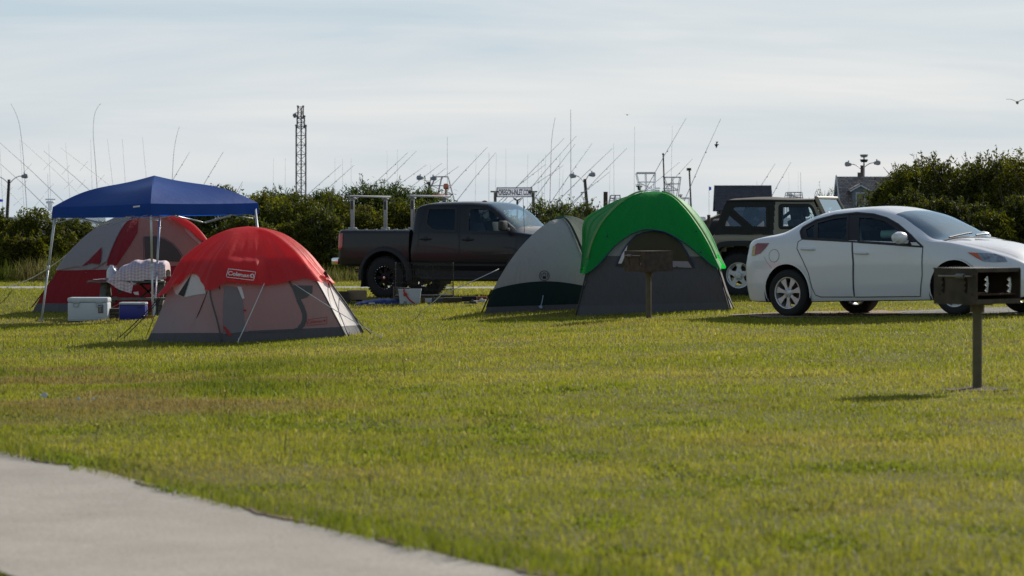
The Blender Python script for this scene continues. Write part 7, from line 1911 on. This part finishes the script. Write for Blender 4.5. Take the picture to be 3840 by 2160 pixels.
# ---- name sign
def sign():
    D = 190; c = P(1929, HZ, D); g_ = gz(0, D); t = thing('name_sign', 'white name board with bold dark lettering on wooden posts beyond the pickup', 'sign', (c.x, D, g_))
    SW = mat('grey sign wood', (.17, .14, .115), .9, noise=.3); a, b = P(1864, 704, D), P(1994, 738, D); w, h = b.x - a.x, a.z - b.z; cz = (a.z + b.z) / 2 - g_; cx = (a.x + b.x) / 2 - c.x
    q = MB(); q.box((cx, 0, cz), (w, .09, h), bev=.01); bd = q.build('board', fabric('sign white', (.86, .87, .92), .5, .7, .0, tcol=(.9, .92, .98)), t)  # board made translucent so its shaded face looks brighter
    FR = mat('sign frame', (.05, .05, .09), .7)
    for sz in (-1, 1):
        q = MB(); q.box((cx, -.02, cz + sz * h / 2), (w + .05, .12, .05)); q.build('frame', FR, bd)
        q = MB(); q.box((cx + sz * (w / 2 + .02), -.02, cz), (.05, .12, h - .05)); q.build('frame', FR, bd)
    bx = MB(); bx.box((cx, 0, cz), (w, .09, h)); q = MB(); ray = lambda u, v: (Vector((u, -5, v)), Vector((0, 1, 0)))
    drape_text(q, 'OREGON-INLET.COM', [(cx - w * .455, cz - h * .33), (cx + w * .48, cz - h * .33), (cx + w * .48, cz + h * .33), (cx - w * .455, cz + h * .33)], ray, bx.bvh(), .01, .035); q.build('lettering', mat('navy lettering', (.012, .012, .05), .7), bd, normals=False)
    for px in (1857, 2000):
        x = P(px, 0, D).x - c.x; zt = P(0, 722, D).z - g_; q = MB(); q.box((x, 0, zt / 2), (.2, .16, zt), bev=.02); q.build('post', SW, t)
        q = MB(); q.box((x + (.0 if px > 1900 else -.05), -.01, zt + .06), (.55, .2, .1), bev=.02); q.build('post_cap', SW, t)
    zc = P(0, 752, D).z - g_; x = P(1940, 0, D).x - c.x; q = MB(); M = Matrix.Translation((x, -.05, zc)) @ Matrix.Rotation(R(90), 4, 'X')
    q.prism([(-.08, -.26), (.08, -.26), (.07, -.02), (.2, .06), (.34, .22), (.12, .12), (.0, .05), (-.1, .12), (-.33, .24), (-.22, .06), (-.07, -.02)], M, .06); q.build('fish_tail', mat('slate grey carving', (.08, .085, .10), .8), t)
    q = MB(); q.box((x, 0, (zc - .2) / 2), (.1, .1, zc - .2)); q.build('tail_post', SW, t)
sign()
# ---- buildings
def shingles(name, lo, hi, sx=9.0, sz=4.2):
    m, nt, b = nodes_of(name); tc = nt.nodes.new('ShaderNodeTexCoord'); br = nt.nodes.new('ShaderNodeTexBrick'); br.inputs['Scale'].default_value = 1.0; br.inputs['Brick Width'].default_value = .22; br.inputs['Row Height'].default_value = .14; br.inputs['Mortar Size'].default_value = .012; br.inputs['Color1'].default_value = (*lo, 1); br.inputs['Color2'].default_value = (*hi, 1); br.inputs['Mortar'].default_value = (*[c * .4 for c in lo], 1)
    sp = nt.nodes.new('ShaderNodeSeparateXYZ'); cb = nt.nodes.new('ShaderNodeCombineXYZ'); nt.links.new(tc.outputs['Object'], sp.inputs[0]); ad = nt.nodes.new('ShaderNodeMath'); ad.operation = 'MULTIPLY_ADD'; ad.inputs[1].default_value = 1.25; ad.inputs[2].default_value = 0; nt.links.new(sp.outputs['Z'], ad.inputs[0])
    nt.links.new(sp.outputs['X'], cb.inputs['X']); nt.links.new(ad.outputs[0], cb.inputs['Y']); nt.links.new(cb.outputs[0], br.inputs['Vector'])
    n = nt.nodes.new('ShaderNodeTexNoise'); n.inputs['Scale'].default_value = 7; n.inputs['Detail'].default_value = 5; nt.links.new(tc.outputs['Object'], n.inputs['Vector'])
    mx = nt.nodes.new('ShaderNodeMix'); mx.data_type = 'RGBA'; mx.blend_type = 'MULTIPLY'; mx.inputs[0].default_value = .7; nt.links.new(br.outputs[0], mx.inputs[6]); nt.links.new(n.outputs['Fac'], mx.inputs[7]); nt.links.new(mx.outputs[2], b.inputs['Base Color']); b.inputs['Roughness'].default_value = .6
    bp = nt.nodes.new('ShaderNodeBump'); bp.inputs['Strength'].default_value = .8; bp.inputs['Distance'].default_value = .05; nt.links.new(br.outputs['Fac'], bp.inputs['Height']); nt.links.new(bp.outputs['Normal'], b.inputs['Normal'])
    return m
DSH = shingles('dark roof shingles', (.085, .088, .115), (.12, .12, .15)); LSH = shingles('sun flecked cedar shingles', (.30, .25, .235), (.62, .52, .47)); WALLM = mat('blue grey siding', (.20, .22, .25), .8, noise=.1); TRIM = mat('white trim', (.62, .63, .65), .6)  # pale house shingles also paint in the roof's sunlit specks
def gable_roof(t, x0, x1, ze, zr, half, m_, th=.14):
    for sg in (-1, 1):
        q = MB(); a = [Vector((x0, 0, zr)), Vector((x1, 0, zr)), Vector((x1, sg * half, ze)), Vector((x0, sg * half, ze))]; n = Vector((0, sg * (zr - ze), half)).normalized() * th
        q.add(a + [p - n for p in a], [(0, 1, 2, 3), (7, 6, 5, 4), (0, 4, 5, 1), (1, 5, 6, 2), (2, 6, 7, 3), (3, 7, 4, 0)]); q.build('roof', m_, t)
def pavilion():
    D = 225; c = P(2785, HZ, D); g_ = gz(0, D); t = thing('pavilion', 'low building with a dark shingled roof behind the tan car', 'building', (c.x, D, g_))
    x0, x1 = P(2678, 0, D).x - c.x, P(2893, 0, D).x - c.x; ze, zr = P(0, 788, D - 2.4).z - g_, P(0, 695, D).z - g_
    gable_roof(t, x0, x1, ze, zr, 1.5, DSH)
    q = MB(); q.box(((x0 + x1) / 2, .1, ze / 2), (x1 - x0 - .6, 2.2, ze)); q.build('wall', mat('dark siding', (.06, .06, .065), .9), t)
    for x in (x0 + .1, x1 - .1):
        q = MB(); q.tube([(x + (.4 if x < 0 else -.4), -1.3, 0), (x + (.4 if x < 0 else -.4), -1.3, ze)], .1, 8); q.build('post', WPOLE, t)
    for x in (-1.2, .6):
        q = MB(); q.box((x, -1.02, ze * .55), (.9, .05, 1.0)); q.build('window', BGLASS, t)
pavilion()
def house():
    D = 185; c = P(3240, HZ, D); g_ = gz(0, D); t = thing('house', 'shingled grey house with a steep roof and dormer behind the sedan', 'house', (c.x, D, g_))
    X = lambda px: P(px, 0, D).x - c.x
    x0, x1 = X(3137), X(3420); ze, zr = P(0, 800, D - 2.6).z - g_, P(0, 662, D).z - g_
    gable_roof(t, x0, x1, ze, zr, 2.6, LSH)
    q = MB(); q.add([(x0 + .12, -2.5, 0), (x0 + .12, 2.5, 0), (x0 + .12, 2.5, ze), (x0 + .12, 0, zr - .1), (x0 + .12, -2.5, ze), (x1 - .12, -2.5, 0), (x1 - .12, 2.5, 0), (x1 - .12, 2.5, ze), (x1 - .12, 0, zr - .1), (x1 - .12, -2.5, ze)], [(0, 1, 2, 3, 4), (9, 8, 7, 6, 5), (0, 4, 9, 5), (1, 6, 7, 2)]); q.build('wall', WALLM, t)
    for sg in (-1, 1):
        q = MB(); q.bar((x0 - .02, sg * 2.65, ze - .1), (x0 - .02, 0, zr + .02), .06, .22, (0, 0, 1)); q.build('verge_board', TRIM, t)
    # dormer
    dx = X(3211); w = .95; zb, zt, zp = P(0, 772, D).z - g_, P(0, 718, D).z - g_, P(0, 700, D).z - g_
    yf = -2.25; q = MB(); q.add([(dx - w / 2, yf, zb - .3), (dx + w / 2, yf, zb - .3), (dx + w / 2, yf, zt), (dx, yf, zp), (dx - w / 2, yf, zt), (dx - w / 2, 0, zb), (dx + w / 2, 0, zb), (dx + w / 2, 0, zt), (dx, 0, zp), (dx - w / 2, 0, zt)], [(0, 1, 2, 3, 4), (0, 4, 9, 5), (1, 6, 7, 2)]); dm_ = q.build('dormer', WALLM, t)
    for sg in (-1, 1):
        q = MB(); q.bar((dx, yf - .1, zp + .06), (dx + sg * (w / 2 + .22), yf - .1, zt - .02), .2, .09, (0, 0, 1)); q.build('dormer_trim', TRIM, dm_)
        q = MB(); a = [Vector((dx, yf - .15, zp + .1)), Vector((dx + sg * (w / 2 + .25), yf - .15, zt + .02)), Vector((dx + sg * (w / 2 + .25), .4, zt + .02)), Vector((dx, .4, zp + .1))]; q.add(a + [p + Vector((0, 0, .08)) for p in a], [(0, 1, 2, 3), (7, 6, 5, 4), (0, 4, 5, 1), (1, 5, 6, 2), (2, 6, 7, 3), (3, 7, 4, 0)]); q.build('dormer_roof', LSH, dm_)
    q = MB(); q.box((dx, yf - .03, (zb + zt) / 2 - .08), (.62, .06, .92)); wn = q.build('window', TRIM, t); q = MB(); q.box((dx, yf - .07, (zb + zt) / 2 - .08), (.5, .03, .8)); q.build('pane', mat('curtained pane', (.16, .15, .14), .3), wn)
    q = MB(); q.box((X(3228), .2, zr + .02), (.35, .35, .5)); q.build('chimney', mat('chimney brick', (.16, .12, .11), .9), t)
house()
D = 150; c = P(2690, HZ, D); g_ = gz(0, D); t = thing('dock_shed', 'low dark gabled shed left of the tan car', 'shed', (c.x, D, g_))
zr, ze = P(0, 803, D).z - g_, P(0, 828, D).z - g_
q = MB(); q.add([(-.75, -1, ze), (-.1, -1, zr - .1), (.1, -1, zr), (.7, -1, zr - .02), (.7, -1, 0), (-.6, -1, 0), (-.75, 1, ze), (-.1, 1, zr - .1), (.1, 1, zr), (.7, 1, zr - .02), (.7, 1, 0), (-.6, 1, 0)], [(0, 1, 2, 3, 4, 5), (11, 10, 9, 8, 7, 6), (0, 6, 7, 1), (1, 7, 8, 2), (2, 8, 9, 3), (5, 11, 6, 0), (3, 9, 10, 4)]); q.build('wall', mat('dark siding', (.06, .06, .065), .9), t)
for px, y0 in ((2641, 806), (2648, 820)):
    pass
q = MB(); q.tube([(-.55, -1.3, 0), (-.55, -1.3, P(0, 806, D).z - g_)], .09, 8); q.build('post', WPOLE, t)
q = MB()
for z in (.55, .8, 1.05): q.tube([(-1.0, -1.5, z), (1.0, -1.5, z)], .018, 5)
for x in np.linspace(-1, 1, 6): q.tube([(x, -1.5, 0), (x, -1.5, 1.05)], .015, 5)
q.build('railing', GEL, t)
# ---- flags and birds
FLAGB = fabric('blue bunting', (.02, .05, .35), .4)
for px, py, D, w_, h_, lab in ((2663, 707, 200, .16, .30, 'small dark blue pennant on a stay left of the dark roof'), (-2, 752, 205, .55, .25, 'blue flag at the left edge beside the street lamp'), (1591, 735, 250, .35, .22, 'small blue flag above the rear of the pickup roof')):
    c = P(px, py, D); g_ = gz(0, D); t = thing('pennant', lab, 'flag', (c.x, D, g_)); q = MB(); q.grid([[Vector((w_ * (u - .5), .06 * math.sin(u * 5), c.z - g_ + h_ * (v - .5) * (1 - .35 * u))) for u in np.linspace(0, 1, 8)] for v in (0, .5, 1)]); q.build('cloth', FLAGB, t, smooth=True)
    q = MB(); q.tube([(-w_ / 2, 0, 0), (-w_ / 2, 0, c.z - g_ + h_ * .6)], .012, 5); q.build('staff', ANTM, t)
def bird(px, py, D, span, flap, roll, label, dark):
    c = P(px, py, D); t = thing('gull', label, 'bird', c); m_ = mat('gull dark' if dark else 'gull grey', (.03, .03, .035) if dark else (.32, .32, .33), .8); T = Matrix.Rotation(roll, 4, 'Y')
    q = MB(); q.lathe([(.001, -.22), (.03, -.18), (.065, -.05), (.06, .06), (.035, .14), (.03, .18), (.012, .24), (.001, .25)], 10, 'X', T)
    for sg in (-1, 1):
        rows = []
        for u in np.linspace(0, 1, 9):
            y = sg * span / 2 * u; z = flap * (math.sin(u * 2.2) * .5) * span * .5 + .02; ch = .15 * (1 - u ** 2) + .015; xo = -.05 * u + .04 * math.sin(u * 3.1)
            rows.append([T @ Vector((xo + ch * .5, y, z + .004)), T @ Vector((xo, y, z + .016)), T @ Vector((xo - ch * .5, y, z))])
        q.grid(rows)
    q.add([T @ Vector(v) for v in ((-.18, -.03, 0), (-.18, .03, 0), (-.32, .07, 0), (-.32, -.07, 0))], [(0, 1, 2, 3)]); q.build('body', m_, t, smooth=True); return t
b_ = bird(3815, 385, 120, .95, .55, .15, 'grey gull gliding at the right edge of the sky', False); b_.rotation_euler = (0, 0, R(75))
b_ = bird(2687, 545, 150, .26, -.9, 1.2, 'dark bird diving right of the tall outriggers', True); b_.rotation_euler = (0, 1.25, R(80))
b_ = bird(2352, 431, 300, .6, .4, 0, 'tiny far bird speck high above the green tent', True); b_.rotation_euler = (0, 0, R(80))
